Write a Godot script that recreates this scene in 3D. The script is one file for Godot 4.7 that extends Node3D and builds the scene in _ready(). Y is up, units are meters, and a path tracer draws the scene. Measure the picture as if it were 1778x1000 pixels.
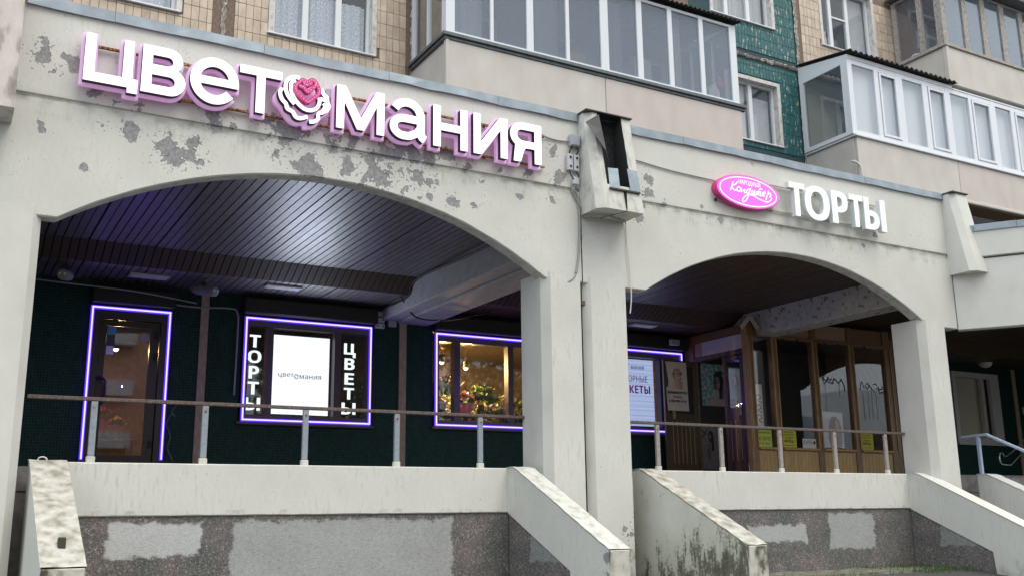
extends Node3D
# A shop arcade under a tiled apartment block on an overcast day.
# x runs along the facade, y is up, z comes out of the facade towards the street. Units are metres.

var mats := {}
var cache := {}
var counts := {}
var rng := RandomNumberGenerator.new()
var uv_box := []          # [x0, x1, y0, y1, plane]: where planar texture coordinates lie
var fonts := {}


func _ready() -> void:
	rng.seed = 20240
	# ---- camera
	var cam := Camera3D.new()
	cam.name = "camera"
	cam.fov = 32.04
	cam.near = 0.05
	cam.far = 400.0
	cam.transform = Transform3D(Basis(Vector3.UP, -0.52189) * Basis(Vector3.RIGHT, 0.22249) * Basis(Vector3.BACK, -0.01192), Vector3(0, 1.6, 11.0))
	add_child(cam)
	cam.current = true
	# ---- overcast sky, exposure
	var sky_mat := ProceduralSkyMaterial.new()
	sky_mat.sky_top_color = lin(0.92, 0.99, 1.03)
	sky_mat.sky_horizon_color = lin(0.40, 0.445, 0.49)
	sky_mat.sky_curve = 0.55
	sky_mat.ground_bottom_color = lin(0.16, 0.16, 0.16)
	sky_mat.ground_horizon_color = lin(0.34, 0.35, 0.36)
	sky_mat.sun_angle_max = 1.0
	var cloud := ntex(noise(0.006, 5, 77), [[0.0, Color(0, 0, 0, 0)], [0.45, Color(0.25, 0.27, 0.30, 1)], [1.0, Color(0.75, 0.78, 0.82, 1)]], 512, 1024)
	sky_mat.sky_cover = cloud
	sky_mat.sky_cover_modulate = Color(1, 1, 1, 0.5)
	var sky := Sky.new()
	sky.sky_material = sky_mat
	var env := Environment.new()
	env.background_mode = Environment.BG_SKY
	env.sky = sky
	env.background_energy_multiplier = 1.0
	env.tonemap_mode = Environment.TONE_MAPPER_LINEAR
	env.tonemap_exposure = 2.6
	env.sdfgi_enabled = true
	env.ssao_enabled = true
	env.ssil_enabled = true
	var we := WorldEnvironment.new()
	we.name = "world_environment"
	we.environment = env
	add_child(we)
	# ---- the sun behind the clouds
	var sun := DirectionalLight3D.new()
	sun.name = "sun"
	sun.light_energy = 0.3
	sun.light_color = Color(1.0, 0.985, 0.96)
	sun.light_angular_distance = 40.0
	sun.shadow_enabled = true
	sun.rotation_degrees = Vector3(-58, 20, 0)
	add_child(sun)

	make_materials()
	build_ground()
	build_building()
	build_balconies()
	build_beams()
	build_pillars()
	build_terrace()
	build_ceilings()
	build_gallery_wall()
	build_shop()
	build_vestibule()
	build_right_bay()
	build_hoppers()
	build_flower_sign()
	build_cake_sign()
	build_railings()
	build_small_things()
	build_street()


# ------------------------------------------------------------------ helpers
func lin(r: float, g: float, b: float, a := 1.0) -> Color:
	var c := Color(r, g, b).linear_to_srgb()
	c.a = a
	return c


func reg(o: Node3D, called: String, parent: Node) -> void:
	var k := str(parent.get_instance_id()) + called
	var n: int = counts.get(k, 0)
	counts[k] = n + 1
	o.name = called if n == 0 else "%s_%03d" % [called, n]
	parent.add_child(o, true)


func tag(o: Node, label: String, category: String, group := "", kind := "") -> void:
	if label:
		o.set_meta("label", label)
	if category:
		o.set_meta("category", category)
	if group:
		o.set_meta("group", group)
	if kind:
		o.set_meta("kind", kind)


func thing(called: String, label: String, category: String, at := Vector3.ZERO, group := "") -> Node3D:
	var o := Node3D.new()
	reg(o, called, self)
	o.position = at
	tag(o, label, category, group)
	return o


func part(parent: Node, called: String, mesh: Mesh, mat: Material, at := Vector3.ZERO, turn := Vector3.ZERO) -> MeshInstance3D:
	var o := MeshInstance3D.new()
	o.mesh = mesh
	o.material_override = mat
	o.position = at
	o.rotation = turn
	reg(o, called, parent)
	return o


func struct(called: String, mesh: Mesh, mat: Material, at := Vector3.ZERO) -> MeshInstance3D:
	var o := part(self, called, mesh, mat, at)
	o.set_meta("kind", "structure")
	return o


# a part that is a box between two corners (in the parent's own axes)
func slab(parent: Node, called: String, p0: Vector3, p1: Vector3, mat: Material, bevel := 0.006) -> MeshInstance3D:
	var s := (p1 - p0).abs()
	return part(parent, called, cbx(s, bevel), mat, (p0 + p1) * 0.5)


# a bar of square section from a to b
func bar(parent: Node, called: String, a: Vector3, b: Vector3, w: float, h: float, mat: Material, bevel := 0.004) -> MeshInstance3D:
	var o := part(parent, called, cbx(Vector3(w, h, a.distance_to(b)), bevel), mat)
	var d := (b - a).normalized()
	var up := Vector3.UP if absf(d.y) < 0.95 else Vector3.BACK
	o.transform = Transform3D(Basis.looking_at(d, up), (a + b) * 0.5)
	return o


func sst() -> SurfaceTool:
	var st := SurfaceTool.new()
	st.begin(Mesh.PRIMITIVE_TRIANGLES)
	st.set_smooth_group(-1)
	return st


func fin(st: SurfaceTool) -> ArrayMesh:
	st.generate_normals()
	return st.commit()


func vx(st: SurfaceTool, p: Vector3) -> void:
	if uv_box.size():
		var u: float = p.x if uv_box[4] == "xy" else p.z
		st.set_uv(Vector2((u - uv_box[0]) / (uv_box[1] - uv_box[0]), (uv_box[3] - p.y) / (uv_box[3] - uv_box[2])))
	st.add_vertex(p)


func tri(st: SurfaceTool, a: Vector3, b: Vector3, c: Vector3, out: Vector3) -> void:
	if (b - a).cross(c - a).dot(out) > 0.0:
		vx(st, a); vx(st, c); vx(st, b)
	else:
		vx(st, a); vx(st, b); vx(st, c)


func qd(st: SurfaceTool, a: Vector3, b: Vector3, c: Vector3, d: Vector3, out: Vector3) -> void:
	tri(st, a, b, c, out)
	tri(st, a, c, d, out)


func sbox(st: SurfaceTool, p0: Vector3, p1: Vector3) -> void:
	var a := Vector3(minf(p0.x, p1.x), minf(p0.y, p1.y), minf(p0.z, p1.z))
	var b := Vector3(maxf(p0.x, p1.x), maxf(p0.y, p1.y), maxf(p0.z, p1.z))
	qd(st, Vector3(a.x, a.y, b.z), Vector3(b.x, a.y, b.z), Vector3(b.x, b.y, b.z), Vector3(a.x, b.y, b.z), Vector3.BACK)
	qd(st, Vector3(a.x, a.y, a.z), Vector3(b.x, a.y, a.z), Vector3(b.x, b.y, a.z), Vector3(a.x, b.y, a.z), Vector3.FORWARD)
	qd(st, Vector3(a.x, b.y, a.z), Vector3(b.x, b.y, a.z), Vector3(b.x, b.y, b.z), Vector3(a.x, b.y, b.z), Vector3.UP)
	qd(st, Vector3(a.x, a.y, a.z), Vector3(b.x, a.y, a.z), Vector3(b.x, a.y, b.z), Vector3(a.x, a.y, b.z), Vector3.DOWN)
	qd(st, Vector3(a.x, a.y, a.z), Vector3(a.x, b.y, a.z), Vector3(a.x, b.y, b.z), Vector3(a.x, a.y, b.z), Vector3.LEFT)
	qd(st, Vector3(b.x, a.y, a.z), Vector3(b.x, b.y, a.z), Vector3(b.x, b.y, b.z), Vector3(b.x, a.y, b.z), Vector3.RIGHT)


# a box with chamfered edges, centred
func cbx(s: Vector3, b := 0.006) -> Mesh:
	var key := "box %.4f %.4f %.4f %.4f" % [s.x, s.y, s.z, b]
	if cache.has(key):
		return cache[key]
	var h := s * 0.5
	b = minf(b, minf(h.x, minf(h.y, h.z)) * 0.6)
	var st := sst()
	if b < 0.0005:
		sbox(st, -h, h)
	else:
		var i := h - Vector3(b, b, b)
		for g in [-1.0, 1.0]:
			qd(st, Vector3(g * h.x, -i.y, -i.z), Vector3(g * h.x, i.y, -i.z), Vector3(g * h.x, i.y, i.z), Vector3(g * h.x, -i.y, i.z), Vector3(g, 0, 0))
			qd(st, Vector3(-i.x, g * h.y, -i.z), Vector3(i.x, g * h.y, -i.z), Vector3(i.x, g * h.y, i.z), Vector3(-i.x, g * h.y, i.z), Vector3(0, g, 0))
			qd(st, Vector3(-i.x, -i.y, g * h.z), Vector3(i.x, -i.y, g * h.z), Vector3(i.x, i.y, g * h.z), Vector3(-i.x, i.y, g * h.z), Vector3(0, 0, g))
			for k in [-1.0, 1.0]:
				qd(st, Vector3(g * h.x, k * i.y, -i.z), Vector3(g * h.x, k * i.y, i.z), Vector3(g * i.x, k * h.y, i.z), Vector3(g * i.x, k * h.y, -i.z), Vector3(g, k, 0))
				qd(st, Vector3(g * h.x, -i.y, k * i.z), Vector3(g * h.x, i.y, k * i.z), Vector3(g * i.x, i.y, k * h.z), Vector3(g * i.x, -i.y, k * h.z), Vector3(g, 0, k))
				qd(st, Vector3(-i.x, g * h.y, k * i.z), Vector3(i.x, g * h.y, k * i.z), Vector3(i.x, g * i.y, k * h.z), Vector3(-i.x, g * i.y, k * h.z), Vector3(0, g, k))
				for m in [-1.0, 1.0]:
					tri(st, Vector3(g * h.x, k * i.y, m * i.z), Vector3(g * i.x, k * h.y, m * i.z), Vector3(g * i.x, k * i.y, m * h.z), Vector3(g, k, m))
	cache[key] = fin(st)
	return cache[key]


# a flat outline (with holes) drawn out from z0 to z1
func bridge(outer: PackedVector2Array, holes: Array) -> PackedVector2Array:
	var out := outer
	if Geometry2D.is_polygon_clockwise(out):
		out.reverse()
	var hs := holes.duplicate()
	hs.sort_custom(func(a, b): return rightmost(a).x > rightmost(b).x)
	for h0 in hs:
		var h: PackedVector2Array = h0
		if not Geometry2D.is_polygon_clockwise(h):
			h.reverse()
		var hi := 0
		for i in h.size():
			if h[i].x > h[hi].x:
				hi = i
		var best := -1
		var bd := 1e9
		for i in out.size():
			var d := h[hi].distance_to(out[i])
			if d >= bd or out[i].x < h[hi].x:
				continue
			var clear := true
			for j in out.size():
				var k := (j + 1) % out.size()
				if j == i or k == i:
					continue
				if out[j].is_equal_approx(out[i]) or out[k].is_equal_approx(out[i]):
					continue
				if Geometry2D.segment_intersects_segment(h[hi], out[i], out[j], out[k]) != null:
					clear = false
					break
			if clear:
				bd = d
				best = i
		if best < 0:
			continue
		var n := PackedVector2Array()
		for i in best + 1:
			n.append(out[i])
		for i in h.size() + 1:
			n.append(h[(hi + i) % h.size()])
		for i in range(best, out.size()):
			n.append(out[i])
		out = n
	return out


func rightmost(p: PackedVector2Array) -> Vector2:
	var r := p[0]
	for q in p:
		if q.x > r.x:
			r = q
	return r


func prism(st: SurfaceTool, outer: PackedVector2Array, holes: Array, z0: float, z1: float) -> void:
	var flat := outer if holes.is_empty() else bridge(outer, holes)
	var idx := Geometry2D.triangulate_polygon(flat)
	for i in range(0, idx.size(), 3):
		var a := flat[idx[i]]
		var b := flat[idx[i + 1]]
		var c := flat[idx[i + 2]]
		tri(st, Vector3(a.x, a.y, z1), Vector3(b.x, b.y, z1), Vector3(c.x, c.y, z1), Vector3.BACK)
		tri(st, Vector3(a.x, a.y, z0), Vector3(b.x, b.y, z0), Vector3(c.x, c.y, z0), Vector3.FORWARD)
	var rings := [outer] + holes
	for r in rings.size():
		var ring: PackedVector2Array = rings[r]
		var flip := 1.0 if Geometry2D.is_polygon_clockwise(ring) else -1.0
		if r > 0:
			flip = -flip
		for i in ring.size():
			var a := ring[i]
			var b := ring[(i + 1) % ring.size()]
			var n := Vector2(-(b - a).y, (b - a).x) * flip
			qd(st, Vector3(a.x, a.y, z0), Vector3(b.x, b.y, z0), Vector3(b.x, b.y, z1), Vector3(a.x, a.y, z1), Vector3(n.x, n.y, 0))


func pl(l: Array) -> PackedVector2Array:
	var p := PackedVector2Array()
	for i in range(0, l.size(), 2):
		p.append(Vector2(l[i], l[i + 1]))
	return p


func smooth2(p: PackedVector2Array, per := 5, closed := false) -> PackedVector2Array:
	var out := PackedVector2Array()
	var n := p.size()
	var last := n if closed else n - 1
	for i in last:
		var a := p[(i - 1 + n) % n] if closed or i > 0 else p[0]
		var b := p[i]
		var c := p[(i + 1) % n]
		var d := p[(i + 2) % n] if closed or i + 2 < n else p[n - 1]
		for k in per:
			out.append(b.cubic_interpolate(c, a, d, float(k) / per))
	if not closed:
		out.append(p[n - 1])
	return out


# splits the result of a Geometry2D call into [outer, [holes]]
func shapes(polys: Array) -> Array:
	var out := []
	var holes := []
	for p in polys:
		if Geometry2D.is_polygon_clockwise(p):
			holes.append(p)
		else:
			out.append([p, []])
	for h in holes:
		for o in out:
			if Geometry2D.is_point_in_polygon(h[0], o[0]):
				o[1].append(h)
				break
	return out


func stroke(p: PackedVector2Array, w: float, round_ends := true) -> Array:
	return shapes(Geometry2D.offset_polyline(p, w * 0.5, Geometry2D.JOIN_ROUND if round_ends else Geometry2D.JOIN_MITER, Geometry2D.END_ROUND if round_ends else Geometry2D.END_BUTT))


func union(list: Array) -> Array:
	var acc: Array = [list[0]]
	for i in range(1, list.size()):
		var cur: PackedVector2Array = list[i]
		var rest := []
		var hole := []
		for a in acc:
			if Geometry2D.is_polygon_clockwise(a):
				hole.append(a)
				continue
			var m := Geometry2D.merge_polygons(a, cur)
			var outs := []
			for q in m:
				if Geometry2D.is_polygon_clockwise(q):
					hole.append(q)
				else:
					outs.append(q)
			if outs.size() == 1:
				cur = outs[0]
			else:
				rest.append(a)
		# cut the new piece out of the holes that were there
		acc = rest + [cur]
		for h in hole:
			var hh: PackedVector2Array = h
			hh.reverse()
			var left := Geometry2D.clip_polygons(hh, list[i])
			for q in left:
				if not Geometry2D.is_polygon_clockwise(q):
					var r: PackedVector2Array = q
					r.reverse()
					acc.append(r)
	return shapes(acc)


func tube(st: SurfaceTool, pts: Array, r: float, n := 6) -> void:
	var prev := []
	for i in pts.size():
		var p: Vector3 = pts[i]
		var a: Vector3 = pts[maxi(i - 1, 0)]
		var b: Vector3 = pts[mini(i + 1, pts.size() - 1)]
		var d := (b - a).normalized()
		var u := d.cross(Vector3.UP if absf(d.y) < 0.9 else Vector3.RIGHT).normalized()
		var v := d.cross(u)
		var ring := []
		for k in n:
			var t := TAU * k / n
			ring.append(p + (u * cos(t) + v * sin(t)) * r)
		if i > 0:
			var q: Vector3 = pts[i - 1]
			for k in n:
				var k2 := (k + 1) % n
				qd(st, prev[k], prev[k2], ring[k2], ring[k], ring[k] + ring[k2] - p - p)
		if i == 0 or i == pts.size() - 1:
			for k in n:
				tri(st, p, ring[k], ring[(k + 1) % n], -d if i == 0 else d)
		prev = ring


func smooth3(pts: Array, per := 6) -> Array:
	var out := []
	for i in pts.size() - 1:
		var a: Vector3 = pts[maxi(i - 1, 0)]
		var b: Vector3 = pts[i]
		var c: Vector3 = pts[i + 1]
		var d: Vector3 = pts[mini(i + 2, pts.size() - 1)]
		for k in per:
			out.append(b.cubic_interpolate(c, a, d, float(k) / per))
	out.append(pts[-1])
	return out


func cable(pts: Array, r: float, n := 6, per := 6) -> ArrayMesh:
	var st := sst()
	tube(st, smooth3(pts, per), r, n)
	return fin(st)


# turned shape about y: profile of [radius, height]
func lathe(prof: Array, n := 16) -> ArrayMesh:
	var st := sst()
	for i in prof.size() - 1:
		var r0: float = prof[i][0]
		var r1: float = prof[i + 1][0]
		var y0: float = prof[i][1]
		var y1: float = prof[i + 1][1]
		for k in n:
			var t0 := TAU * k / n
			var t1 := TAU * (k + 1) / n
			var d0 := Vector3(cos(t0), 0, sin(t0))
			var d1 := Vector3(cos(t1), 0, sin(t1))
			var out := (d0 + d1) * (y1 - y0) + Vector3.UP * (r0 - r1) * 2.0
			if out.length() < 1e-6:
				out = Vector3.UP
			if y1 < y0:
				out = -out
			qd(st, d0 * r0 + Vector3.UP * y0, d1 * r0 + Vector3.UP * y0, d1 * r1 + Vector3.UP * y1, d0 * r1 + Vector3.UP * y1, out)
	return fin(st)


func font(which: String) -> Font:
	if not fonts.has(which):
		var f := SystemFont.new()
		f.font_names = PackedStringArray([which.trim_suffix(" Bold")])
		f.font_weight = 700 if which.ends_with("Bold") else 400
		fonts[which] = f
	return fonts[which]


# lettering as a mesh whose lower left corner lies at the origin; height is the height of its box
func text_mesh(s: String, height: float, depth: float, which := "Droid Sans Bold", width := 0.0) -> Array:
	var t := TextMesh.new()
	t.text = s
	t.font = font(which)
	t.font_size = 64
	t.pixel_size = 0.01
	t.depth = 0.01
	t.curve_step = 1.5
	t.horizontal_alignment = HORIZONTAL_ALIGNMENT_LEFT
	var box := t.get_aabb()
	var k := height / maxf(box.size.y, 0.001)
	var kx := width / box.size.x if width > 0.0 else k
	return [t, Vector3(kx, k, depth / 0.01), Vector3(-box.position.x * kx, -box.position.y * k, 0), box.size.x * kx]


func lettering(parent: Node, called: String, s: String, at: Vector3, height: float, depth: float, mat: Material, which := "Droid Sans Bold", width := 0.0, centre := true) -> MeshInstance3D:
	var a := text_mesh(s, height, depth, which, width)
	var o := part(parent, called, a[0], mat)
	o.scale = a[1]
	o.position = at + a[2] - (Vector3(a[3] * 0.5, 0, 0) if centre else Vector3.ZERO)
	return o


# ------------------------------------------------------------------ materials
func mat(called: String, c: Color, rough := 0.8, metal := 0.0) -> StandardMaterial3D:
	var m := StandardMaterial3D.new()
	m.resource_name = called
	m.albedo_color = c
	m.roughness = rough
	m.metallic = metal
	mats[called] = m
	return m


func noise(freq: float, octaves := 4, seed_ := 1, type := FastNoiseLite.TYPE_SIMPLEX_SMOOTH) -> FastNoiseLite:
	var n := FastNoiseLite.new()
	n.noise_type = type
	n.frequency = freq
	n.fractal_octaves = octaves
	n.seed = seed_
	return n


func ntex(n: FastNoiseLite, stops: Array, size := 512, w := 0) -> NoiseTexture2D:
	var t := NoiseTexture2D.new()
	t.noise = n
	t.width = w if w else size
	t.height = size
	t.seamless = true
	t.seamless_blend_skirt = 0.15
	var g := Gradient.new()
	var offs := PackedFloat32Array()
	var cols := PackedColorArray()
	for s in stops:
		offs.append(s[0])
		cols.append(s[1])
	g.offsets = offs
	g.colors = cols
	t.color_ramp = g
	return t


func tri_map(m: StandardMaterial3D, per_metre: Vector3) -> void:
	m.uv1_triplanar = true
	m.uv1_world_triplanar = true
	m.uv1_scale = per_metre
	m.uv1_triplanar_sharpness = 8.0


func noisy(called: String, stops: Array, freq: float, scale_: Vector3, rough := 0.8, bump := 0.0, octaves := 5, seed_ := 1, metal := 0.0) -> StandardMaterial3D:
	var m := mat(called, Color.WHITE, rough, metal)
	var n := noise(freq, octaves, seed_)
	m.albedo_texture = ntex(n, stops)
	if bump > 0.0:
		m.heightmap_enabled = true
		m.heightmap_texture = ntex(noise(freq * 1.7, octaves, seed_ + 5), [[0.0, Color.BLACK], [1.0, Color.WHITE]])
		m.heightmap_scale = bump
	tri_map(m, scale_)
	return m


func grey(v: float) -> Color:
	return lin(v, v, v)


func glow(called: String, c: Color, energy: float, base := Color(0.8, 0.8, 0.8)) -> StandardMaterial3D:
	var m := mat(called, base, 0.4)
	m.emission_enabled = true
	m.emission = c
	m.emission_energy_multiplier = energy
	return m


func glass(called: String, c: Color, alpha: float) -> StandardMaterial3D:
	var m := mat(called, Color(c.r, c.g, c.b, alpha), 0.02)
	m.transparency = BaseMaterial3D.TRANSPARENCY_ALPHA
	m.metallic_specular = 0.6
	return m


# weathered paint over concrete: blobs of [x, y, radius] where the paint has come off
func paint_map(called: String, x0: float, x1: float, y0: float, y1: float, ppm: float, blobs: Array, seed_: int, moss := 0.0, groove := 0.0, splash := -1.0, streaks := 0.0) -> StandardMaterial3D:
	var w := int((x1 - x0) * ppm)
	var h := int((y1 - y0) * ppm)
	var field := PackedFloat32Array()
	field.resize(w * h)
	field.fill(-1.0)
	for b in blobs:
		var r: float = b[2] * 1.35
		for j in range(maxi(0, int((y1 - b[1] - r * 1.5) * ppm)), mini(h, int((y1 - b[1] + r * 1.5) * ppm))):
			for i in range(maxi(0, int((b[0] - x0 - r * 1.5) * ppm)), mini(w, int((b[0] - x0 + r * 1.5) * ppm))):
				var dx: float = ((i / ppm + x0) - b[0]) / r
				var dy: float = ((y1 - j / ppm) - b[1]) / r
				var v := 1.0 - sqrt(dx * dx + dy * dy)
				if v > field[j * w + i]:
					field[j * w + i] = v
	var n1 := noise(3.5, 4, seed_)
	var n2 := noise(17.0, 4, seed_ + 1)
	var n3 := noise(1.1, 3, seed_ + 2)
	var n4 := noise(9.0, 3, seed_ + 3)
	var col := PackedByteArray()
	col.resize(w * h * 3)
	var hgt := PackedByteArray()
	hgt.resize(w * h)
	for j in h:
		var y := y1 - j / ppm
		for i in w:
			var x := x0 + i / ppm
			var f := field[j * w + i]
			var a := n1.get_noise_2d(x, y)
			var b := n2.get_noise_2d(x, y)
			var c := n3.get_noise_2d(x, y)
			var d := n4.get_noise_2d(x * 2.2, y * 0.3)
			var q := f * 0.85 + a * 1.05 + b * 0.34 - 0.36
			var chip := b + 0.30 * clampf(f + 0.8, 0.0, 1.0) - 0.66
			var k := j * w + i
			var r := 206.0 + c * 7.0 + b * 3.0 + d * 2.0
			var g := 206.0 + c * 7.0 + b * 3.0 + d * 2.0
			var bl := 199.0 + c * 7.0 + b * 3.0 + d * 3.0
			var hh := 170.0 + a * 10.0 + b * 8.0
			if f > -0.9 and q > -0.07 and q <= 0.0:
				# the lifted lip of the paint
				r += 8.0; g += 8.0; bl += 8.0
				hh = 225.0
			var ck := absf(n3.get_noise_2d(x * 0.9 + b * 0.10 + 30.0, y * 0.7 + a * 0.18))
			if ck < 0.003 and c > 0.05 and groove > 0.0:
				r -= 46.0; g -= 45.0; bl -= 42.0
				hh = 120.0
			if groove > 0.0:
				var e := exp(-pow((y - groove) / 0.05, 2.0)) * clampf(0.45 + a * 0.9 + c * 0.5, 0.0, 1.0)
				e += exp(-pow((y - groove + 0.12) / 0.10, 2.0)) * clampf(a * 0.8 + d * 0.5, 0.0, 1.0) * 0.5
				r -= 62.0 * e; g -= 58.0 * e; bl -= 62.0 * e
			if streaks > 0.0:
				var s := clampf(d * 1.3 + c * 0.6 - 0.30, 0.0, 1.0) * streaks * clampf(0.5 + (y - y0) / (y1 - y0) * 0.5, 0.0, 1.0)
				r -= 60.0 * s; g -= 58.0 * s; bl -= 60.0 * s
			if splash > 0.0 and y < splash:
				var s := clampf((splash - y) * 0.9 + a * 0.5 + b * 0.3 - 0.1, 0.0, 0.75)
				r = lerpf(r, 120.0, s); g = lerpf(g, 118.0, s); bl = lerpf(bl, 104.0, s)
			if (f > -0.95 and q > 0.0) or (chip > 0.0 and moss == 0.0):
				var v := 139.0 + a * 12.0 + b * 26.0
				r = v + 1.0; g = v + 1.0; bl = v + 1.0
				hh = 95.0 + b * 30.0
				if q < 0.045 and q > 0.0:
					r -= 30.0; g -= 30.0; bl -= 29.0
			if moss > 0.0:
				var low := clampf((1.34 - y) * 0.85 + (x - 0.5) * 0.30, -0.2, 0.85)
				var nv := n1.get_noise_2d(x * 1.3, y * 0.55)
				var ms := smoothstep(0.14, 0.78, low + nv * 0.7 + b * 0.42 + d * 0.25) * moss
				var yel := clampf(0.35 + low * 0.8 + a * 0.4, 0.0, 1.0)
				r -= 16.0 * yel; g -= 15.0 * yel; bl -= 30.0 * yel
				r = lerpf(r, 84.0 + b * 40.0, ms); g = lerpf(g, 83.0 + b * 40.0, ms); bl = lerpf(bl, 70.0 + b * 34.0, ms)
			col[k * 3] = int(clampf(r, 0.0, 255.0))
			col[k * 3 + 1] = int(clampf(g, 0.0, 255.0))
			col[k * 3 + 2] = int(clampf(bl, 0.0, 255.0))
			hgt[k] = int(clampf(hh, 0.0, 255.0))
	var m := mat(called, Color.WHITE, 0.82)
	m.albedo_texture = ImageTexture.create_from_image(Image.create_from_data(w, h, false, Image.FORMAT_RGB8, col))
	m.heightmap_enabled = true
	m.heightmap_texture = ImageTexture.create_from_image(Image.create_from_data(w, h, false, Image.FORMAT_L8, hgt))
	m.heightmap_scale = 1.2
	m.texture_repeat = false
	return m


# exposed aggregate with patches of paint rolled over it: patches of [x0, y0, x1, y1, cover]
func pebble_map(called: String, x0: float, x1: float, y0: float, y1: float, ppm: float, patches: Array, seed_: int) -> StandardMaterial3D:
	var w := int((x1 - x0) * ppm)
	var h := int((y1 - y0) * ppm)
	var cell := noise(95.0, 1, seed_, FastNoiseLite.TYPE_CELLULAR)
	cell.cellular_return_type = FastNoiseLite.RETURN_CELL_VALUE
	var dist := noise(95.0, 1, seed_, FastNoiseLite.TYPE_CELLULAR)
	dist.cellular_return_type = FastNoiseLite.RETURN_DISTANCE
	var n1 := noise(1.6, 3, seed_ + 2)
	var n2 := noise(14.0, 3, seed_ + 3)
	var col := PackedByteArray()
	col.resize(w * h * 3)
	var hgt := PackedByteArray()
	hgt.resize(w * h)
	for j in h:
		var y := y1 - j / ppm
		for i in w:
			var x := x0 + i / ppm
			var c := cell.get_noise_2d(x, y)
			var d := dist.get_noise_2d(x, y)
			var t := n1.get_noise_2d(x, y)
			var b := n2.get_noise_2d(x, y)
			var v := 103.0 + c * 22.0 - (d + 0.8) * 18.0 + t * 14.0
			var r := v + 2.0 + t * 8.0
			var g := v - 1.0 - t * 2.0
			var bl := v - 3.0
			if c > 0.9:
				r += 40.0; g += 40.0; bl += 40.0
			for p in patches:
				var lean: float = (p[3] - y) * 0.10
				var e := minf(minf(x - p[0] + lean * 0.6, p[2] - x + lean * 0.3), minf(y - p[1], p[3] - y)) + b * 0.010 + n1.get_noise_2d(x * 3.0, y * 3.0) * 0.045 + n2.get_noise_2d(x * 0.25, y * 2.5) * 0.02
				var s := smoothstep(-0.012, 0.03, e)
				if s > 0.0:
					var cover: float = p[4]
					var hit := clampf((-0.50 + cover + b * 0.30 - d) * 4.0, 0.0, 1.0) * s
					var tone := 98.0 + cover * 112.0 + c * 8.0 + b * 10.0 + t * 8.0
					r = lerpf(r, tone, hit); g = lerpf(g, tone + 2.0, hit); bl = lerpf(bl, tone + 1.0, hit)
					r = lerpf(r, 118.0, s * 0.25); g = lerpf(g, 120.0, s * 0.25); bl = lerpf(bl, 120.0, s * 0.25)
			var k := j * w + i
			col[k * 3] = int(clampf(r, 0.0, 255.0))
			col[k * 3 + 1] = int(clampf(g, 0.0, 255.0))
			col[k * 3 + 2] = int(clampf(bl, 0.0, 255.0))
			hgt[k] = int(clampf(128.0 - d * 110.0 + c * 20.0, 0.0, 255.0))
	var m := mat(called, Color.WHITE, 0.85)
	m.albedo_texture = ImageTexture.create_from_image(Image.create_from_data(w, h, false, Image.FORMAT_RGB8, col))
	m.heightmap_enabled = true
	m.heightmap_texture = ImageTexture.create_from_image(Image.create_from_data(w, h, false, Image.FORMAT_L8, hgt))
	m.heightmap_scale = 1.0
	m.texture_repeat = false
	return m


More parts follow.
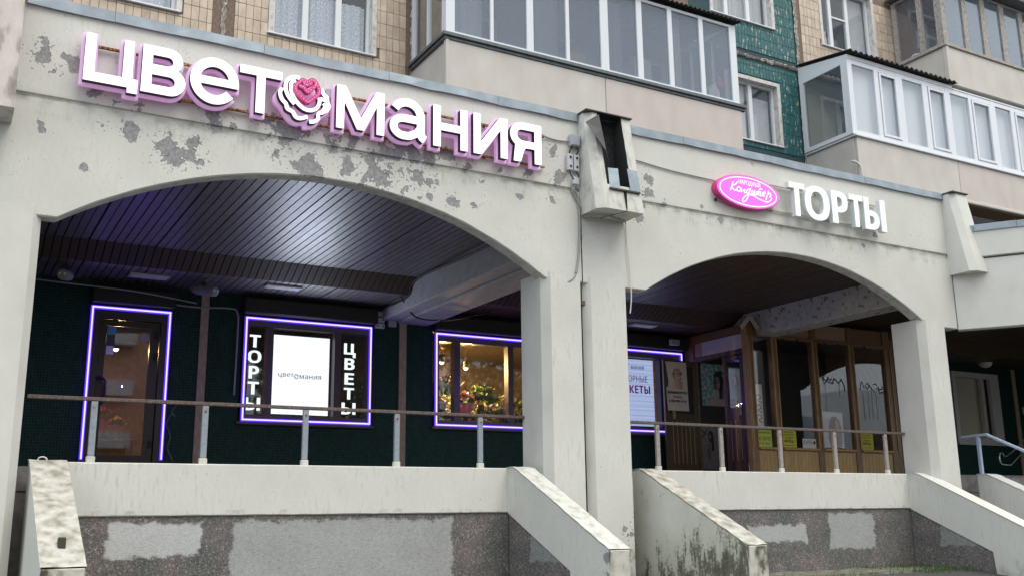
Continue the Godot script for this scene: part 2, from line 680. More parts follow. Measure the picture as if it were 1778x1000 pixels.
func make_materials() -> void:
	noisy("paint", [[0.0, lin(0.54, 0.537, 0.485)], [0.3, lin(0.595, 0.593, 0.548)], [0.7, lin(0.62, 0.618, 0.573)], [1.0, lin(0.645, 0.643, 0.598)]], 0.008, Vector3(0.45, 0.3, 0.45), 0.8, 0.35, 6, 11)
	noisy("paint_dirty", [[0.0, lin(0.34, 0.33, 0.29)], [0.25, lin(0.48, 0.475, 0.43)], [0.5, lin(0.57, 0.57, 0.52)], [1.0, lin(0.61, 0.61, 0.565)]], 0.018, Vector3(0.6, 0.35, 0.6), 0.85, 0.5, 6, 12)
	noisy("weathered_top", [[0.0, lin(0.22, 0.20, 0.16)], [0.28, lin(0.33, 0.31, 0.26)], [0.42, lin(0.42, 0.40, 0.345)], [0.60, lin(0.49, 0.475, 0.425)], [0.8, lin(0.56, 0.55, 0.50)], [1.0, lin(0.62, 0.61, 0.56)]], 0.012, Vector3(0.8, 0.8, 0.8), 0.9, 1.6, 6, 13)
	noisy("stained_wall", [[0.0, lin(0.03, 0.032, 0.022)], [0.30, lin(0.10, 0.10, 0.07)], [0.42, lin(0.30, 0.29, 0.24)], [0.55, lin(0.50, 0.49, 0.42)], [1.0, lin(0.58, 0.57, 0.51)]], 0.012, Vector3(0.55, 0.4, 0.55), 0.9, 1.0, 6, 14)
	noisy("concrete_panel", [[0.0, lin(0.51, 0.475, 0.425)], [0.4, lin(0.555, 0.52, 0.475)], [0.7, lin(0.575, 0.545, 0.505)], [1.0, lin(0.60, 0.575, 0.535)]], 0.006, Vector3(0.5, 0.28, 0.5), 0.85, 0.3, 6, 15)
	noisy("panel_pink", [[0.0, lin(0.51, 0.445, 0.41)], [0.4, lin(0.55, 0.485, 0.45)], [1.0, lin(0.58, 0.53, 0.49)]], 0.006, Vector3(0.5, 0.28, 0.5), 0.85, 0.3, 6, 16)
	noisy("zinc", [[0.0, lin(0.22, 0.265, 0.305)], [0.4, lin(0.265, 0.315, 0.36)], [1.0, lin(0.34, 0.39, 0.435)]], 0.012, Vector3(0.5, 0.5, 0.5), 0.5, 0.0, 5, 17, 0.25)
	noisy("rust", [[0.0, lin(0.06, 0.03, 0.02)], [0.45, lin(0.22, 0.08, 0.03)], [0.6, lin(0.42, 0.18, 0.06)], [0.75, lin(0.42, 0.36, 0.30)], [1.0, lin(0.5, 0.45, 0.4)]], 0.03, Vector3(1.5, 1.5, 1.5), 0.9, 0.0, 5, 18)
	noisy("rail_brown", [[0.0, lin(0.05, 0.035, 0.03)], [0.5, lin(0.12, 0.085, 0.075)], [1.0, lin(0.22, 0.18, 0.165)]], 0.03, Vector3(1.5, 1.5, 1.5), 0.6, 0.0, 5, 19)
	noisy("post_blue", [[0.0, lin(0.15, 0.13, 0.12)], [0.2, lin(0.24, 0.275, 0.31)], [0.6, lin(0.27, 0.31, 0.355)], [1.0, lin(0.31, 0.35, 0.39)]], 0.03, Vector3(1.2, 1.2, 1.2), 0.6, 0.0, 5, 20)
	noisy("post_grey", [[0.0, lin(0.18, 0.10, 0.07)], [0.22, lin(0.27, 0.24, 0.22)], [0.6, lin(0.32, 0.30, 0.285)], [1.0, lin(0.37, 0.355, 0.34)]], 0.03, Vector3(1.2, 1.2, 1.2), 0.7, 0.0, 5, 21)
	noisy("handrail_blue", [[0.0, lin(0.28, 0.36, 0.47)], [1.0, lin(0.38, 0.47, 0.58)]], 0.02, Vector3(1, 1, 1), 0.5, 0.0, 4, 22)
	noisy("grout_brown", [[0.0, lin(0.14, 0.10, 0.075)], [1.0, lin(0.25, 0.19, 0.15)]], 0.03, Vector3(1, 1, 1), 0.9, 0.0, 4, 23)
	noisy("grout_green", [[0.0, lin(0.02, 0.05, 0.055)], [1.0, lin(0.05, 0.10, 0.11)]], 0.03, Vector3(1, 1, 1), 0.9, 0.0, 4, 24)
	noisy("joint_mortar", [[0.0, lin(0.08, 0.07, 0.06)], [0.36, lin(0.28, 0.25, 0.21)], [0.52, lin(0.48, 0.445, 0.39)], [1.0, lin(0.60, 0.57, 0.52)]], 0.03, Vector3(1.4, 0.7, 1.4), 0.95, 1.5, 5, 25)
	for v in 3:
		var k := 0.93 + 0.07 * v
		noisy("beige_tile_%d" % v, [[0.0, lin(0.42 * k, 0.335 * k, 0.25 * k)], [0.5, lin(0.55 * k, 0.445 * k, 0.345 * k)], [1.0, lin(0.61 * k, 0.51 * k, 0.41 * k)]], 0.012, Vector3(0.7, 0.4, 0.7), 0.45, 0.0, 4, 30 + v)
		var m := noisy("green_tile_%d" % v, [[0.0, lin(0.014 * k, 0.092 * k, 0.10 * k)], [0.66, lin(0.022 * k, 0.118 * k, 0.125 * k)], [0.755, lin(0.035, 0.14, 0.14)], [0.77, lin(0.36, 0.35, 0.26)], [1.0, lin(0.42, 0.40, 0.29)]], 0.016, Vector3(1.5, 0.5, 1.5), 0.4, 0.0, 3, 40 + v)
		m.metallic_specular = 0.5
	mat("pvc", lin(0.72, 0.74, 0.76), 0.35)
	mat("pvc_blue", lin(0.70, 0.725, 0.76), 0.35)
	mat("pvc_dull", lin(0.50, 0.50, 0.50), 0.5)
	noisy("old_frame", [[0.0, lin(0.14, 0.11, 0.09)], [0.4, lin(0.34, 0.31, 0.28)], [1.0, lin(0.48, 0.45, 0.42)]], 0.03, Vector3(1.2, 0.5, 1.2), 0.8, 0.0, 5, 50)
	noisy("reveal", [[0.0, lin(0.36, 0.33, 0.29)], [0.4, lin(0.58, 0.56, 0.53)], [1.0, lin(0.68, 0.67, 0.65)]], 0.02, Vector3(0.8, 0.6, 0.8), 0.8, 0.0, 5, 51)
	noisy("curtain_lace", [[0.0, lin(0.42, 0.47, 0.54)], [0.5, lin(0.56, 0.62, 0.70)], [0.7, lin(0.74, 0.79, 0.85)], [1.0, lin(0.82, 0.85, 0.9)]], 0.05, Vector3(1.1, 0.7, 1.1), 0.95, 0.0, 4, 52)
	noisy("curtain_white", [[0.0, lin(0.40, 0.42, 0.44)], [1.0, lin(0.64, 0.66, 0.68)]], 0.05, Vector3(2.2, 0.12, 2.2), 0.95, 0.0, 3, 53)
	mat("blind_white", lin(0.66, 0.69, 0.72), 0.8)
	mat("dark_room", lin(0.022, 0.022, 0.024), 0.9)
	mat("balcony_room", lin(0.26, 0.27, 0.29), 0.9)
	noisy("brown_board", [[0.0, lin(0.26, 0.17, 0.10)], [1.0, lin(0.46, 0.33, 0.21)]], 0.03, Vector3(2, 0.2, 2), 0.7, 0.0, 4, 54)
	mat("brick_red", lin(0.20, 0.085, 0.06), 0.9)
	mat("cream_wall", lin(0.58, 0.56, 0.44), 0.9)
	glass("pane", Color(0.62, 0.68, 0.74), 0.10)
	glass("pane_dusty", Color(0.52, 0.58, 0.65), 0.36)
	glass("shop_glass", Color(0.5, 0.5, 0.5), 0.01)
	noisy("flashing_dark", [[0.0, lin(0.07, 0.085, 0.09)], [1.0, lin(0.15, 0.17, 0.175)]], 0.02, Vector3(0.6, 0.6, 0.6), 0.5, 0.0, 4, 55)
	noisy("roof_sheet", [[0.0, lin(0.02, 0.02, 0.018)], [1.0, lin(0.07, 0.065, 0.055)]], 0.03, Vector3(0.7, 0.7, 0.7), 0.85, 0.0, 4, 56)
	var slat_stops := [[0.0, lin(0.19, 0.172, 0.165)], [0.5, lin(0.24, 0.218, 0.21)], [1.0, lin(0.29, 0.268, 0.26)]]
	for v in 3:
		var m := noisy("slat_%d" % v, slat_stops, 0.02, Vector3(0.9, 0.9, 0.35), 0.40 + 0.01 * v, 0.0, 5, 60 + v, 0.5)
		m.metallic_specular = 0.8
		var m2 := noisy("slat_wood_%d" % v, [[0.0, lin(0.042, 0.026, 0.015)], [0.5, lin(0.066, 0.042, 0.024)], [1.0, lin(0.095, 0.06, 0.034)]], 0.02, Vector3(2.5, 2.5, 0.35), 0.42 + 0.04 * v, 0.0, 5, 64 + v)
		m2.metallic_specular = 0.5
	noisy("fascia_wood", [[0.0, lin(0.05, 0.032, 0.018)], [1.0, lin(0.10, 0.066, 0.036)]], 0.02, Vector3(2.5, 0.5, 2.5), 0.6, 0.0, 4, 68)
	mat("black_gap", lin(0.006, 0.006, 0.006), 1.0)
	noisy("beam_grey", [[0.0, lin(0.33, 0.325, 0.32)], [0.4, lin(0.40, 0.395, 0.39)], [1.0, lin(0.45, 0.445, 0.44)]], 0.015, Vector3(0.6, 0.6, 0.6), 0.85, 0.0, 5, 70)
	noisy("beam_peeling", [[0.0, lin(0.10, 0.09, 0.08)], [0.22, lin(0.22, 0.20, 0.185)], [0.30, lin(0.46, 0.45, 0.42)], [1.0, lin(0.54, 0.53, 0.50)]], 0.012, Vector3(0.9, 0.9, 0.9), 0.9, 1.0, 5, 71)
	# mosaic of small dark green tiles, 4 cm each, read only as a fine grid from the street
	var img := Image.create(512, 512, false, Image.FORMAT_RGB8)
	var hm := Image.create(512, 512, false, Image.FORMAT_L8)
	img.fill(Color8(54, 80, 70))
	hm.fill(Color8(70, 70, 70))
	for j in 16:
		for i in 16:
			var t := rng.randf()
			var c := Color8(int(6 + 9 * t), int(40 + 18 * t), int(39 + 15 * t))
			if rng.randf() < 0.0:
				c = Color8(120, 130, 118)
			img.fill_rect(Rect2i(i * 32 + 2, j * 32 + 2, 29, 29), c)
			hm.fill_rect(Rect2i(i * 32 + 2, j * 32 + 2, 29, 29), Color8(170 + int(t * 40), 0, 0))
	var mo := mat("mosaic", Color.WHITE, 0.45)
	mo.metallic_specular = 0.3
	mo.albedo_texture = ImageTexture.create_from_image(img)
	mo.heightmap_enabled = true
	mo.heightmap_texture = ImageTexture.create_from_image(hm)
	mo.heightmap_scale = 0.25
	tri_map(mo, Vector3(1.4, 1.4, 1.4))
	noisy("brown_strip", [[0.0, lin(0.33, 0.25, 0.18)], [1.0, lin(0.48, 0.38, 0.29)]], 0.02, Vector3(1, 0.5, 1), 0.8, 0.0, 4, 73)
	noisy("floor_slab", [[0.0, lin(0.12, 0.115, 0.11)], [1.0, lin(0.24, 0.23, 0.22)]], 0.02, Vector3(0.6, 0.6, 0.6), 0.8, 0.0, 5, 74)
	mat("shop_frame", lin(0.075, 0.06, 0.06), 0.45)
	mat("door_black", lin(0.012, 0.012, 0.013), 0.35)
	mat("shutter_box", lin(0.02, 0.018, 0.017), 0.6)
	glow("neon_core", lin(0.40, 0.30, 1.0), 1.0)
	glow("neon_sheath", lin(0.085, 0.035, 0.9), 0.42, Color(0.2, 0.15, 0.5))
	glow("letter_white", Color(0.93, 1.0, 0.98), 0.40)
	mat("print_black", lin(0.02, 0.02, 0.025), 0.7)
	mat("print_violet", lin(0.16, 0.15, 0.24), 0.7)
	mat("print_magenta", lin(0.45, 0.02, 0.17), 0.7)
	noisy("wood_warm", [[0.0, lin(0.22, 0.115, 0.03)], [0.5, lin(0.37, 0.21, 0.065)], [1.0, lin(0.50, 0.31, 0.11)]], 0.02, Vector3(3.0, 0.3, 3.0), 0.45, 0.0, 5, 80)
	noisy("wood_dark", [[0.0, lin(0.11, 0.056, 0.02)], [0.5, lin(0.185, 0.097, 0.036)], [1.0, lin(0.27, 0.15, 0.058)]], 0.02, Vector3(3.0, 0.3, 3.0), 0.45, 0.0, 5, 81)
	for v in 3:
		var k := 0.92 + 0.08 * v
		noisy("wood_board_%d" % v, [[0.0, lin(0.36 * k, 0.21 * k, 0.07 * k)], [0.5, lin(0.46 * k, 0.29 * k, 0.105 * k)], [1.0, lin(0.54 * k, 0.35 * k, 0.14 * k)]], 0.02, Vector3(4.0, 0.35, 4.0), 0.5, 0.0, 5, 82 + v)
	noisy("door_maroon", [[0.0, lin(0.05, 0.022, 0.02)], [1.0, lin(0.085, 0.04, 0.036)]], 0.02, Vector3(2, 0.4, 2), 0.5, 0.0, 4, 86)
	noisy("door_umber", [[0.0, lin(0.06, 0.042, 0.018)], [1.0, lin(0.10, 0.07, 0.03)]], 0.02, Vector3(2, 0.4, 2), 0.5, 0.0, 4, 87)
	mat("panel_salmon", lin(0.36, 0.22, 0.15), 0.7)
	mat("panel_white", lin(0.50, 0.46, 0.45), 0.6)
	mat("paper_yellow", lin(0.52, 0.50, 0.05), 0.8)
	mat("paper_lime", lin(0.46, 0.55, 0.09), 0.8)
	mat("paper_white", lin(0.62, 0.62, 0.60), 0.8)
	mat("groove_light", lin(0.34, 0.25, 0.13), 0.6)
	mat("steel", lin(0.55, 0.55, 0.55), 0.25, 0.9)
	mat("cable_black", lin(0.012, 0.012, 0.012), 0.6)
	mat("cable_grey", lin(0.30, 0.30, 0.29), 0.6)
	mat("cable_white", lin(0.62, 0.61, 0.57), 0.6)
	mat("box_grey", lin(0.38, 0.41, 0.45), 0.5)
	mat("box_white", lin(0.55, 0.57, 0.60), 0.5)
	noisy("bitumen", [[0.0, lin(0.012, 0.014, 0.014)], [0.6, lin(0.03, 0.036, 0.036)], [1.0, lin(0.07, 0.08, 0.075)]], 0.04, Vector3(1.5, 1.5, 1.5), 0.9, 1.5, 5, 90)
	noisy("hopper_stained", [[0.0, lin(0.16, 0.145, 0.13)], [0.32, lin(0.34, 0.31, 0.285)], [0.5, lin(0.50, 0.455, 0.425)], [1.0, lin(0.56, 0.52, 0.49)]], 0.008, Vector3(0.9, 0.35, 0.9), 0.9, 0.8, 6, 92)
	mat("torn_metal", lin(0.075, 0.07, 0.07), 0.55, 0.3)
	glow("sign_face", Color(1.0, 0.985, 1.0), 0.42)
	mat("sign_return", lin(0.014, 0.008, 0.014), 0.6)
	var hb := glow("sign_halo", lin(0.85, 0.36, 0.82), 0.12, lin(0.66, 0.54, 0.72))
	hb.roughness = 0.35
	glow("heart_face", lin(0.80, 0.06, 0.28), 0.10, lin(0.46, 0.045, 0.19))
	glow("heart_side", lin(0.55, 0.02, 0.17), 0.05, lin(0.36, 0.015, 0.10))
	glow("bulb_glow", Color(1, 0.85, 0.93), 0.25)
	glow("oval_face", lin(1.0, 0.13, 0.90), 0.33, lin(0.45, 0.08, 0.4))
	glow("oval_print", Color(1.0, 0.93, 1.0), 0.36)
	mat("oval_side", lin(0.62, 0.05, 0.24), 0.35)
	glow("cake_face", Color(0.93, 1.0, 0.97), 0.20)
	mat("cake_side", lin(0.66, 0.70, 0.71), 0.4)
	noisy("asphalt", [[0.0, lin(0.04, 0.04, 0.04)], [1.0, lin(0.085, 0.083, 0.08)]], 0.05, Vector3(0.7, 0.7, 0.7), 0.9, 0.6, 5, 95)
	noisy("apron", [[0.0, lin(0.05, 0.055, 0.03)], [0.4, lin(0.14, 0.14, 0.10)], [1.0, lin(0.30, 0.29, 0.25)]], 0.02, Vector3(0.5, 0.5, 0.5), 0.9, 1.2, 5, 96)
	mat("grass", lin(0.05, 0.10, 0.02), 0.8)
	mat("leaf", lin(0.05, 0.11, 0.03), 0.6)
	mat("leaf_pale", lin(0.14, 0.20, 0.07), 0.6)
	mat("brick_stub", lin(0.05, 0.05, 0.035), 0.9)
	noisy("opposite_brick", [[0.0, lin(0.42, 0.20, 0.125)], [1.0, lin(0.58, 0.31, 0.20)]], 0.03, Vector3(0.25, 0.25, 0.25), 0.9, 0.0, 4, 97)
	# weathered fronts
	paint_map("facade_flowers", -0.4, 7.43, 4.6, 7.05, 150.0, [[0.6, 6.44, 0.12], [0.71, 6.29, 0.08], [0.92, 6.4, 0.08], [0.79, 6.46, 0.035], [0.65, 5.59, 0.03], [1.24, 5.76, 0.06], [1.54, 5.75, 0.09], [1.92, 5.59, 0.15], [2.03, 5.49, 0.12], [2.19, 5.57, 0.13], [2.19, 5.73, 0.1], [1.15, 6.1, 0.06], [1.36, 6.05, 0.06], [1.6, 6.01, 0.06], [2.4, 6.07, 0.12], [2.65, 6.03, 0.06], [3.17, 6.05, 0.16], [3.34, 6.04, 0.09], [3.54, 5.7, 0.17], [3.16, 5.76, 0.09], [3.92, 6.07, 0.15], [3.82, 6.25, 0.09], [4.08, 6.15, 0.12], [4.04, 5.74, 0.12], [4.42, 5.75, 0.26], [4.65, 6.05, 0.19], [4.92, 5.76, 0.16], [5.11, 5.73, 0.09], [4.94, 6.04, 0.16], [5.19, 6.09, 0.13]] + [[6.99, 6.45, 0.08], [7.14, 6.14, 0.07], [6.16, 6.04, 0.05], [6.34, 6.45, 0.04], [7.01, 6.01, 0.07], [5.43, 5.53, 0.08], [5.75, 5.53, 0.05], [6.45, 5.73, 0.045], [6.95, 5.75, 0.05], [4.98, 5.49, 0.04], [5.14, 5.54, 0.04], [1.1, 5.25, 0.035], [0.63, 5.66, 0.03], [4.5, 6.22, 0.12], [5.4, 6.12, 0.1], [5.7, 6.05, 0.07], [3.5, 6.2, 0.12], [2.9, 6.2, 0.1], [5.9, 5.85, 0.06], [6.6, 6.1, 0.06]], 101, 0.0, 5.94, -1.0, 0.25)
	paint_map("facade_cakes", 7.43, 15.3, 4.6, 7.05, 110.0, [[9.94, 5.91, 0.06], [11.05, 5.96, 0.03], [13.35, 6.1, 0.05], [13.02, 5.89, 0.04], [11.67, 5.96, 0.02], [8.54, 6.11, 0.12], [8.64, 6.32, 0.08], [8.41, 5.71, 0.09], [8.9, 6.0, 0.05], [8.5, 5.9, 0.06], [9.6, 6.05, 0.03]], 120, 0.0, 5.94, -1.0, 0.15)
	paint_map("band_flowers", 1.15, 6.5, 1.6, 2.22, 110.0, [], 140, 0.0, 0.0, 1.70, 0.55)
	paint_map("band_cakes", 8.4, 14.2, 1.6, 2.22, 110.0, [], 141, 0.0, 0.0, 1.70, 0.55)
	paint_map("pillars_middle", 6.7, 8.25, 0.4, 4.8, 100.0, [[8.05, 1.35, 0.12], [7.9, 1.1, 0.1]], 142, 0.0, 0.0, 1.35, 0.4)
	paint_map("pillar_right", 14.2, 15.0, 0.4, 4.8, 100.0, [], 143, 0.0, 0.0, 1.2, 0.35)
	paint_map("stair_clean", -0.5, 2.0, 0.4, 2.25, 110.0, [[1.75, 1.15, 0.06], [1.7, 0.9, 0.1]], 144, 0.0, 0.0, 0.9, 0.4)
	pebble_map("pebble_flowers", 1.15, 6.5, 0.45, 1.64, 130.0, [[1.66, 1.2, 2.63, 1.57, 0.9], [2.97, 0.7, 5.67, 1.58, 0.62]], 201)
	pebble_map("pebble_cakes", 8.4, 14.2, 0.45, 1.64, 130.0, [[10.5, 1.15, 11.7, 1.42, 0.72], [12.2, 1.03, 13.2, 1.58, 0.6]], 202)
	pebble_map("pebble_side", -0.5, 2.0, 0.4, 1.7, 130.0, [[0.12, 1.05, 1.6, 1.62, 0.4]], 203)
	paint_map("stair_side_mossy", -0.5, 2.0, 0.4, 2.25, 150.0, [[1.1, 1.1, 0.06]], 130, 0.9)


# ------------------------------------------------------------------ ground
func build_ground() -> void:
	var st := sst()
	qd(st, Vector3(-150, 0.70, 0.6), Vector3(150, 0.70, 0.6), Vector3(150, 0.0, 7.0), Vector3(-150, 0.0, 7.0), Vector3.UP)
	qd(st, Vector3(-150, 0.0, 7.0), Vector3(150, 0.0, 7.0), Vector3(150, 0.0, 300), Vector3(-150, 0.0, 300), Vector3.UP)
	qd(st, Vector3(-150, 0.66, -60), Vector3(150, 0.66, -60), Vector3(150, 0.66, 0.6), Vector3(-150, 0.66, 0.6), Vector3.UP)
	struct("ground", fin(st), mats.asphalt)
	# the cement apron along the foot of the wall, uneven
	var s2 := sst()
	var n := noise(2.0, 3, 5)
	for i in 60:
		var x0 := -1.0 + i * 0.35
		var x1 := x0 + 0.35
		var h0 := 0.705 + n.get_noise_1d(x0) * 0.03
		var h1 := 0.705 + n.get_noise_1d(x1) * 0.03
		var w0 := 0.25 + n.get_noise_1d(x0 + 40.0) * 0.2
		var w1 := 0.25 + n.get_noise_1d(x1 + 40.0) * 0.2
		qd(s2, Vector3(x0, h0 + 0.02, -0.41), Vector3(x1, h1 + 0.02, -0.41), Vector3(x1, h1, w1), Vector3(x0, h0, w0), Vector3.UP)
		qd(s2, Vector3(x0, h0, w0), Vector3(x1, h1, w1), Vector3(x1, 0.6, w1 + 0.03), Vector3(x0, 0.6, w0 + 0.03), Vector3.BACK)
	struct("pavement", fin(s2), mats.apron)
	# grass tufts in the joints
	var g := sst()
	for i in 1400:
		var x := 0.0
		var z := 0.0
		match i % 4:
			0:
				x = rng.randf_range(12.4, 14.1); z = -0.36 + absf(rng.randfn(0, 0.18))
			1:
				x = rng.randf_range(8.1, 8.5); z = rng.randf_range(-0.1, 1.2)
			2:
				x = rng.randf_range(12.9, 14.15); z = rng.randf_range(0.1, 0.8)
			3:
				x = rng.randf_range(-0.5, 15.0); z = 0.35 + absf(rng.randfn(0, 0.2))
		var h := rng.randf_range(0.03, 0.11)
		var a := rng.randf() * TAU
		var d := Vector3(cos(a), 0, sin(a))
		var p := Vector3(x, 0.69, z)
		var lean := Vector3(rng.randf_range(-0.5, 0.5), 0, rng.randf_range(-0.5, 0.5)) * h
		tri(g, p - d * 0.006, p + d * 0.006, p + Vector3.UP * h + lean, d.cross(Vector3.UP))
	var go := part(self, "grass", fin(g), mats.grass)
	tag(go, "short green grass growing along the foot of the wall", "grass", "", "stuff")


# a wall front with openings; holes are [x0, x1, y0, y1]
func wall_front(st: SurfaceTool, x0: float, x1: float, y0: float, y1: float, z: float, deep: float, holes: Array) -> void:
	var xs := [x0, x1]
	var ys := [y0, y1]
	for h in holes:
		for v in [h[0], h[1]]:
			if not xs.has(v):
				xs.append(v)
		for v in [h[2], h[3]]:
			if not ys.has(v):
				ys.append(v)
	xs.sort()
	ys.sort()
	for i in xs.size() - 1:
		for j in ys.size() - 1:
			var cx: float = (xs[i] + xs[i + 1]) * 0.5
			var cy: float = (ys[j] + ys[j + 1]) * 0.5
			var open := false
			for h in holes:
				if cx > h[0] and cx < h[1] and cy > h[2] and cy < h[3]:
					open = true
			if open:
				continue
			qd(st, Vector3(xs[i], ys[j], z), Vector3(xs[i + 1], ys[j], z), Vector3(xs[i + 1], ys[j + 1], z), Vector3(xs[i], ys[j + 1], z), Vector3.BACK)
			qd(st, Vector3(xs[i], ys[j], z - deep), Vector3(xs[i + 1], ys[j], z - deep), Vector3(xs[i + 1], ys[j + 1], z - deep), Vector3(xs[i], ys[j + 1], z - deep), Vector3.FORWARD)
	for h in holes:
		qd(st, Vector3(h[0], h[2], z), Vector3(h[0], h[3], z), Vector3(h[0], h[3], z - deep), Vector3(h[0], h[2], z - deep), Vector3.RIGHT)
		qd(st, Vector3(h[1], h[2], z), Vector3(h[1], h[3], z), Vector3(h[1], h[3], z - deep), Vector3(h[1], h[2], z - deep), Vector3.LEFT)
		qd(st, Vector3(h[0], h[2], z), Vector3(h[1], h[2], z), Vector3(h[1], h[2], z - deep), Vector3(h[0], h[2], z - deep), Vector3.UP)
		qd(st, Vector3(h[0], h[3], z), Vector3(h[1], h[3], z), Vector3(h[1], h[3], z - deep), Vector3(h[0], h[3], z - deep), Vector3.DOWN)


# a flat window set in a wall: frame with mullions, panes, plaster reveal, sill, curtain
func house_window(b: Node, x0: float, x1: float, y0: float, y1: float, mull: Array, curtain: String, transom := 0.0, dark_top := 0.0) -> void:
	var z := -3.9
	var w := Node3D.new()
	reg(w, "window", b)
	var st := sst()
	sbox(st, Vector3(x0 - 0.07, y0 - 0.02, z - 0.17), Vector3(x0 + 0.015, y1 + 0.07, z + 0.022))
	sbox(st, Vector3(x1 - 0.015, y0 - 0.02, z - 0.17), Vector3(x1 + 0.07, y1 + 0.07, z + 0.022))
	sbox(st, Vector3(x0 + 0.015, y1 - 0.015, z - 0.17), Vector3(x1 - 0.015, y1 + 0.07, z + 0.022))
	part(w, "reveal", fin(st), mats.reveal)
	var fz := z - 0.13
	var f := sst()
	var e := 0.065
	sbox(f, Vector3(x0 + 0.017, y0, fz - 0.05), Vector3(x0 + e, y1 - 0.017, fz + 0.02))
	sbox(f, Vector3(x1 - e, y0, fz - 0.05), Vector3(x1 - 0.017, y1 - 0.017, fz + 0.02))
	sbox(f, Vector3(x0 + e, y0, fz - 0.05), Vector3(x1 - e, y0 + e, fz + 0.02))
	sbox(f, Vector3(x0 + e, y1 - e, fz - 0.05), Vector3(x1 - e, y1 - 0.017, fz + 0.02))
	var xs := [x0 + e]
	for m in mull:
		sbox(f, Vector3(m - 0.05, y0 + e, fz - 0.05), Vector3(m + 0.05, y1 - e, fz + 0.018))
		xs.append(m - 0.05)
		xs.append(m + 0.05)
	xs.append(x1 - e)
	if transom > 0.0:
		sbox(f, Vector3(xs[2], transom - 0.02, fz - 0.045), Vector3(xs[3], transom + 0.02, fz + 0.014))
	part(w, "frame", fin(f), mats.pvc)
	for i in range(0, xs.size(), 2):
		slab(w, "pane", Vector3(xs[i] - 0.005, y0 + e - 0.005, fz - 0.02), Vector3(xs[i + 1] + 0.005, y1 - e + 0.005, fz - 0.012), mats.pane, 0.0)
	slab(w, "sill", Vector3(x0 - 0.09, y0 - 0.05, z - 0.14), Vector3(x1 + 0.05, y0 - 0.018, z + 0.06), mats.pvc, 0.008)
	if curtain:
		# folds of cloth hanging behind the panes
		var c := sst()
		var n := int((x1 - x0) / 0.04)
		for i in n:
			var a := x0 + e + (x1 - x0 - 2 * e) * i / n
			var bb := x0 + e + (x1 - x0 - 2 * e) * (i + 1) / n
			var za := fz - 0.11 + 0.02 * sin(i * 1.9) + 0.012 * sin(i * 0.7)
			var zb := fz - 0.11 + 0.02 * sin((i + 1) * 1.9) + 0.012 * sin((i + 1) * 0.7)
			qd(c, Vector3(a, y0 + 0.03, za), Vector3(bb, y0 + 0.03, zb), Vector3(bb, y1 - 0.02 - dark_top, zb), Vector3(a, y1 - 0.02 - dark_top, za), Vector3.BACK)
		part(w, "curtain", fin(c), mats[curtain])


# rows of tiles, each a piece of its own, kept clear of the holes
func tile_field(wall: Node, kind: String, x0: float, x1: float, y0: float, y1: float, dx: float, dy: float, ox: float, oy: float, holes: Array, keep: Callable) -> void:
	var gap := 0.006
	var full := cbx(Vector3(dx - gap, dy - gap, 0.014), 0.0025)
	var i0 := int(ceil((x0 - ox) / dx - 0.01))
	var i1 := int(floor((x1 - ox) / dx + 0.01))
	var j0 := int(ceil((y0 - oy) / dy - 0.01))
	var j1 := int(floor((y1 - oy) / dy + 0.01))
	for j in range(j0, j1):
		for i in range(i0, i1):
			var a := ox + i * dx
			var b := oy + j * dy
			if not keep.call(a + dx * 0.5, b + dy * 0.5):
				continue
			var lo := b
			var hi := b + dy
			var l := a
			var r := a + dx
			var gone := false
			for h in holes:
				if r > h[0] - 0.07 and l < h[1] + 0.07 and hi > h[2] - 0.05 and lo < h[3] + 0.07:
					# cut the tile back to the opening
					if lo < h[2] - 0.08:
						hi = minf(hi, h[2] - 0.055)
					elif hi > h[3] + 0.10:
						lo = maxf(lo, h[3] + 0.075)
					elif l < h[0] - 0.10:
						r = minf(r, h[0] - 0.075)
					elif r > h[1] + 0.10:
						l = maxf(l, h[1] + 0.075)
					else:
						gone = true
			if gone or hi - lo < 0.03 or r - l < 0.03:
				continue
			var whole := hi - lo > dy - 0.001 and r - l > dx - 0.001
			var m := full if whole else cbx(Vector3(r - l - gap, hi - lo - gap, 0.014), 0.0025)
			var o := part(wall, "tile", m, mats["%s_tile_%d" % [kind, rng.randi() % 3]], Vector3((l + r) * 0.5, (lo + hi) * 0.5, -3.896 + rng.randf_range(-0.002, 0.002)))
			o.rotation = Vector3(rng.randfn(0, 0.006), rng.randfn(0, 0.008), rng.randfn(0, 0.003))


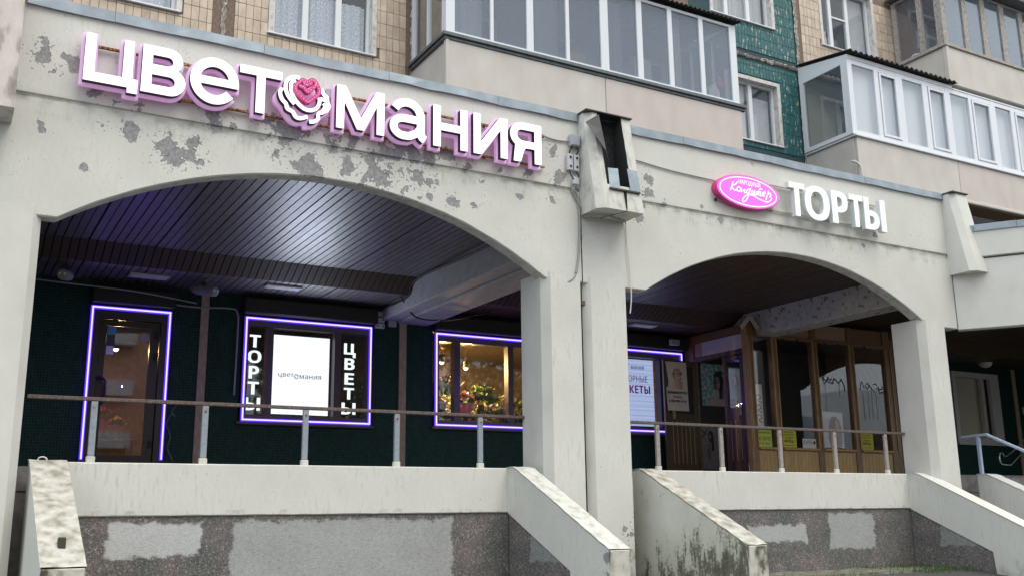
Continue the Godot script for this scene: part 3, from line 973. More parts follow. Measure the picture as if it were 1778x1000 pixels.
func build_building() -> void:
	var b := thing("apartment_building", "apartment block clad in beige and teal tiles above the arcade", "building")
	var ha := [0.6, 2.62, 9.30, 10.9]
	var hb := [4.12, 5.86, 9.30, 10.9]
	var g1 := [13.62, 15.36, 12.12, 13.55]
	var g2 := [13.9, 15.36, 9.33, 10.72]
	var hh := [16.96, 18.70, 12.12, 13.75]
	var cols := [[-4.0, 12.95, "grout_brown", [ha, hb]], [12.95, 16.12, "grout_green", [g1, g2]], [16.12, 30.0, "grout_brown", [hh]]]
	var wl := []
	for c in cols:
		var st := sst()
		wall_front(st, c[0], c[1], 6.9, 15.5, -3.905, 0.3, c[3])
		wl.append(part(b, "tiled_wall", fin(st), mats[c[2]]))
	wl[0].set_meta("label", "beige tiled wall left of the large glazed balcony")
	wl[1].set_meta("label", "teal tiled wall between the two balconies")
	wl[2].set_meta("label", "beige tiled wall above the white corrugated-roof balcony")
	tile_field(wl[0], "beige", 0.3, 6.52, 8.96, 10.64, 0.1215, 0.2395, 3.439, 9.20, [ha, hb, [3.23, 3.43, 8.0, 12.0]], func(x, y): return y < 9.05 + 0.28 * x)
	tile_field(wl[1], "green", 14.0, 16.02, 8.95, 13.2, 0.0935, 0.2355, 14.501, 11.767 - 0.2355 * 2, [g1, g2, [12.0, 16.2, 11.21, 11.34]], func(x, y): return true)
	tile_field(wl[2], "beige", 16.2, 19.45, 11.5, 13.7, 0.118, 0.2335, 16.372, 11.98, [hh], func(x, y): return true)
	house_window(b, ha[0], ha[1], ha[2], ha[3], [1.2, 1.9], "curtain_lace")
	house_window(b, hb[0], hb[1], hb[2], hb[3], [4.70, 5.28], "curtain_lace", 0.0, 0.62)
	house_window(b, g1[0], g1[1], g1[2], g1[3], [14.12, 14.76], "curtain_white")
	house_window(b, g2[0], g2[1], g2[2], g2[3], [14.66], "")
	house_window(b, hh[0], hh[1], hh[2], hh[3], [17.38, 17.95], "", 12.98)
	# half-drawn blinds behind two of the right-hand windows
	slab(b, "blind", Vector3(17.0, 12.16, -4.14), Vector3(17.34, 12.62, -4.13), mats.blind_white, 0.0)
	slab(b, "blind", Vector3(18.02, 12.16, -4.15), Vector3(18.66, 13.7, -4.14), mats.curtain_white, 0.0)
	slab(b, "blind", Vector3(14.74, 9.36, -4.16), Vector3(15.3, 10.45, -4.15), mats.curtain_white, 0.0)
	slab(b, "blind", Vector3(13.95, 9.36, -4.15), Vector3(14.6, 10.7, -4.14), mats.curtain_white, 0.0)
	# mortar joints between the wall panels, ragged
	var jn := noise(6.0, 3, 44)
	for s in [[Vector3(3.33, 8.7, -3.89), Vector3(3.33, 11.2, -3.89), 0.085], [Vector3(6.6, 8.7, -3.885), Vector3(6.6, 11.2, -3.885), 0.08], [Vector3(16.09, 8.9, -3.88), Vector3(16.09, 14.0, -3.88), 0.11], [Vector3(19.5, 11.2, -3.885), Vector3(19.5, 14.0, -3.885), 0.10], [Vector3(12.9, 11.275, -3.885), Vector3(16.03, 11.275, -3.885), 0.10]]:
		var st := sst()
		var a: Vector3 = s[0]
		var d: Vector3 = s[1] - a
		var len := d.length()
		d /= len
		var side := d.cross(Vector3.BACK)
		var k := int(len / 0.06)
		var pr := []
		for i in k + 1:
			var p := a + d * (len * i / k)
			var w0: float = s[2] * (0.42 + 0.4 * jn.get_noise_2d(i * 0.06, p.x * 7.0))
			var w1: float = s[2] * (0.42 + 0.4 * jn.get_noise_2d(i * 0.06 + 50.0, p.y * 7.0))
			var zz := 0.022 + 0.03 * jn.get_noise_2d(i * 0.09 + 20.0, p.x)
			var row := [p - side * w0 + Vector3(0, 0, -0.005), p - side * w0 * 0.4 + Vector3(0, 0, zz), p + side * 0.008 + Vector3(0, 0, zz * 0.2), p + side * w1 * 0.5 + Vector3(0, 0, zz), p + side * w1 + Vector3(0, 0, -0.005)]
			if i > 0:
				for q in 4:
					qd(st, pr[q], pr[q + 1], row[q + 1], row[q], Vector3.BACK)
			pr = row
		part(b, "mortar_joint", fin(st), mats.joint_mortar)
	# solid rear of the block and its flat over the arcade
	slab(b, "inner_wall", Vector3(-4, 6.95, -12), Vector3(30, 15.5, -4.75), mats.dark_room, 0.0)
	slab(b, "inner_wall", Vector3(-4, 15.45, -4.75), Vector3(30, 15.6, -4.2), mats.dark_room, 0.0)
	slab(b, "inner_wall", Vector3(-4.1, 6.9, -4.75), Vector3(-4.0, 15.5, -4.2), mats.dark_room, 0.0)


# upright frame members and panes along one side of a balcony; along = x or z
func glazing(o: Node, posts: Array, y0: float, y1: float, at: float, along_x: bool, frame: Material, pane: Material, rail := 0.05, deep := 0.07) -> void:
	var f := sst()
	for i in posts.size():
		var p: Array = posts[i]
		if along_x:
			sbox(f, Vector3(p[0], y0, at - deep), Vector3(p[1], y1, at))
		else:
			sbox(f, Vector3(at, y0, p[0]), Vector3(at + deep, y1, p[1]))
		if i + 1 < posts.size():
			var q: Array = posts[i + 1]
			for yy in [[y0, y0 + rail], [y1 - rail, y1]]:
				if along_x:
					sbox(f, Vector3(p[1], yy[0], at - deep + 0.004), Vector3(q[0], yy[1], at - 0.004))
				else:
					sbox(f, Vector3(at + 0.004, yy[0], p[1]), Vector3(at + deep - 0.004, yy[1], q[0]))
	part(o, "window_frame", fin(f), frame)
	for i in posts.size() - 1:
		var a: float = posts[i][1]
		var b: float = posts[i + 1][0]
		if along_x:
			slab(o, "pane", Vector3(a - 0.004, y0 + rail - 0.004, at - deep * 0.5 - 0.003), Vector3(b + 0.004, y1 - rail + 0.004, at - deep * 0.5 + 0.003), pane, 0.0)
		else:
			slab(o, "pane", Vector3(at + deep * 0.5 - 0.003, y0 + rail - 0.004, a - 0.004), Vector3(at + deep * 0.5 + 0.003, y1 - rail + 0.004, b + 0.004), pane, 0.0)


func corrugated(x0: float, x1: float, z0: float, y0: float, z1: float, y1: float, pitch: float, amp: float) -> ArrayMesh:
	var st := sst()
	var n := int((x1 - x0) / pitch * 6.0)
	for i in n:
		var a := x0 + (x1 - x0) * i / n
		var b := x0 + (x1 - x0) * (i + 1) / n
		var ha := amp * sin(TAU * (a - x0) / pitch)
		var hb := amp * sin(TAU * (b - x0) / pitch)
		for s in [0.0, -0.008]:
			qd(st, Vector3(a, y0 + ha + s, z0), Vector3(b, y0 + hb + s, z0), Vector3(b, y1 + hb + s, z1), Vector3(a, y1 + ha + s, z1), Vector3.UP if s == 0.0 else Vector3.DOWN)
		qd(st, Vector3(a, y0 + ha, z0), Vector3(b, y0 + hb, z0), Vector3(b, y0 + hb - 0.008, z0), Vector3(a, y0 + ha - 0.008, z0), Vector3.BACK)
	return fin(st)


func build_balconies() -> void:
	# --- the long balcony above the flower shop
	var o := thing("glazed_balcony", "long glazed balcony with beige parapet directly above the flower shop sign's right half", "balcony", Vector3.ZERO, "balconies of the apartment block")
	slab(o, "floor", Vector3(6.6, 8.08, -3.88), Vector3(12.93, 8.22, -2.52), mats.concrete_panel)
	var px := [6.61, 9.73, 12.93]
	for i in 2:
		slab(o, "parapet_panel", Vector3(px[i] + 0.006, 8.1, -2.56), Vector3(px[i + 1] - 0.006, 9.15, -2.5), mats.panel_pink if i == 1 else mats.concrete_panel)
	slab(o, "parapet_panel", Vector3(6.6, 8.1, -3.88), Vector3(6.66, 9.15, -2.565), mats.concrete_panel)
	slab(o, "corner_strip", Vector3(6.575, 8.1, -2.575), Vector3(6.64, 9.16, -2.485), mats.concrete_panel, 0.012)
	slab(o, "parapet_panel", Vector3(12.87, 8.1, -3.88), Vector3(12.93, 9.15, -2.565), mats.concrete_panel)
	# drip flashing in three folded steps
	for s in [[9.15, 9.20, 0.012], [9.202, 9.265, 0.05]]:
		slab(o, "flashing", Vector3(6.56 - s[2], s[0], -2.55), Vector3(13.02, s[1], -2.49 + s[2]), mats.flashing_dark)
		slab(o, "flashing", Vector3(6.56 - s[2], s[0], -3.87), Vector3(6.63, s[1], -2.552), mats.flashing_dark)
	glazing(o, [[6.58, 6.74], [7.41, 7.47], [8.12, 8.25], [8.92, 8.99], [9.66, 9.83], [10.48, 10.60], [11.21, 11.31], [11.97, 12.07], [12.74, 12.90]], 9.27, 10.93, -2.5, true, mats.pvc_blue, mats.pane_dusty, 0.055)
	glazing(o, [[-3.86, -3.78], [-3.25, -3.20], [-2.66, -2.575]], 9.27, 10.93, 6.58, false, mats.pvc_blue, mats.pane, 0.03)
	glazing(o, [[-3.86, -3.78], [-3.2, -3.14], [-2.66, -2.575]], 9.27, 10.93, 12.82, false, mats.pvc_blue, mats.pane_dusty, 0.05)
	part(o, "roof", corrugated(6.5, 13.0, -2.38, 11.0, -3.9, 11.25, 0.11, 0.02), mats.roof_sheet)
	slab(o, "rear_wall", Vector3(6.68, 9.3, -3.87), Vector3(9.0, 10.98, -3.83), mats.brown_board, 0.0)
	slab(o, "rear_wall", Vector3(9.003, 9.3, -3.87), Vector3(12.8, 10.98, -3.83), mats.balcony_room, 0.0)
	for x in [7.4, 9.1, 11.3]:
		slab(o, "inner_frame", Vector3(x, 9.32, -3.825), Vector3(x + 0.12, 10.5, -3.79), mats.pvc_dull)
		slab(o, "inner_frame", Vector3(x + 0.75, 9.32, -3.825), Vector3(x + 0.87, 10.5, -3.79), mats.pvc_dull)
		slab(o, "inner_frame", Vector3(x + 0.12, 10.4, -3.825), Vector3(x + 0.75, 10.5, -3.79), mats.pvc_dull)
		slab(o, "inner_pane", Vector3(x + 0.12, 9.32, -3.825), Vector3(x + 0.75, 10.4, -3.815), mats.dark_room, 0.0)
	for c in [[6.80, 7.38, 1.5], [8.28, 8.9, 1.45], [9.86, 10.3, 1.5], [11.33, 11.7, 1.55]]:
		var cs := sst()
		for i in 14:
			var xa := lerpf(c[0], c[1], i / 14.0)
			var xb := lerpf(c[0], c[1], (i + 1) / 14.0)
			qd(cs, Vector3(xa, 9.34, -2.74 + 0.02 * sin(i * 1.7)), Vector3(xb, 9.34, -2.74 + 0.02 * sin((i + 1) * 1.7)), Vector3(xb, 9.34 + c[2], -2.74 + 0.02 * sin((i + 1) * 1.7)), Vector3(xa, 9.34 + c[2], -2.74 + 0.02 * sin(i * 1.7)), Vector3.BACK)
		part(o, "curtain", fin(cs), mats.curtain_white if c[0] < 8.0 or c[0] > 11.0 else mats.balcony_room)
	slab(o, "stored_box", Vector3(9.1, 9.3, -3.2), Vector3(9.6, 9.72, -2.85), mats.brown_board)
	slab(o, "stored_box", Vector3(10.7, 9.3, -3.3), Vector3(11.1, 9.95, -2.9), mats.pvc_dull)
	# a little white toy house and pink cloth behind the last pane
	var h := thing("toy_house", "small white toy house on the sill behind the balcony's last pane", "toy", Vector3(12.4, 9.32, -2.72))
	var hs := sst()
	prism(hs, PackedVector2Array([Vector2(-0.13, 0), Vector2(0.13, 0), Vector2(0.13, 0.2), Vector2(0, 0.36), Vector2(-0.13, 0.2)]), [], -0.08, 0.08)
	part(h, "wall", fin(hs), mats.pvc)
	slab(h, "door", Vector3(-0.03, 0.002, 0.081), Vector3(0.04, 0.12, 0.087), mats.pvc_dull)
	slab(h, "chimney", Vector3(0.06, 0.2, -0.03), Vector3(0.1, 0.42, 0.03), mats.pvc)
	var pc := thing("pink_cloth", "pink cloth hanging behind the balcony's last pane beside the toy house", "cloth", Vector3(12.62, 9.6, -2.74))
	part(pc, "fold", lathe([[0.02, 0.3], [0.07, 0.22], [0.09, 0.06], [0.05, 0.0], [0.0, 0.0]], 8), mat("cloth_pink", lin(0.55, 0.16, 0.22), 0.9))

	# --- the white balcony with the corrugated roof
	o = thing("glazed_balcony", "white framed balcony with a corrugated roof at right beside the teal wall", "balcony", Vector3.ZERO, "balconies of the apartment block")
	slab(o, "floor", Vector3(16.1, 8.27, -3.88), Vector3(28, 8.40, -2.62), mats.brown_board)
	px = [16.11, 19.36, 22.6, 28.0]
	for i in 3:
		slab(o, "parapet_panel", Vector3(px[i] + 0.006, 8.342, -2.56), Vector3(px[i + 1] - 0.006, 9.22, -2.5), mats.concrete_panel if i != 1 else mats.panel_pink)
	slab(o, "parapet_panel", Vector3(16.1, 8.24, -3.88), Vector3(16.16, 9.22, -2.565), mats.concrete_panel)
	slab(o, "parapet_edge", Vector3(16.09, 8.25, -2.6), Vector3(28, 8.34, -2.47), mats.concrete_panel, 0.02)
	slab(o, "flashing", Vector3(16.05, 9.222, -3.88), Vector3(28, 9.27, -2.45), mats.pvc_blue)
	glazing(o, [[16.02, 16.16], [16.84, 16.97], [17.56, 17.74], [18.40, 18.57], [19.19, 19.35], [20.0, 20.1], [20.8, 20.98], [21.56, 21.7], [22.4, 22.55], [23.2, 23.35], [24.0, 24.15]], 9.272, 10.97, -2.5, true, mats.pvc_blue, mats.pane, 0.10)
	glazing(o, [[-3.86, -3.76], [-2.68, -2.575]], 9.272, 10.97, 16.02, false, mats.pvc_blue, mats.pane, 0.085)
	for q in [[16.99, 17.54], [18.59, 19.17], [20.12, 20.78], [21.72, 22.38]]:
		var sf := sst()
		sbox(sf, Vector3(q[0], 9.39, -2.52), Vector3(q[0] + 0.05, 10.85, -2.485))
		sbox(sf, Vector3(q[1] - 0.05, 9.39, -2.52), Vector3(q[1], 10.85, -2.485))
		sbox(sf, Vector3(q[0] + 0.05, 9.39, -2.52), Vector3(q[1] - 0.05, 9.44, -2.485))
		sbox(sf, Vector3(q[0] + 0.05, 10.80, -2.52), Vector3(q[1] - 0.05, 10.85, -2.485))
		part(o, "sash", fin(sf), mats.pvc_blue)
	for i in 8:
		slab(o, "blind", Vector3(16.2 + i * 0.8, 9.3, -2.68), Vector3(16.97 + i * 0.8, 10.95, -2.665), mats.blind_white, 0.0)
	# gable piece over the side pane and the roof
	var gs := sst()
	for z2 in [16.03, 16.08]:
		pass
	var ga := [Vector3(16.03, 10.972, -2.5), Vector3(16.03, 10.972, -3.88), Vector3(16.03, 11.30, -3.88), Vector3(16.03, 11.06, -2.5)]
	qd(gs, ga[0], ga[1], ga[2], ga[3], Vector3.LEFT)
	qd(gs, ga[0] + Vector3(0.05, 0, 0), ga[1] + Vector3(0.05, 0, 0), ga[2] + Vector3(0.05, 0, 0), ga[3] + Vector3(0.05, 0, 0), Vector3.RIGHT)
	part(o, "gable", fin(gs), mats.pvc_blue)
	slab(o, "roof_edge", Vector3(16.02, 10.972, -2.54), Vector3(19.45, 11.06, -2.49), mats.pvc_blue)
	slab(o, "roof_edge", Vector3(19.46, 10.972, -2.54), Vector3(28, 11.01, -2.49), mats.pvc_blue)
	part(o, "roof", corrugated(15.98, 19.5, -2.36, 11.10, -3.88, 11.36, 0.16, 0.03), mats.roof_sheet)
	slab(o, "rear_wall", Vector3(16.2, 9.28, -3.875), Vector3(24, 11.05, -3.83), mats.cream_wall, 0.0)
	slab(o, "inner_frame", Vector3(17.1, 9.5, -3.828), Vector3(17.2, 10.7, -3.79), mats.pvc)
	slab(o, "inner_frame", Vector3(17.75, 9.5, -3.828), Vector3(17.85, 10.7, -3.79), mats.pvc)
	slab(o, "inner_frame", Vector3(17.2, 10.6, -3.828), Vector3(17.75, 10.7, -3.79), mats.pvc)
	slab(o, "inner_pane", Vector3(17.2, 9.5, -3.828), Vector3(17.75, 10.6, -3.81), mats.dark_room, 0.0)

	# --- the upper balcony with old wooden glazing
	o = thing("glazed_balcony", "upper balcony with old weathered window frames at the top right corner", "balcony", Vector3.ZERO, "balconies of the apartment block")
	slab(o, "floor", Vector3(19.45, 11.10, -3.88), Vector3(28, 11.2, -2.56), mats.concrete_panel)
	slab(o, "parapet_panel", Vector3(19.43, 11.16, -2.56), Vector3(23.1, 12.05, -2.5), mats.concrete_panel)
	slab(o, "parapet_panel", Vector3(23.11, 11.16, -2.56), Vector3(28, 12.05, -2.5), mats.concrete_panel)
	slab(o, "parapet_panel", Vector3(19.42, 11.16, -3.88), Vector3(19.48, 12.05, -2.6), mats.concrete_panel)
	slab(o, "corner_strip", Vector3(19.4, 11.14, -2.595), Vector3(19.5, 12.06, -2.48), mats.concrete_panel, 0.012)
	slab(o, "parapet_edge", Vector3(19.42, 11.09, -2.6), Vector3(28, 11.157, -2.475), mats.concrete_panel, 0.02)
	slab(o, "flashing", Vector3(19.36, 12.052, -3.87), Vector3(28, 12.10, -2.46), mats.old_frame)
	glazing(o, [[19.38, 19.54], [20.17, 20.33], [20.88, 21.06], [21.62, 21.8], [22.38, 22.55], [23.2, 23.35], [24.0, 24.15]], 12.10, 13.72, -2.5, true, mats.old_frame, mats.pane_dusty, 0.06)
	glazing(o, [[-3.86, -3.74], [-3.16, -3.02], [-2.68, -2.575]], 12.10, 13.72, 19.38, false, mats.old_frame, mats.pane, 0.05)
	slab(o, "roof", Vector3(19.2, 13.74, -3.88), Vector3(28, 13.8, -2.2), mats.flashing_dark)
	slab(o, "rear_wall", Vector3(19.56, 12.1, -3.875), Vector3(26, 13.73, -3.83), mats.brick_red, 0.0)
	for x in [20.2, 21.4]:
		slab(o, "inner_frame", Vector3(x, 12.12, -3.828), Vector3(x + 0.1, 13.2, -3.79), mats.pvc_dull)
		slab(o, "inner_frame", Vector3(x + 0.7, 12.12, -3.828), Vector3(x + 0.8, 13.2, -3.79), mats.pvc_dull)
		slab(o, "inner_frame", Vector3(x + 0.1, 13.1, -3.828), Vector3(x + 0.7, 13.2, -3.79), mats.pvc_dull)
		slab(o, "inner_pane", Vector3(x + 0.1, 12.12, -3.828), Vector3(x + 0.7, 13.1, -3.81), mats.dark_room, 0.0)
	var sk := thing("sack", "pale sack and dark bundle on the sill inside the upper balcony's side window", "sack", Vector3(19.62, 12.11, -3.42))
	part(sk, "bundle", lathe([[0.0, 0.0], [0.15, 0.01], [0.18, 0.07], [0.13, 0.14], [0.0, 0.17]], 9), mats.paper_white)
	part(sk, "bundle", lathe([[0.0, 0.12], [0.09, 0.13], [0.11, 0.2], [0.08, 0.3], [0.0, 0.31]], 7), mats.shutter_box, Vector3(0.02, 0, -0.02))


# ------------------------------------------------------------------ the arched beams
func arch_y(x: float, c: float, half: float, spring: float, rise: float) -> float:
	var r := (half * half + rise * rise) / (2.0 * rise)
	if absf(x - c) >= half:
		return spring
	return spring + rise - (r - sqrt(r * r - (x - c) * (x - c)))


func arched_beam(called_label: String, x0: float, x1: float, c: float, half: float, spring: float, rise: float, uvx0: float, uvx1: float, front: Material) -> Node3D:
	var o := thing("arched_beam", called_label, "beam", Vector3.ZERO, "arched beams over the arcade openings")
	var xs := []
	for x in [x0, c - half, c + half, x1]:
		xs.append(x)
	var n := 48
	for i in range(1, n):
		xs.append(c - half + 2.0 * half * i / n)
	xs.sort()
	uv_box = [uvx0, uvx1, 4.6, 7.05, "xy"]
	var st := sst()
	var so := sst()
	var th := -0.2
	var wob := noise(0.8, 3, 9)
	for i in xs.size() - 1:
		var a: float = xs[i]
		var b: float = xs[i + 1]
		var ya := arch_y(a, c, half, spring, rise)
		var yb := arch_y(b, c, half, spring, rise)
		if b - a > 7.0:
			continue
		var be := 0.014 + 0.006 * wob.get_noise_1d(a * 9.0)
		var bf := 0.014 + 0.006 * wob.get_noise_1d(b * 9.0)
		qd(st, Vector3(a, ya + be, 0), Vector3(b, yb + bf, 0), Vector3(b, 5.93, 0), Vector3(a, 5.93, 0), Vector3.BACK)
		qd(st, Vector3(a, ya, -be), Vector3(b, yb, -bf), Vector3(b, yb + bf, 0), Vector3(a, ya + be, 0), Vector3(0, -1, 1))
		# groove, then the upper panel standing back a little
		qd(st, Vector3(a, 5.93, 0), Vector3(b, 5.93, 0), Vector3(b, 5.945, -0.035), Vector3(a, 5.945, -0.035), Vector3.UP)
		qd(st, Vector3(a, 5.945, -0.035), Vector3(b, 5.945, -0.035), Vector3(b, 5.975, -0.03), Vector3(a, 5.975, -0.03), Vector3.BACK)
		qd(st, Vector3(a, 5.975, -0.03), Vector3(b, 5.975, -0.03), Vector3(b, 5.985, -0.004), Vector3(a, 5.985, -0.004), Vector3.DOWN)
		qd(st, Vector3(a, 5.985, -0.004), Vector3(b, 5.985, -0.004), Vector3(b, 6.99, -0.004), Vector3(a, 6.99, -0.004), Vector3.BACK)
		qd(so, Vector3(a, ya, -be), Vector3(b, yb, -bf), Vector3(b, yb, th), Vector3(a, ya, th), Vector3.DOWN)
		qd(so, Vector3(a, ya, th), Vector3(b, yb, th), Vector3(b, 6.99, th), Vector3(a, 6.99, th), Vector3.FORWARD)
	for e in [[x0, Vector3.LEFT], [x1, Vector3.RIGHT]]:
		qd(so, Vector3(e[0], spring, -0.02), Vector3(e[0], 6.99, -0.02), Vector3(e[0], 6.99, th), Vector3(e[0], spring, th), e[1])
	part(o, "front", fin(st), front)
	uv_box = []
	part(o, "soffit", fin(so), mats.paint_dirty)
	return o


func coping(o: Node, x0: float, x1: float, joints: Array) -> void:
	var n := noise(0.7, 2, 77)
	var cuts := [x0] + joints + [x1]
	for i in cuts.size() - 1:
		var st := sst()
		var a: float = cuts[i] + 0.002
		var b: float = cuts[i + 1] - 0.002
		var k := maxi(3, int((b - a) / 0.25))
		for j in k:
			var xa := a + (b - a) * j / k
			var xb := a + (b - a) * (j + 1) / k
			var da := 0.014 * n.get_noise_1d(xa * 3.0) + 0.004 * (i % 2)
			var db := 0.014 * n.get_noise_1d(xb * 3.0) + 0.004 * (i % 2)
			qd(st, Vector3(xa, 6.965 + da, 0.035 + da * 0.7), Vector3(xb, 6.965 + db, 0.035 + db * 0.7), Vector3(xb, 7.09 + db * 0.3, 0.028), Vector3(xa, 7.09 + da * 0.3, 0.028), Vector3.BACK)
			qd(st, Vector3(xa, 6.965 + da, 0.035 + da * 0.7), Vector3(xb, 6.965 + db, 0.035 + db * 0.7), Vector3(xb, 6.97 + db, 0.0), Vector3(xa, 6.97 + da, 0.0), Vector3.DOWN)
			qd(st, Vector3(xa, 7.09 + da * 0.3, 0.028), Vector3(xb, 7.09 + db * 0.3, 0.028), Vector3(xb, 7.11, -0.25), Vector3(xa, 7.11, -0.25), Vector3.UP)
		for e in [a, b]:
			qd(st, Vector3(e, 6.965, 0.03), Vector3(e, 7.09, 0.024), Vector3(e, 7.09, -0.02), Vector3(e, 6.99, -0.02), Vector3.LEFT if e == a else Vector3.RIGHT)
		part(o, "coping_sheet", fin(st), mats.zinc)


func build_beams() -> void:
	var o := arched_beam("cracked and peeling arched beam carrying the flower shop sign", -0.02, 7.425, 3.86, 2.98, 4.66, 0.89, -0.4, 7.43, mats.facade_flowers)
	coping(o, 0.40, 7.41, [1.28, 2.95, 4.55, 6.13])
	o = arched_beam("cleaner arched beam carrying the cake sign and pink oval", 7.435, 15.25, 11.48, 2.98, 4.655, 0.88, 7.43, 15.3, mats.facade_cakes)
	coping(o, 8.18, 15.18, [9.3, 11.06, 13.2])
	# the bay to the left, mostly outside the picture
	o = arched_beam("plain arched beam at the left edge beyond the left pillar", -7.5, -0.03, -3.6, 2.98, 4.66, 0.89, -7.5, 0.0, mats.paint)
	arched_beam("arched beam of the bay beyond the right edge, seen only in the porch glass", 19.2, 26.0, 22.3, 2.98, 4.655, 0.88, 19.2, 26.0, mats.paint)
	slab(thing("corner_wall", "painted wall closing the arcade beyond the right edge, seen only in the porch glass", "wall"), "body", Vector3(17.95, 0.4, -0.22), Vector3(19.19, 6.99, 0.0), mats.paint)
	# the flat roof between beam and block, and the sealed roof edge
	var st := sst()
	sbox(st, Vector3(-7.5, 5.66, -12), Vector3(30, 6.9, -0.21))
	struct("roof", fin(st), mats.dark_room)


func build_pillars() -> void:
	# pairs of pillars with a dark joint between; each with a chamfered left arris
	var spec := [[0.02, 0.74, "left pillar of the picture, pale painted concrete cut by the frame edge"], [6.81, 7.402, "left half of the middle pillar pair, with the deep shaded side face"], [7.452, 8.15, "right half of the middle pillar pair, beside the mossy stair wall"], [14.28, 14.88, "pillar right of the wooden vestibule, white painted concrete"], [-0.72, -0.04, "pillar at the far left edge, outside half of the left pair"]]
	for s in spec:
		var front: Material = mats.pillars_middle if s[0] > 5.0 and s[0] < 9.0 else (mats.pillar_right if s[0] > 9.0 else mats.paint)
		uv_box = [6.7, 8.25, 0.4, 4.8, "xy"] if s[0] < 9.0 else [14.2, 15.0, 0.4, 4.8, "xy"]
		var o := thing("pillar", s[2], "pillar", Vector3.ZERO, "painted concrete pillars of the arcade")
		var c := 0.09
		var p := PackedVector2Array([Vector2(s[0], 0.6), Vector2(s[0], c), Vector2(s[0] + c, -0.03), Vector2(s[1] - 0.03, -0.03), Vector2(s[1], 0.02), Vector2(s[1], 0.6)])
		if s[0] < 0.1:
			p = PackedVector2Array([Vector2(s[0], 0.6), Vector2(s[0], -0.0), Vector2(s[0] + 0.02, -0.03), Vector2(s[1] - 0.08, -0.03), Vector2(s[1], 0.07), Vector2(s[1], 0.6)])
		var st := sst()
		var sd := sst()
		var rows := 14
		var n := noise(0.9, 3, 31)
		for j in rows:
			var y0 := 0.4 + (4.75 - 0.4) * j / rows
			var y1 := 0.4 + (4.75 - 0.4) * (j + 1) / rows
			for i in p.size() - 1:
				var a := p[i]
				var b := p[i + 1]
				var w0 := 0.0008 * n.get_noise_2d(y0 * 5.0, a.x * 3.0)
				var w1 := 0.0008 * n.get_noise_2d(y1 * 5.0, a.x * 3.0)
				var out := Vector3(-(b - a).y, 0, -(b - a).x)
				qd(st if absf(b.x - a.x) > absf(b.y - a.y) else sd, Vector3(a.x + w0, y0, -a.y), Vector3(b.x + w0, y0, -b.y), Vector3(b.x + w1, y1, -b.y), Vector3(a.x + w1, y1, -a.y), Vector3((b - a).y * -1.0, 0, (b - a).x * 1.0))
		qd(st, Vector3(p[0].x, 0.4, -p[0].y), Vector3(p[5].x, 0.4, -p[5].y), Vector3(p[5].x, 4.75, -p[5].y), Vector3(p[0].x, 4.75, -p[0].y), Vector3.FORWARD)
		part(o, "shaft", fin(st), front)
		part(o, "side", fin(sd), mats.paint)
		uv_box = []
	# dark expansion joint between the paired pillars
	var g := sst()
	sbox(g, Vector3(7.40, 0.4, -0.6), Vector3(7.455, 4.66, -0.065))
	part(thing("expansion_joint", "dark vertical joint running down between the middle pillars", "joint"), "gap", fin(g), mats.black_gap)


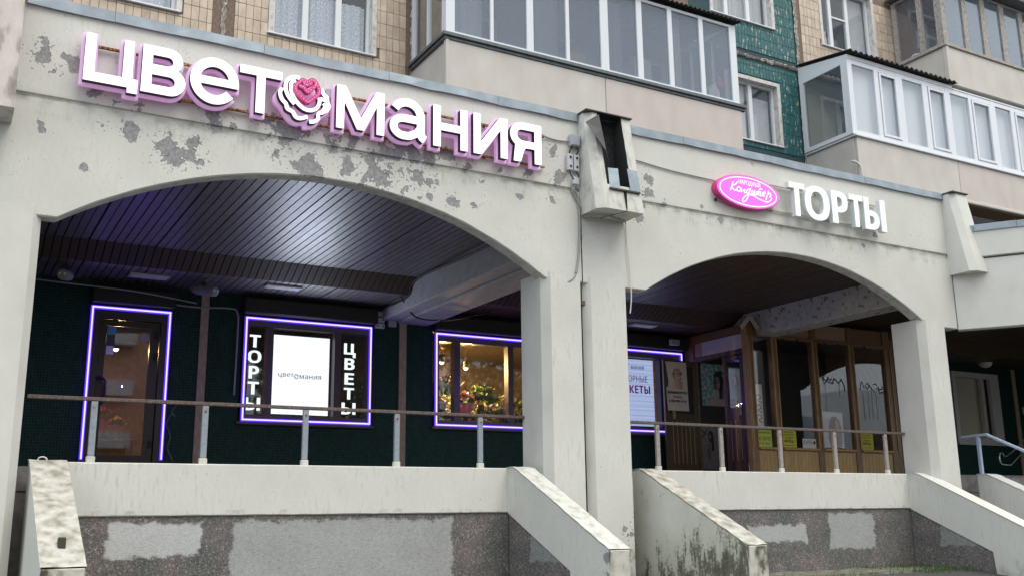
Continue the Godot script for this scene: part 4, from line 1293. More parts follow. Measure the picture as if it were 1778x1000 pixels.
# ------------------------------------------------------------------ terrace edge and stair walls
func build_terrace() -> void:
	var fl := sst()
	sbox(fl, Vector3(-7, 1.9, -5.9), Vector3(30, 2.15, -0.62))
	sbox(fl, Vector3(-7, 0.2, -5.9), Vector3(30, 1.895, -0.63))
	struct("floor", fin(fl), mats.floor_slab)
	for s in [[1.195, 6.475, "pebble_flowers", "left", "pale painted terrace edge below the flower shop, over a pebbledash base"], [8.44, 14.1, "pebble_cakes", "right", "pale painted terrace edge below the wooden vestibule, over a pebbledash base"]]:
		var o := thing("terrace_edge", s[4], "wall", Vector3.ZERO, "painted terrace edges")
		uv_box = [1.15, 6.5, 1.6, 2.22, "xy"] if s[3] == "left" else [8.4, 14.2, 1.6, 2.22, "xy"]
		var bs := sst()
		var bn := noise(2.5, 3, 61)
		var cuts := int((s[1] - s[0]) / 0.12)
		for i in cuts:
			var xa: float = lerpf(s[0], s[1], float(i) / cuts)
			var xb: float = lerpf(s[0], s[1], float(i + 1) / cuts)
			var ca := 0.012 + 0.008 * bn.get_noise_1d(xa * 4.0)
			var cb := 0.012 + 0.008 * bn.get_noise_1d(xb * 4.0)
			qd(bs, Vector3(xa, 1.63 + ca, -0.40), Vector3(xb, 1.63 + cb, -0.40), Vector3(xb, 2.19 - cb, -0.40), Vector3(xa, 2.19 - ca, -0.40), Vector3.BACK)
			qd(bs, Vector3(xa, 2.19 - ca, -0.40), Vector3(xb, 2.19 - cb, -0.40), Vector3(xb, 2.19, -0.40 - cb), Vector3(xa, 2.19, -0.40 - ca), Vector3(0, 1, 1))
			qd(bs, Vector3(xa, 1.63 + ca, -0.40), Vector3(xb, 1.63 + cb, -0.40), Vector3(xb, 1.63, -0.40 - cb), Vector3(xa, 1.63, -0.40 - ca), Vector3(0, -1, 1))
			qd(bs, Vector3(xa, 2.19, -0.40 - ca), Vector3(xb, 2.19, -0.40 - cb), Vector3(xb, 2.19, -0.62), Vector3(xa, 2.19, -0.62), Vector3.UP)
			qd(bs, Vector3(xa, 1.63, -0.40 - ca), Vector3(xb, 1.63, -0.40 - cb), Vector3(xb, 1.63, -0.62), Vector3(xa, 1.63, -0.62), Vector3.DOWN)
		part(o, "painted_band", fin(bs), mats.band_flowers if s[3] == "left" else mats.band_cakes)
		uv_box = [1.15, 6.5, 0.45, 1.64, "xy"] if s[3] == "left" else [8.4, 14.2, 0.45, 1.64, "xy"]
		var st := sst()
		sbox(st, Vector3(s[0], 0.5, -0.6), Vector3(s[1], 1.628, -0.425))
		part(o, "pebbledash_base", fin(st), mats[s[2]])
		uv_box = []
	# stair walls: [x of the left face, thickness, label, pebbled]
	var walls := [[0.86, 0.33, "weathered sloping stair wall at the left, with a brick stub on its top", 0], [6.46, 0.26, "sloping stair wall in front of the middle pillars, its end broken to bare concrete", 1], [8.45, 0.29, "sloping stair wall with black and green moss on its side, right of the middle pillars", 2], [14.08, 0.29, "sloping stair wall below the right pillar, clean paint over pebbledash", 1], [15.92, 0.27, "sloping stair wall at the right edge carrying the blue handrail", 3]]
	for w in walls:
		var o := thing("stair_wall", w[2], "wall", Vector3.ZERO, "sloping stair walls")
		var x0: float = w[0]
		var x1: float = x0 + w[1]
		var kind: int = w[3]
		# profile in (z, y)
		var low := [[-0.42, 1.63], [1.02, 0.97], [1.06, 0.45]] if kind == 1 else [[-0.42, 0.45]]
		var prof := [[-0.42, 2.19], [-0.22, 2.185], [1.8, 1.22], [1.8, 0.45]]
		var poly := PackedVector2Array()
		for q in prof:
			poly.append(Vector2(q[0], q[1]))
		for i in range(low.size() - 1, -1, -1):
			poly.append(Vector2(low[i][0], low[i][1]))
		var st := sst()
		uv_box = [-0.5, 2.0, 0.4, 2.25, "zy"]
		var idx := Geometry2D.triangulate_polygon(poly)
		var b := 0.012
		for i in range(0, idx.size(), 3):
			var t := []
			for k in 3:
				t.append(poly[idx[i + k]])
			tri(st, Vector3(x0, t[0].y, t[0].x), Vector3(x0, t[1].y, t[1].x), Vector3(x0, t[2].y, t[2].x), Vector3.LEFT)
			tri(st, Vector3(x1, t[0].y, t[0].x), Vector3(x1, t[1].y, t[1].x), Vector3(x1, t[2].y, t[2].x), Vector3.RIGHT)
		part(o, "side", fin(st), mats.stair_side_mossy if kind == 2 else mats.stair_clean)
		uv_box = []
		# the worn top and the end, with a crumbled edge
		var tp := sst()
		var rg := noise(5.0, 4, 300 + int(x0 * 10))
		var seg := 26
		var prev := []
		for i in seg + 1:
			var f := float(i) / seg
			var z := lerpf(-0.42, 1.82, f)
			var y := 2.195 if z < -0.22 else 2.195 - (z + 0.22) * 0.4777
			var row := []
			for k in 5:
				var xx := lerpf(x0 - 0.012, x1 + 0.012, k / 4.0)
				var dz := 0.0 if kind == 1 and x0 > 10.0 else 0.012 * rg.get_noise_2d(z * 2.0, xx * 9.0)
				row.append(Vector3(xx, y + 0.006 + dz, z))
			if i > 0:
				for k in 4:
					qd(tp, prev[k], prev[k + 1], row[k + 1], row[k], Vector3.UP)
				qd(tp, prev[0], row[0], row[0] - Vector3(-0.012, 0.03, 0), prev[0] - Vector3(-0.012, 0.03, 0), Vector3.LEFT)
				qd(tp, prev[4], row[4], row[4] - Vector3(0.012, 0.03, 0), prev[4] - Vector3(0.012, 0.03, 0), Vector3.RIGHT)
			prev = row
		part(o, "top", fin(tp), mats.weathered_top if kind == 0 or kind == 2 else (mats.paint_dirty if x0 < 10.0 else mats.paint))
		slab(o, "end_face", Vector3(x0 - 0.004, 0.45, 1.795), Vector3(x1 + 0.004, 1.215, 1.825), mats.stained_wall if x0 < 10.0 else mats.paint, 0.012)
		if kind == 1:
			uv_box = [-0.5, 2.0, 0.4, 1.7, "zy"]
			var pb := sst()
			var pp := PackedVector2Array([Vector2(-0.42, 1.66), Vector2(1.05, 1.0), Vector2(1.08, 0.45), Vector2(-0.42, 0.45)])
			for t in [[0, 1, 2], [0, 2, 3]]:
				tri(pb, Vector3(x0 + 0.022, pp[t[0]].y, pp[t[0]].x), Vector3(x0 + 0.022, pp[t[1]].y, pp[t[1]].x), Vector3(x0 + 0.022, pp[t[2]].y, pp[t[2]].x), Vector3.LEFT)
			part(o, "pebbledash_side", fin(pb), mats.pebble_side)
			uv_box = []
		if x0 < 1.0:
			slab(o, "brick_stub", Vector3(x0 + 0.14, 1.36, 1.43), Vector3(x0 + 0.20, 1.46, 1.53), mats.brick_stub, 0.008)
			part(o, "lifting_eye", cable([Vector3(x0 + 0.08, 2.19, -0.38), Vector3(x0 + 0.09, 2.225, -0.38), Vector3(x0 + 0.13, 2.235, -0.38), Vector3(x0 + 0.16, 2.22, -0.38), Vector3(x0 + 0.165, 2.19, -0.38)], 0.008), mats.cable_white)


# ------------------------------------------------------------------ slatted ceilings
func build_ceilings() -> void:
	# [x0, x1, y front, z front, slat kind]
	for s in [[0.05, 6.90, "slat", "ceiling"], [8.10, 14.25, "slat_wood", "ceiling"], [15.2, 27.0, "slat_wood", "ceiling"]]:
		var back := sst()
		sbox(back, Vector3(s[0] - 0.1, 5.60, -4.3), Vector3(s[1] + 0.1, 5.655, -0.21))
		sbox(back, Vector3(s[0] - 0.1, 5.37, -5.9), Vector3(s[1] + 0.1, 5.655, -4.65))
		var c := struct("ceiling", fin(back), mats.black_gap)
		var w := 0.116
		var n := int((s[1] - s[0]) / w)
		var st := sst()
		var a := w - 0.006
		var path := [Vector2(-0.2, 5.565), Vector2(-4.2, 5.565), Vector2(-4.62, 5.335), Vector2(-5.82, 5.335)]
		var s2 := sst()
		for i in 3:
			var p: Vector2 = path[i]
			var q: Vector2 = path[i + 1]
			if i == 1:
				qd(s2, Vector3(0.004, p.y, p.x), Vector3(a - 0.004, p.y, p.x), Vector3(a - 0.004, q.y, q.x), Vector3(0.004, q.y, q.x), Vector3(0, -1, 0.3))
				for e in [0.004, a - 0.004]:
					qd(s2, Vector3(e, p.y, p.x), Vector3(e, q.y, q.x), Vector3(e, q.y + 0.03, q.x), Vector3(e, p.y + 0.03, p.x), Vector3.LEFT if e < 0.05 else Vector3.RIGHT)
				continue
			qd(st, Vector3(0.006, p.y, p.x), Vector3(a - 0.006, p.y, p.x), Vector3(a - 0.006, q.y, q.x), Vector3(0.006, q.y, q.x), Vector3(0, -1, 0.3))
			for e in [[0.006, 0.0], [a - 0.006, a]]:
				qd(st, Vector3(e[0], p.y, p.x), Vector3(e[0], q.y, q.x), Vector3(e[1], q.y + 0.03, q.x), Vector3(e[1], p.y + 0.03, p.x), Vector3(-1 if e[1] == 0.0 else 1, -0.2, 0))
		var m := fin(st)
		var m2 := fin(s2)
		for i in n:
			part(c, "slat", m, mats["%s_%d" % [s[2], rng.randi() % 3]], Vector3(s[0] + i * w, rng.randf_range(-0.0006, 0.0006), 0), Vector3(0, 0, rng.randfn(0, 0.0006)))
			part(c, "fascia_slat", m2, mats.fascia_wood, Vector3(s[0] + i * w, 0, 0))
	# cross beams over the pillars
	for s in [[6.89, 7.19, 5.10, "beam_grey", "grey painted cross beam running back above the middle pillars"], [7.215, 7.84, 5.07, "beam_grey", "second grey cross beam beside the first, darker underneath"], [14.25, 14.75, 5.08, "beam_peeling", "cross beam with peeling paint above the wooden vestibule"], [-0.7, 0.04, 5.10, "beam_grey", "grey cross beam behind the left pillar"]]:
		var o := thing("cross_beam", s[4], "beam", Vector3.ZERO, "cross beams under the arcade ceiling")
		slab(o, "body", Vector3(s[0], s[2], -5.82), Vector3(s[1], 5.64, -0.22), mats[s[3]], 0.02)


func neon(o: Node, pts: Array, z: float) -> void:
	for i in pts.size() - 1:
		var a := Vector3(pts[i].x, pts[i].y, z)
		var b := Vector3(pts[i + 1].x, pts[i + 1].y, z)
		var d := (b - a).normalized()
		var m := part(o, "neon_tube", cbx(Vector3(0.022, 0.022, a.distance_to(b) + 0.024), 0.005), mats.neon_core)
		m.transform = Transform3D(Basis.looking_at(d, Vector3.BACK), (a + b) * 0.5 + Vector3(0, 0, 0.03))
		var sh := part(o, "neon_channel", cbx(Vector3(0.058, 0.022, a.distance_to(b) + 0.05), 0.004), mats.neon_sheath)
		sh.transform = Transform3D(Basis.looking_at(d, Vector3.BACK), (a + b) * 0.5)
	var l := OmniLight3D.new()
	l.name = "neon_light"
	var c := Vector2.ZERO
	for p in pts:
		c += p / pts.size()
	l.position = Vector3(c.x, c.y, z + 0.25)
	l.light_color = Color(0.45, 0.3, 1.0)
	l.light_energy = 0.07
	l.omni_range = 12.0
	l.omni_attenuation = 2.0
	l.light_size = 0.0
	l.shadow_enabled = true
	o.add_child(l)


func shop_window(label: String, x0: float, x1: float, y0: float, y1: float, mull: Array, neon_pts: Array) -> Node3D:
	var o := thing("shop_window", label, "window", Vector3.ZERO, "shop windows framed by purple neon")
	var z := -5.8
	var e := 0.09
	var f := sst()
	sbox(f, Vector3(x0, y0, z - 0.1), Vector3(x0 + e, y1, z + 0.06))
	sbox(f, Vector3(x1 - e, y0, z - 0.1), Vector3(x1, y1, z + 0.06))
	sbox(f, Vector3(x0 + e, y0, z - 0.1), Vector3(x1 - e, y0 + 0.12, z + 0.06))
	sbox(f, Vector3(x0 + e, y1 - 0.16, z - 0.1), Vector3(x1 - e, y1, z + 0.06))
	var xs := [x0 + e]
	for m in mull:
		sbox(f, Vector3(m - 0.06, y0 + 0.12, z - 0.1), Vector3(m + 0.06, y1 - 0.16, z + 0.055))
		xs.append(m - 0.06)
		xs.append(m + 0.06)
	xs.append(x1 - e)
	part(o, "frame", fin(f), mats.shop_frame)
	for i in range(0, xs.size(), 2):
		slab(o, "pane", Vector3(xs[i] - 0.004, y0 + 0.116, z - 0.03), Vector3(xs[i + 1] + 0.004, y1 - 0.156, z - 0.024), mats.shop_glass, 0.0)
	slab(o, "sill", Vector3(x0 - 0.06, y0 - 0.05, z - 0.02), Vector3(x1 + 0.06, y0 - 0.004, z + 0.09), mats.shop_frame)
	slab(o, "shutter_box", Vector3(x0 - 0.05, y1 + 0.03, z + 0.004), Vector3(x1 + 0.05, y1 + 0.30, z + 0.25), mats.shutter_box, 0.02)
	neon(o, neon_pts, z + 0.075)
	return o


func build_gallery_wall() -> void:
	var st := sst()
	var d := [1.96, 3.17, 2.16, 4.88]
	var w2 := [4.36, 6.70, 3.16, 4.96]
	var w3 := [7.93, 10.25, 3.18, 4.97]
	var w4 := [11.50, 13.82, 3.20, 4.97]
	var w5 := [22.85, 24.62, 3.3, 5.1]
	wall_front(st, -7.0, 27.0, 2.1, 5.5, -5.8, 0.12, [d, w2, w3, w4, w5])
	struct("wall", fin(st), mats.mosaic)
	var en := sst()
	sbox(en, Vector3(-7.1, 0.5, -6), Vector3(-7.0, 5.66, -0.3))
	sbox(en, Vector3(27.0, 0.5, -6), Vector3(27.1, 5.66, -0.3))
	struct("end_wall", fin(en), mats.mosaic)
	for s in [[3.66, 3.79], [7.25, 7.39], [25.3, 25.45]]:
		var o := thing("brown_strip", "brown vertical strip on the green mosaic wall, " + ("between the door and the first window" if s[0] < 5 else ("between the two left windows" if s[0] < 9 else "at the right edge")), "strip", Vector3.ZERO, "brown strips on the mosaic wall")
		slab(o, "board", Vector3(s[0], 2.2, -5.8), Vector3(s[1], 5.3, -5.77), mats.brown_strip)

	# door
	var o := thing("shop_door", "black framed glass shop door outlined in purple neon", "door")
	var f := sst()
	sbox(f, Vector3(1.98, 2.16, -5.9), Vector3(2.10, 4.86, -5.74))
	sbox(f, Vector3(3.03, 2.16, -5.9), Vector3(3.15, 4.86, -5.74))
	sbox(f, Vector3(2.10, 4.72, -5.9), Vector3(3.03, 4.86, -5.74))
	part(o, "frame", fin(f), mats.door_black)
	var lf := sst()
	sbox(lf, Vector3(2.11, 2.18, -5.86), Vector3(2.21, 4.71, -5.79))
	sbox(lf, Vector3(2.88, 2.18, -5.86), Vector3(3.02, 4.71, -5.79))
	sbox(lf, Vector3(2.21, 4.62, -5.86), Vector3(2.88, 4.71, -5.79))
	sbox(lf, Vector3(2.21, 2.18, -5.86), Vector3(2.88, 2.58, -5.79))
	var leaf := part(o, "door_leaf", fin(lf), mats.door_black)
	slab(leaf, "pane", Vector3(2.205, 2.575, -5.83), Vector3(2.885, 4.625, -5.824), mats.shop_glass, 0.0)
	slab(leaf, "pane", Vector3(2.205, 2.575, -5.852), Vector3(2.885, 4.625, -5.846), mats.shop_glass, 0.0)
	part(leaf, "handle", cable([Vector3(2.165, 3.34, -5.79), Vector3(2.165, 3.35, -5.72), Vector3(2.20, 3.38, -5.70), Vector3(2.24, 3.5, -5.69), Vector3(2.235, 3.7, -5.69), Vector3(2.19, 3.76, -5.70), Vector3(2.13, 3.775, -5.72), Vector3(2.13, 3.77, -5.79)], 0.022, 8), mats.cable_black)
	for y in [2.7, 4.1, 4.45]:
		slab(leaf, "hinge", Vector3(2.95, y, -5.79), Vector3(3.01, y + 0.12, -5.765), mats.cable_black)
	slab(leaf, "sticker", Vector3(2.23, 4.49, -5.822), Vector3(2.36, 4.60, -5.818), mat("sticker_blue", lin(0.08, 0.32, 0.52), 0.6), 0.0)
	slab(leaf, "sticker", Vector3(2.23, 4.30, -5.822), Vector3(2.35, 4.48, -5.818), mat("sticker_dark", lin(0.06, 0.06, 0.07), 0.6), 0.0)
	slab(leaf, "sticker", Vector3(2.23, 4.16, -5.822), Vector3(2.34, 4.295, -5.818), mats.paper_white, 0.0)
	part(leaf, "round_sticker", lathe([[0.0, 0.0], [0.075, 0.0], [0.075, 0.003], [0.0, 0.003]], 24), mat("sticker_round", lin(0.35, 0.33, 0.32), 0.6), Vector3(2.80, 4.47, -5.822), Vector3(PI / 2, 0, 0))
	neon(o, [Vector2(1.975, 2.52), Vector2(1.975, 4.885), Vector2(3.155, 4.885), Vector2(3.155, 2.53)], -5.725)
	slab(o, "shutter_box", Vector3(1.94, 4.95, -5.796), Vector3(3.22, 5.2, -5.55), mats.shutter_box, 0.02)

	# first window: the light screen between two columns of letters
	var p2 := [Vector2(4.41, 3.20), Vector2(4.41, 4.92), Vector2(6.66, 4.92), Vector2(6.66, 3.20), Vector2(4.41, 3.20)]
	o = shop_window("shop window with a white screen between vertical white letters", 4.38, 6.69, 3.17, 4.95, [4.84, 6.06], p2)
	var left := "ТОРТЫ"
	for i in 5:
		lettering(o, "letter", left[i], Vector3(4.60, 4.44 - i * 0.268, -5.822), 0.215, 0.006, mats.letter_white, "Droid Sans Bold", [0.19, 0.235, 0.175, 0.19, 0.26][i])
	var right := "ЦВЕТЫ"
	for i in 5:
		lettering(o, "letter", right[i], Vector3(6.31, 4.42 - i * 0.264 - (0.045 if i == 0 else 0.0), -5.822), 0.255 if i == 0 else 0.205, 0.006, mats.letter_white, "Droid Sans Bold", [0.22, 0.19, 0.175, 0.19, 0.26][i])
	o = thing("light_screen", "bright white display screen with the thin flower shop name, behind the first window", "screen")
	slab(o, "housing", Vector3(4.92, 3.30, -6.02), Vector3(6.0, 4.74, -5.93), mats.cable_black)
	slab(o, "display", Vector3(4.945, 3.335, -5.93), Vector3(5.965, 4.705, -5.925), screen_mat("screen_white", lin(0.92, 0.97, 1.0), lin(0.82, 0.89, 0.95), 0.5), 0.0)
	lettering(o, "lettering", "цвет", Vector3(5.055, 3.96, -5.924), 0.085, 0.004, mats.print_black, "Droid Sans", 0.27, false)
	lettering(o, "lettering", "мания", Vector3(5.435, 3.96, -5.924), 0.07, 0.004, mats.print_black, "Droid Sans", 0.39, false)
	for r in [0.045, 0.028]:
		var rs := sst()
		for q in stroke(smooth2(PackedVector2Array([Vector2(r, 0), Vector2(0, r), Vector2(-r, 0), Vector2(0, -r), Vector2(r * 0.9, -r * 0.3)]), 5), 0.008):
			prism(rs, q[0], q[1], 0.0, 0.004)
		part(o, "emblem", fin(rs), mats.print_violet, Vector3(5.375, 3.995, -5.924))
	screen_light(o, Vector3(5.455, 4.02, -5.7), Vector2(1.0, 1.35), 0.5)

	# second window: flowers
	var p3 := [Vector2(7.97, 3.23), Vector2(7.97, 4.925), Vector2(10.21, 4.925), Vector2(10.21, 3.23), Vector2(7.97, 3.23)]
	shop_window("shop window showing flower bouquets, left of the middle pillars", 7.95, 10.23, 3.2, 4.955, [8.42, 9.58], p3)

	# third window: the second screen
	var p4 := [Vector2(11.53, 3.26), Vector2(11.53, 4.93), Vector2(13.79, 4.93), Vector2(13.79, 3.26), Vector2(11.53, 3.26)]
	shop_window("shop window with a bluish advertising screen, right of the middle pillars", 11.51, 13.81, 3.22, 4.96, [11.98, 13.28], p4)
	o = thing("light_screen", "bluish display screen with magenta bouquet wording, behind the window right of the middle pillars", "screen")
	slab(o, "housing", Vector3(12.06, 3.36, -6.02), Vector3(13.2, 4.80, -5.93), mats.cable_black)
	slab(o, "display", Vector3(12.08, 3.38, -5.93), Vector3(13.18, 4.78, -5.925), screen_mat("screen_blue", lin(0.50, 0.60, 0.86), lin(0.34, 0.42, 0.70), 0.36), 0.0)
	lettering(o, "lettering", "цвет", Vector3(12.3, 4.57, -5.924), 0.085, 0.004, mats.print_violet, "Droid Sans", 0.25, false)
	lettering(o, "lettering", "мания", Vector3(12.6, 4.57, -5.924), 0.075, 0.004, mats.print_violet, "Droid Sans", 0.34, false)
	lettering(o, "lettering", "СБОРНЫЕ", Vector3(12.34, 4.30, -5.924), 0.135, 0.004, mats.print_magenta, "Droid Sans", 0.68, false)
	lettering(o, "lettering", "БУКЕТЫ", Vector3(12.28, 4.06, -5.924), 0.17, 0.004, mats.print_magenta, "Droid Sans Bold", 0.80, false)
	screen_light(o, Vector3(12.63, 4.08, -5.7), Vector2(1.05, 1.35), 0.07)


func screen_mat(called: String, a: Color, b: Color, energy: float) -> StandardMaterial3D:
	var img := Image.create(8, 128, false, Image.FORMAT_RGB8)
	for j in 128:
		var c := a.lerp(b, 0.5 + 0.5 * sin(j * 0.9) * sin(j * 0.23))
		img.fill_rect(Rect2i(0, j, 8, 1), c)
	var m := mat(called, Color(0.05, 0.05, 0.05), 0.3)
	m.emission_enabled = true
	m.emission = Color.WHITE
	m.emission_operator = BaseMaterial3D.EMISSION_OP_MULTIPLY
	m.emission_texture = ImageTexture.create_from_image(img)
	m.emission_energy_multiplier = energy
	tri_map(m, Vector3(0.73, 0.73, 0.73))
	return m


func screen_light(o: Node, at: Vector3, size: Vector2, energy: float) -> void:
	var l := AreaLight3D.new()
	l.name = "screen_light"
	l.area_size = size
	l.light_energy = energy * 1.9
	l.light_color = Color(0.86, 0.93, 1.0)
	l.position = at
	l.rotation.y = PI
	l.shadow_enabled = true
	o.add_child(l)


# ------------------------------------------------------------------ inside the flower shop
func build_shop() -> void:
	var st := sst()
	sbox(st, Vector3(0.9, 1.9, -9.6), Vector3(13.9, 2.15, -5.95))
	sbox(st, Vector3(0.9, 5.02, -9.6), Vector3(13.9, 5.3, -5.95))
	sbox(st, Vector3(0.8, 2.15, -9.7), Vector3(14.0, 5.02, -9.6))
	sbox(st, Vector3(0.8, 2.15, -9.6), Vector3(0.9, 5.02, -5.95))
	sbox(st, Vector3(13.9, 2.15, -9.6), Vector3(14.0, 5.02, -5.95))
	sbox(st, Vector3(7.2, 2.15, -9.6), Vector3(7.35, 5.02, -6.05))
	var blk := sst()
	sbox(blk, Vector3(14.05, 0.3, -12), Vector3(30, 5.65, -6.5))
	sbox(blk, Vector3(-8, 0.3, -12), Vector3(0.75, 5.65, -5.95))
	sbox(blk, Vector3(0.75, 0.3, -12), Vector3(14.05, 5.65, -9.75))
	struct("rear_mass_wall", fin(blk), mats.dark_room)
	struct("inner_wall", fin(st), noisy("shop_wall", [[0.0, lin(0.05, 0.035, 0.018)], [1.0, lin(0.13, 0.09, 0.045)]], 0.02, Vector3(0.6, 0.6, 0.6), 0.8, 0.0, 4, 401))
	# pendant lamps
	var spots := [Vector3(8.75, 4.62, -7.1), Vector3(9.05, 4.74, -7.7), Vector3(9.35, 4.55, -7.2), Vector3(9.2, 4.36, -8.4), Vector3(2.6, 4.5, -7.4), Vector3(12.4, 4.6, -8.0)]
	for i in spots.size():
		var p: Vector3 = spots[i]
		var words: String = ["leftmost of the lit pendant lamps seen through the flower window", "pendant lamp hanging highest behind the flower window", "brightest pendant lamp in the middle of the flower window", "small pendant lamp far back behind the flower window", "pendant lamp inside the shop behind the glass door", "pendant lamp in the shop behind the bluish screen"][i]
		var o := thing("pendant_lamp", words, "lamp", p, "pendant lamps in the flower shop")
		part(o, "shade", lathe([[0.02, 0.16], [0.05, 0.15], [0.06, 0.0], [0.055, 0.0], [0.045, 0.14]], 14), mats.cable_black)
		part(o, "bulb", lathe([[0.0, -0.045], [0.032, -0.03], [0.042, 0.0], [0.03, 0.035], [0.0, 0.04]], 12), glow("bulb_warm", lin(1.0, 0.86, 0.62), 2.5))
		part(o, "cord", cable([Vector3(0, 0.16, 0), Vector3(0, 5.02 - p.y, 0)], 0.005, 5, 2), mats.cable_black)
		var l := OmniLight3D.new()
		l.name = "bulb_light"
		l.light_color = Color(1.0, 0.80, 0.52)
		l.light_energy = 2.3 if p.x > 5.0 and p.x < 11.0 else 0.5
		l.omni_range = 14.0
		l.omni_attenuation = 2.0
		l.light_size = 0.04
		l.shadow_enabled = true
		o.add_child(l)
	# flower stand behind the window
	var fs := thing("flower_stand", "stepped dark metal flower stand behind the flower window", "stand")
	for k in 2:
		slab(fs, "shelf", Vector3(8.0, 3.18 + 0.24 * k, -6.45 - 0.36 * k), Vector3(10.2, 3.21 + 0.24 * k, -6.05 - 0.42 * k), mats.cable_black)
	for x in [8.02, 9.1, 10.14]:
		slab(fs, "leg", Vector3(x, 2.15, -6.30), Vector3(x + 0.04, 3.18, -6.26), mats.cable_black)
		slab(fs, "leg", Vector3(x, 2.15, -6.72), Vector3(x + 0.04, 3.42, -6.68), mats.cable_black)
	for y in [3.42, 3.3]:
		part(fs, "rail", cable([Vector3(8.0, y, -6.04), Vector3(10.2, y, -6.04)], 0.008, 5, 2), mats.cable_black)
	var cols := {"red": lin(0.55, 0.015, 0.03), "cream": lin(0.72, 0.62, 0.42), "orange": lin(0.80, 0.27, 0.05), "peach": lin(0.80, 0.42, 0.25), "pink": lin(0.62, 0.12, 0.18), "green": lin(0.22, 0.32, 0.08), "yellow": lin(0.70, 0.52, 0.12), "white": lin(0.70, 0.66, 0.55), "dusk": lin(0.20, 0.15, 0.15)}
	for c in cols:
		mat("petal_" + c, cols[c], 0.7)
	mat("wrap_kraft", lin(0.55, 0.33, 0.14), 0.8)
	mat("wrap_pink", lin(0.60, 0.20, 0.20), 0.6)
	mat("wrap_cream", lin(0.66, 0.58, 0.40), 0.7)
	mat("vase_dark", lin(0.05, 0.04, 0.03), 0.3)
	var list := [
		[8.16, 3.21, -6.2, 0.16, 0.55, "red", "vase_dark", "round bunch of red roses at the left side of the flower window"],
		[8.36, 3.21, -6.15, 0.12, 0.26, "cream", "wrap_cream", "small cream bouquet beside the red roses"],
		[8.62, 3.21, -6.22, 0.15, 0.24, "white", "wrap_pink", "low white bouquet in pink wrap left in the flower window"],
		[8.95, 3.21, -6.2, 0.13, 0.22, "pink", "wrap_pink", "small pink bouquet in the middle of the flower window"],
		[9.02, 3.45, -6.6, 0.17, 0.46, "orange", "wrap_pink", "orange lily bouquet standing tall in the middle of the flower window"],
		[9.28, 3.21, -6.2, 0.17, 0.26, "yellow", "wrap_cream", "low yellow bouquet right of the middle of the flower window"],
		[9.47, 3.21, -6.18, 0.14, 0.44, "cream", "wrap_kraft", "cream bouquet in a kraft paper cone beside the right mullion"],
		[9.40, 3.45, -6.65, 0.24, 0.62, "green", "vase_dark", "loose pale green foliage bunch behind the yellow bouquet"],
		[8.55, 3.45, -6.7, 0.24, 0.75, "dusk", "vase_dark", "tall dark branching bunch left in the flower window"],
		[9.78, 3.21, -6.2, 0.13, 0.62, "peach", "wrap_cream", "tall peach gladiolus bunch in the rightmost pane"],
		[10.02, 3.21, -6.22, 0.16, 0.30, "green", "vase_dark", "low green bunch at the right end of the flower window"],
		[9.72, 3.21, -6.35, 0.12, 0.25, "orange", "wrap_cream", "small orange bunch low in the rightmost pane"],
	]
	for q in list:
		bouquet(Vector3(q[0], q[1], q[2]), q[3] * 1.3, q[4] * 1.12, "petal_" + q[5], q[6], q[7])
	bouquet(Vector3(2.34, 2.95, -6.9), 0.2, 0.5, "petal_pink", "wrap_pink", "pink bouquet glimpsed through the shop door")
	bouquet(Vector3(2.62, 2.9, -7.1), 0.2, 0.42, "petal_yellow", "wrap_cream", "yellow bouquet glimpsed through the shop door")
	var tb := thing("display_table", "low display table inside the shop door", "table")
	slab(tb, "table_top", Vector3(2.1, 2.86, -7.5), Vector3(2.95, 2.9, -6.7), mats.wood_warm)
	for x in [2.13, 2.86]:
		slab(tb, "leg", Vector3(x, 2.15, -6.8), Vector3(x + 0.05, 2.86, -6.75), mats.wood_warm)
		slab(tb, "leg", Vector3(x, 2.15, -7.45), Vector3(x + 0.05, 2.86, -7.4), mats.wood_warm)
	# tall plants that fill the back of the window
	for s in [[8.35, -7.5, 1.5], [8.9, -7.9, 1.7], [9.5, -7.6, 1.45], [10.1, -7.7, 1.6], [10.6, -8.0, 1.6]]:
		var o := thing("potted_plant", "leafy potted plant at the back of the flower shop, " + ("leftmost" if s[0] < 8.5 else ("second from the left" if s[0] < 9.0 else ("in the middle of the row" if s[0] < 10.0 else ("second from the right" if s[0] < 10.3 else "rightmost")))), "plant", Vector3(s[0], 2.15, s[1]), "potted plants in the flower shop")
		part(o, "pot", lathe([[0.0, 0.0], [0.16, 0.0], [0.22, 0.4], [0.19, 0.4], [0.0, 0.36]], 14), mats.vase_dark)
		var lv := sst()
		for i in 420:
			var p := Vector3(rng.randfn(0, 0.22), 0.5 + rng.randf() * (s[2] - 0.1), rng.randfn(0, 0.22))
			var d := Vector3(rng.randfn(), rng.randfn() * 0.6, rng.randfn()).normalized()
			var u := d.cross(Vector3(rng.randfn(), rng.randfn(), rng.randfn())).normalized()
			var k := rng.randf_range(0.03, 0.075)
			tri(lv, p, p + d * k + u * k * 0.35, p + d * k * 2.0, d.cross(u))
			tri(lv, p, p + d * k - u * k * 0.35, p + d * k * 2.0, d.cross(u))
		part(o, "foliage", fin(lv), mats.leaf_pale)


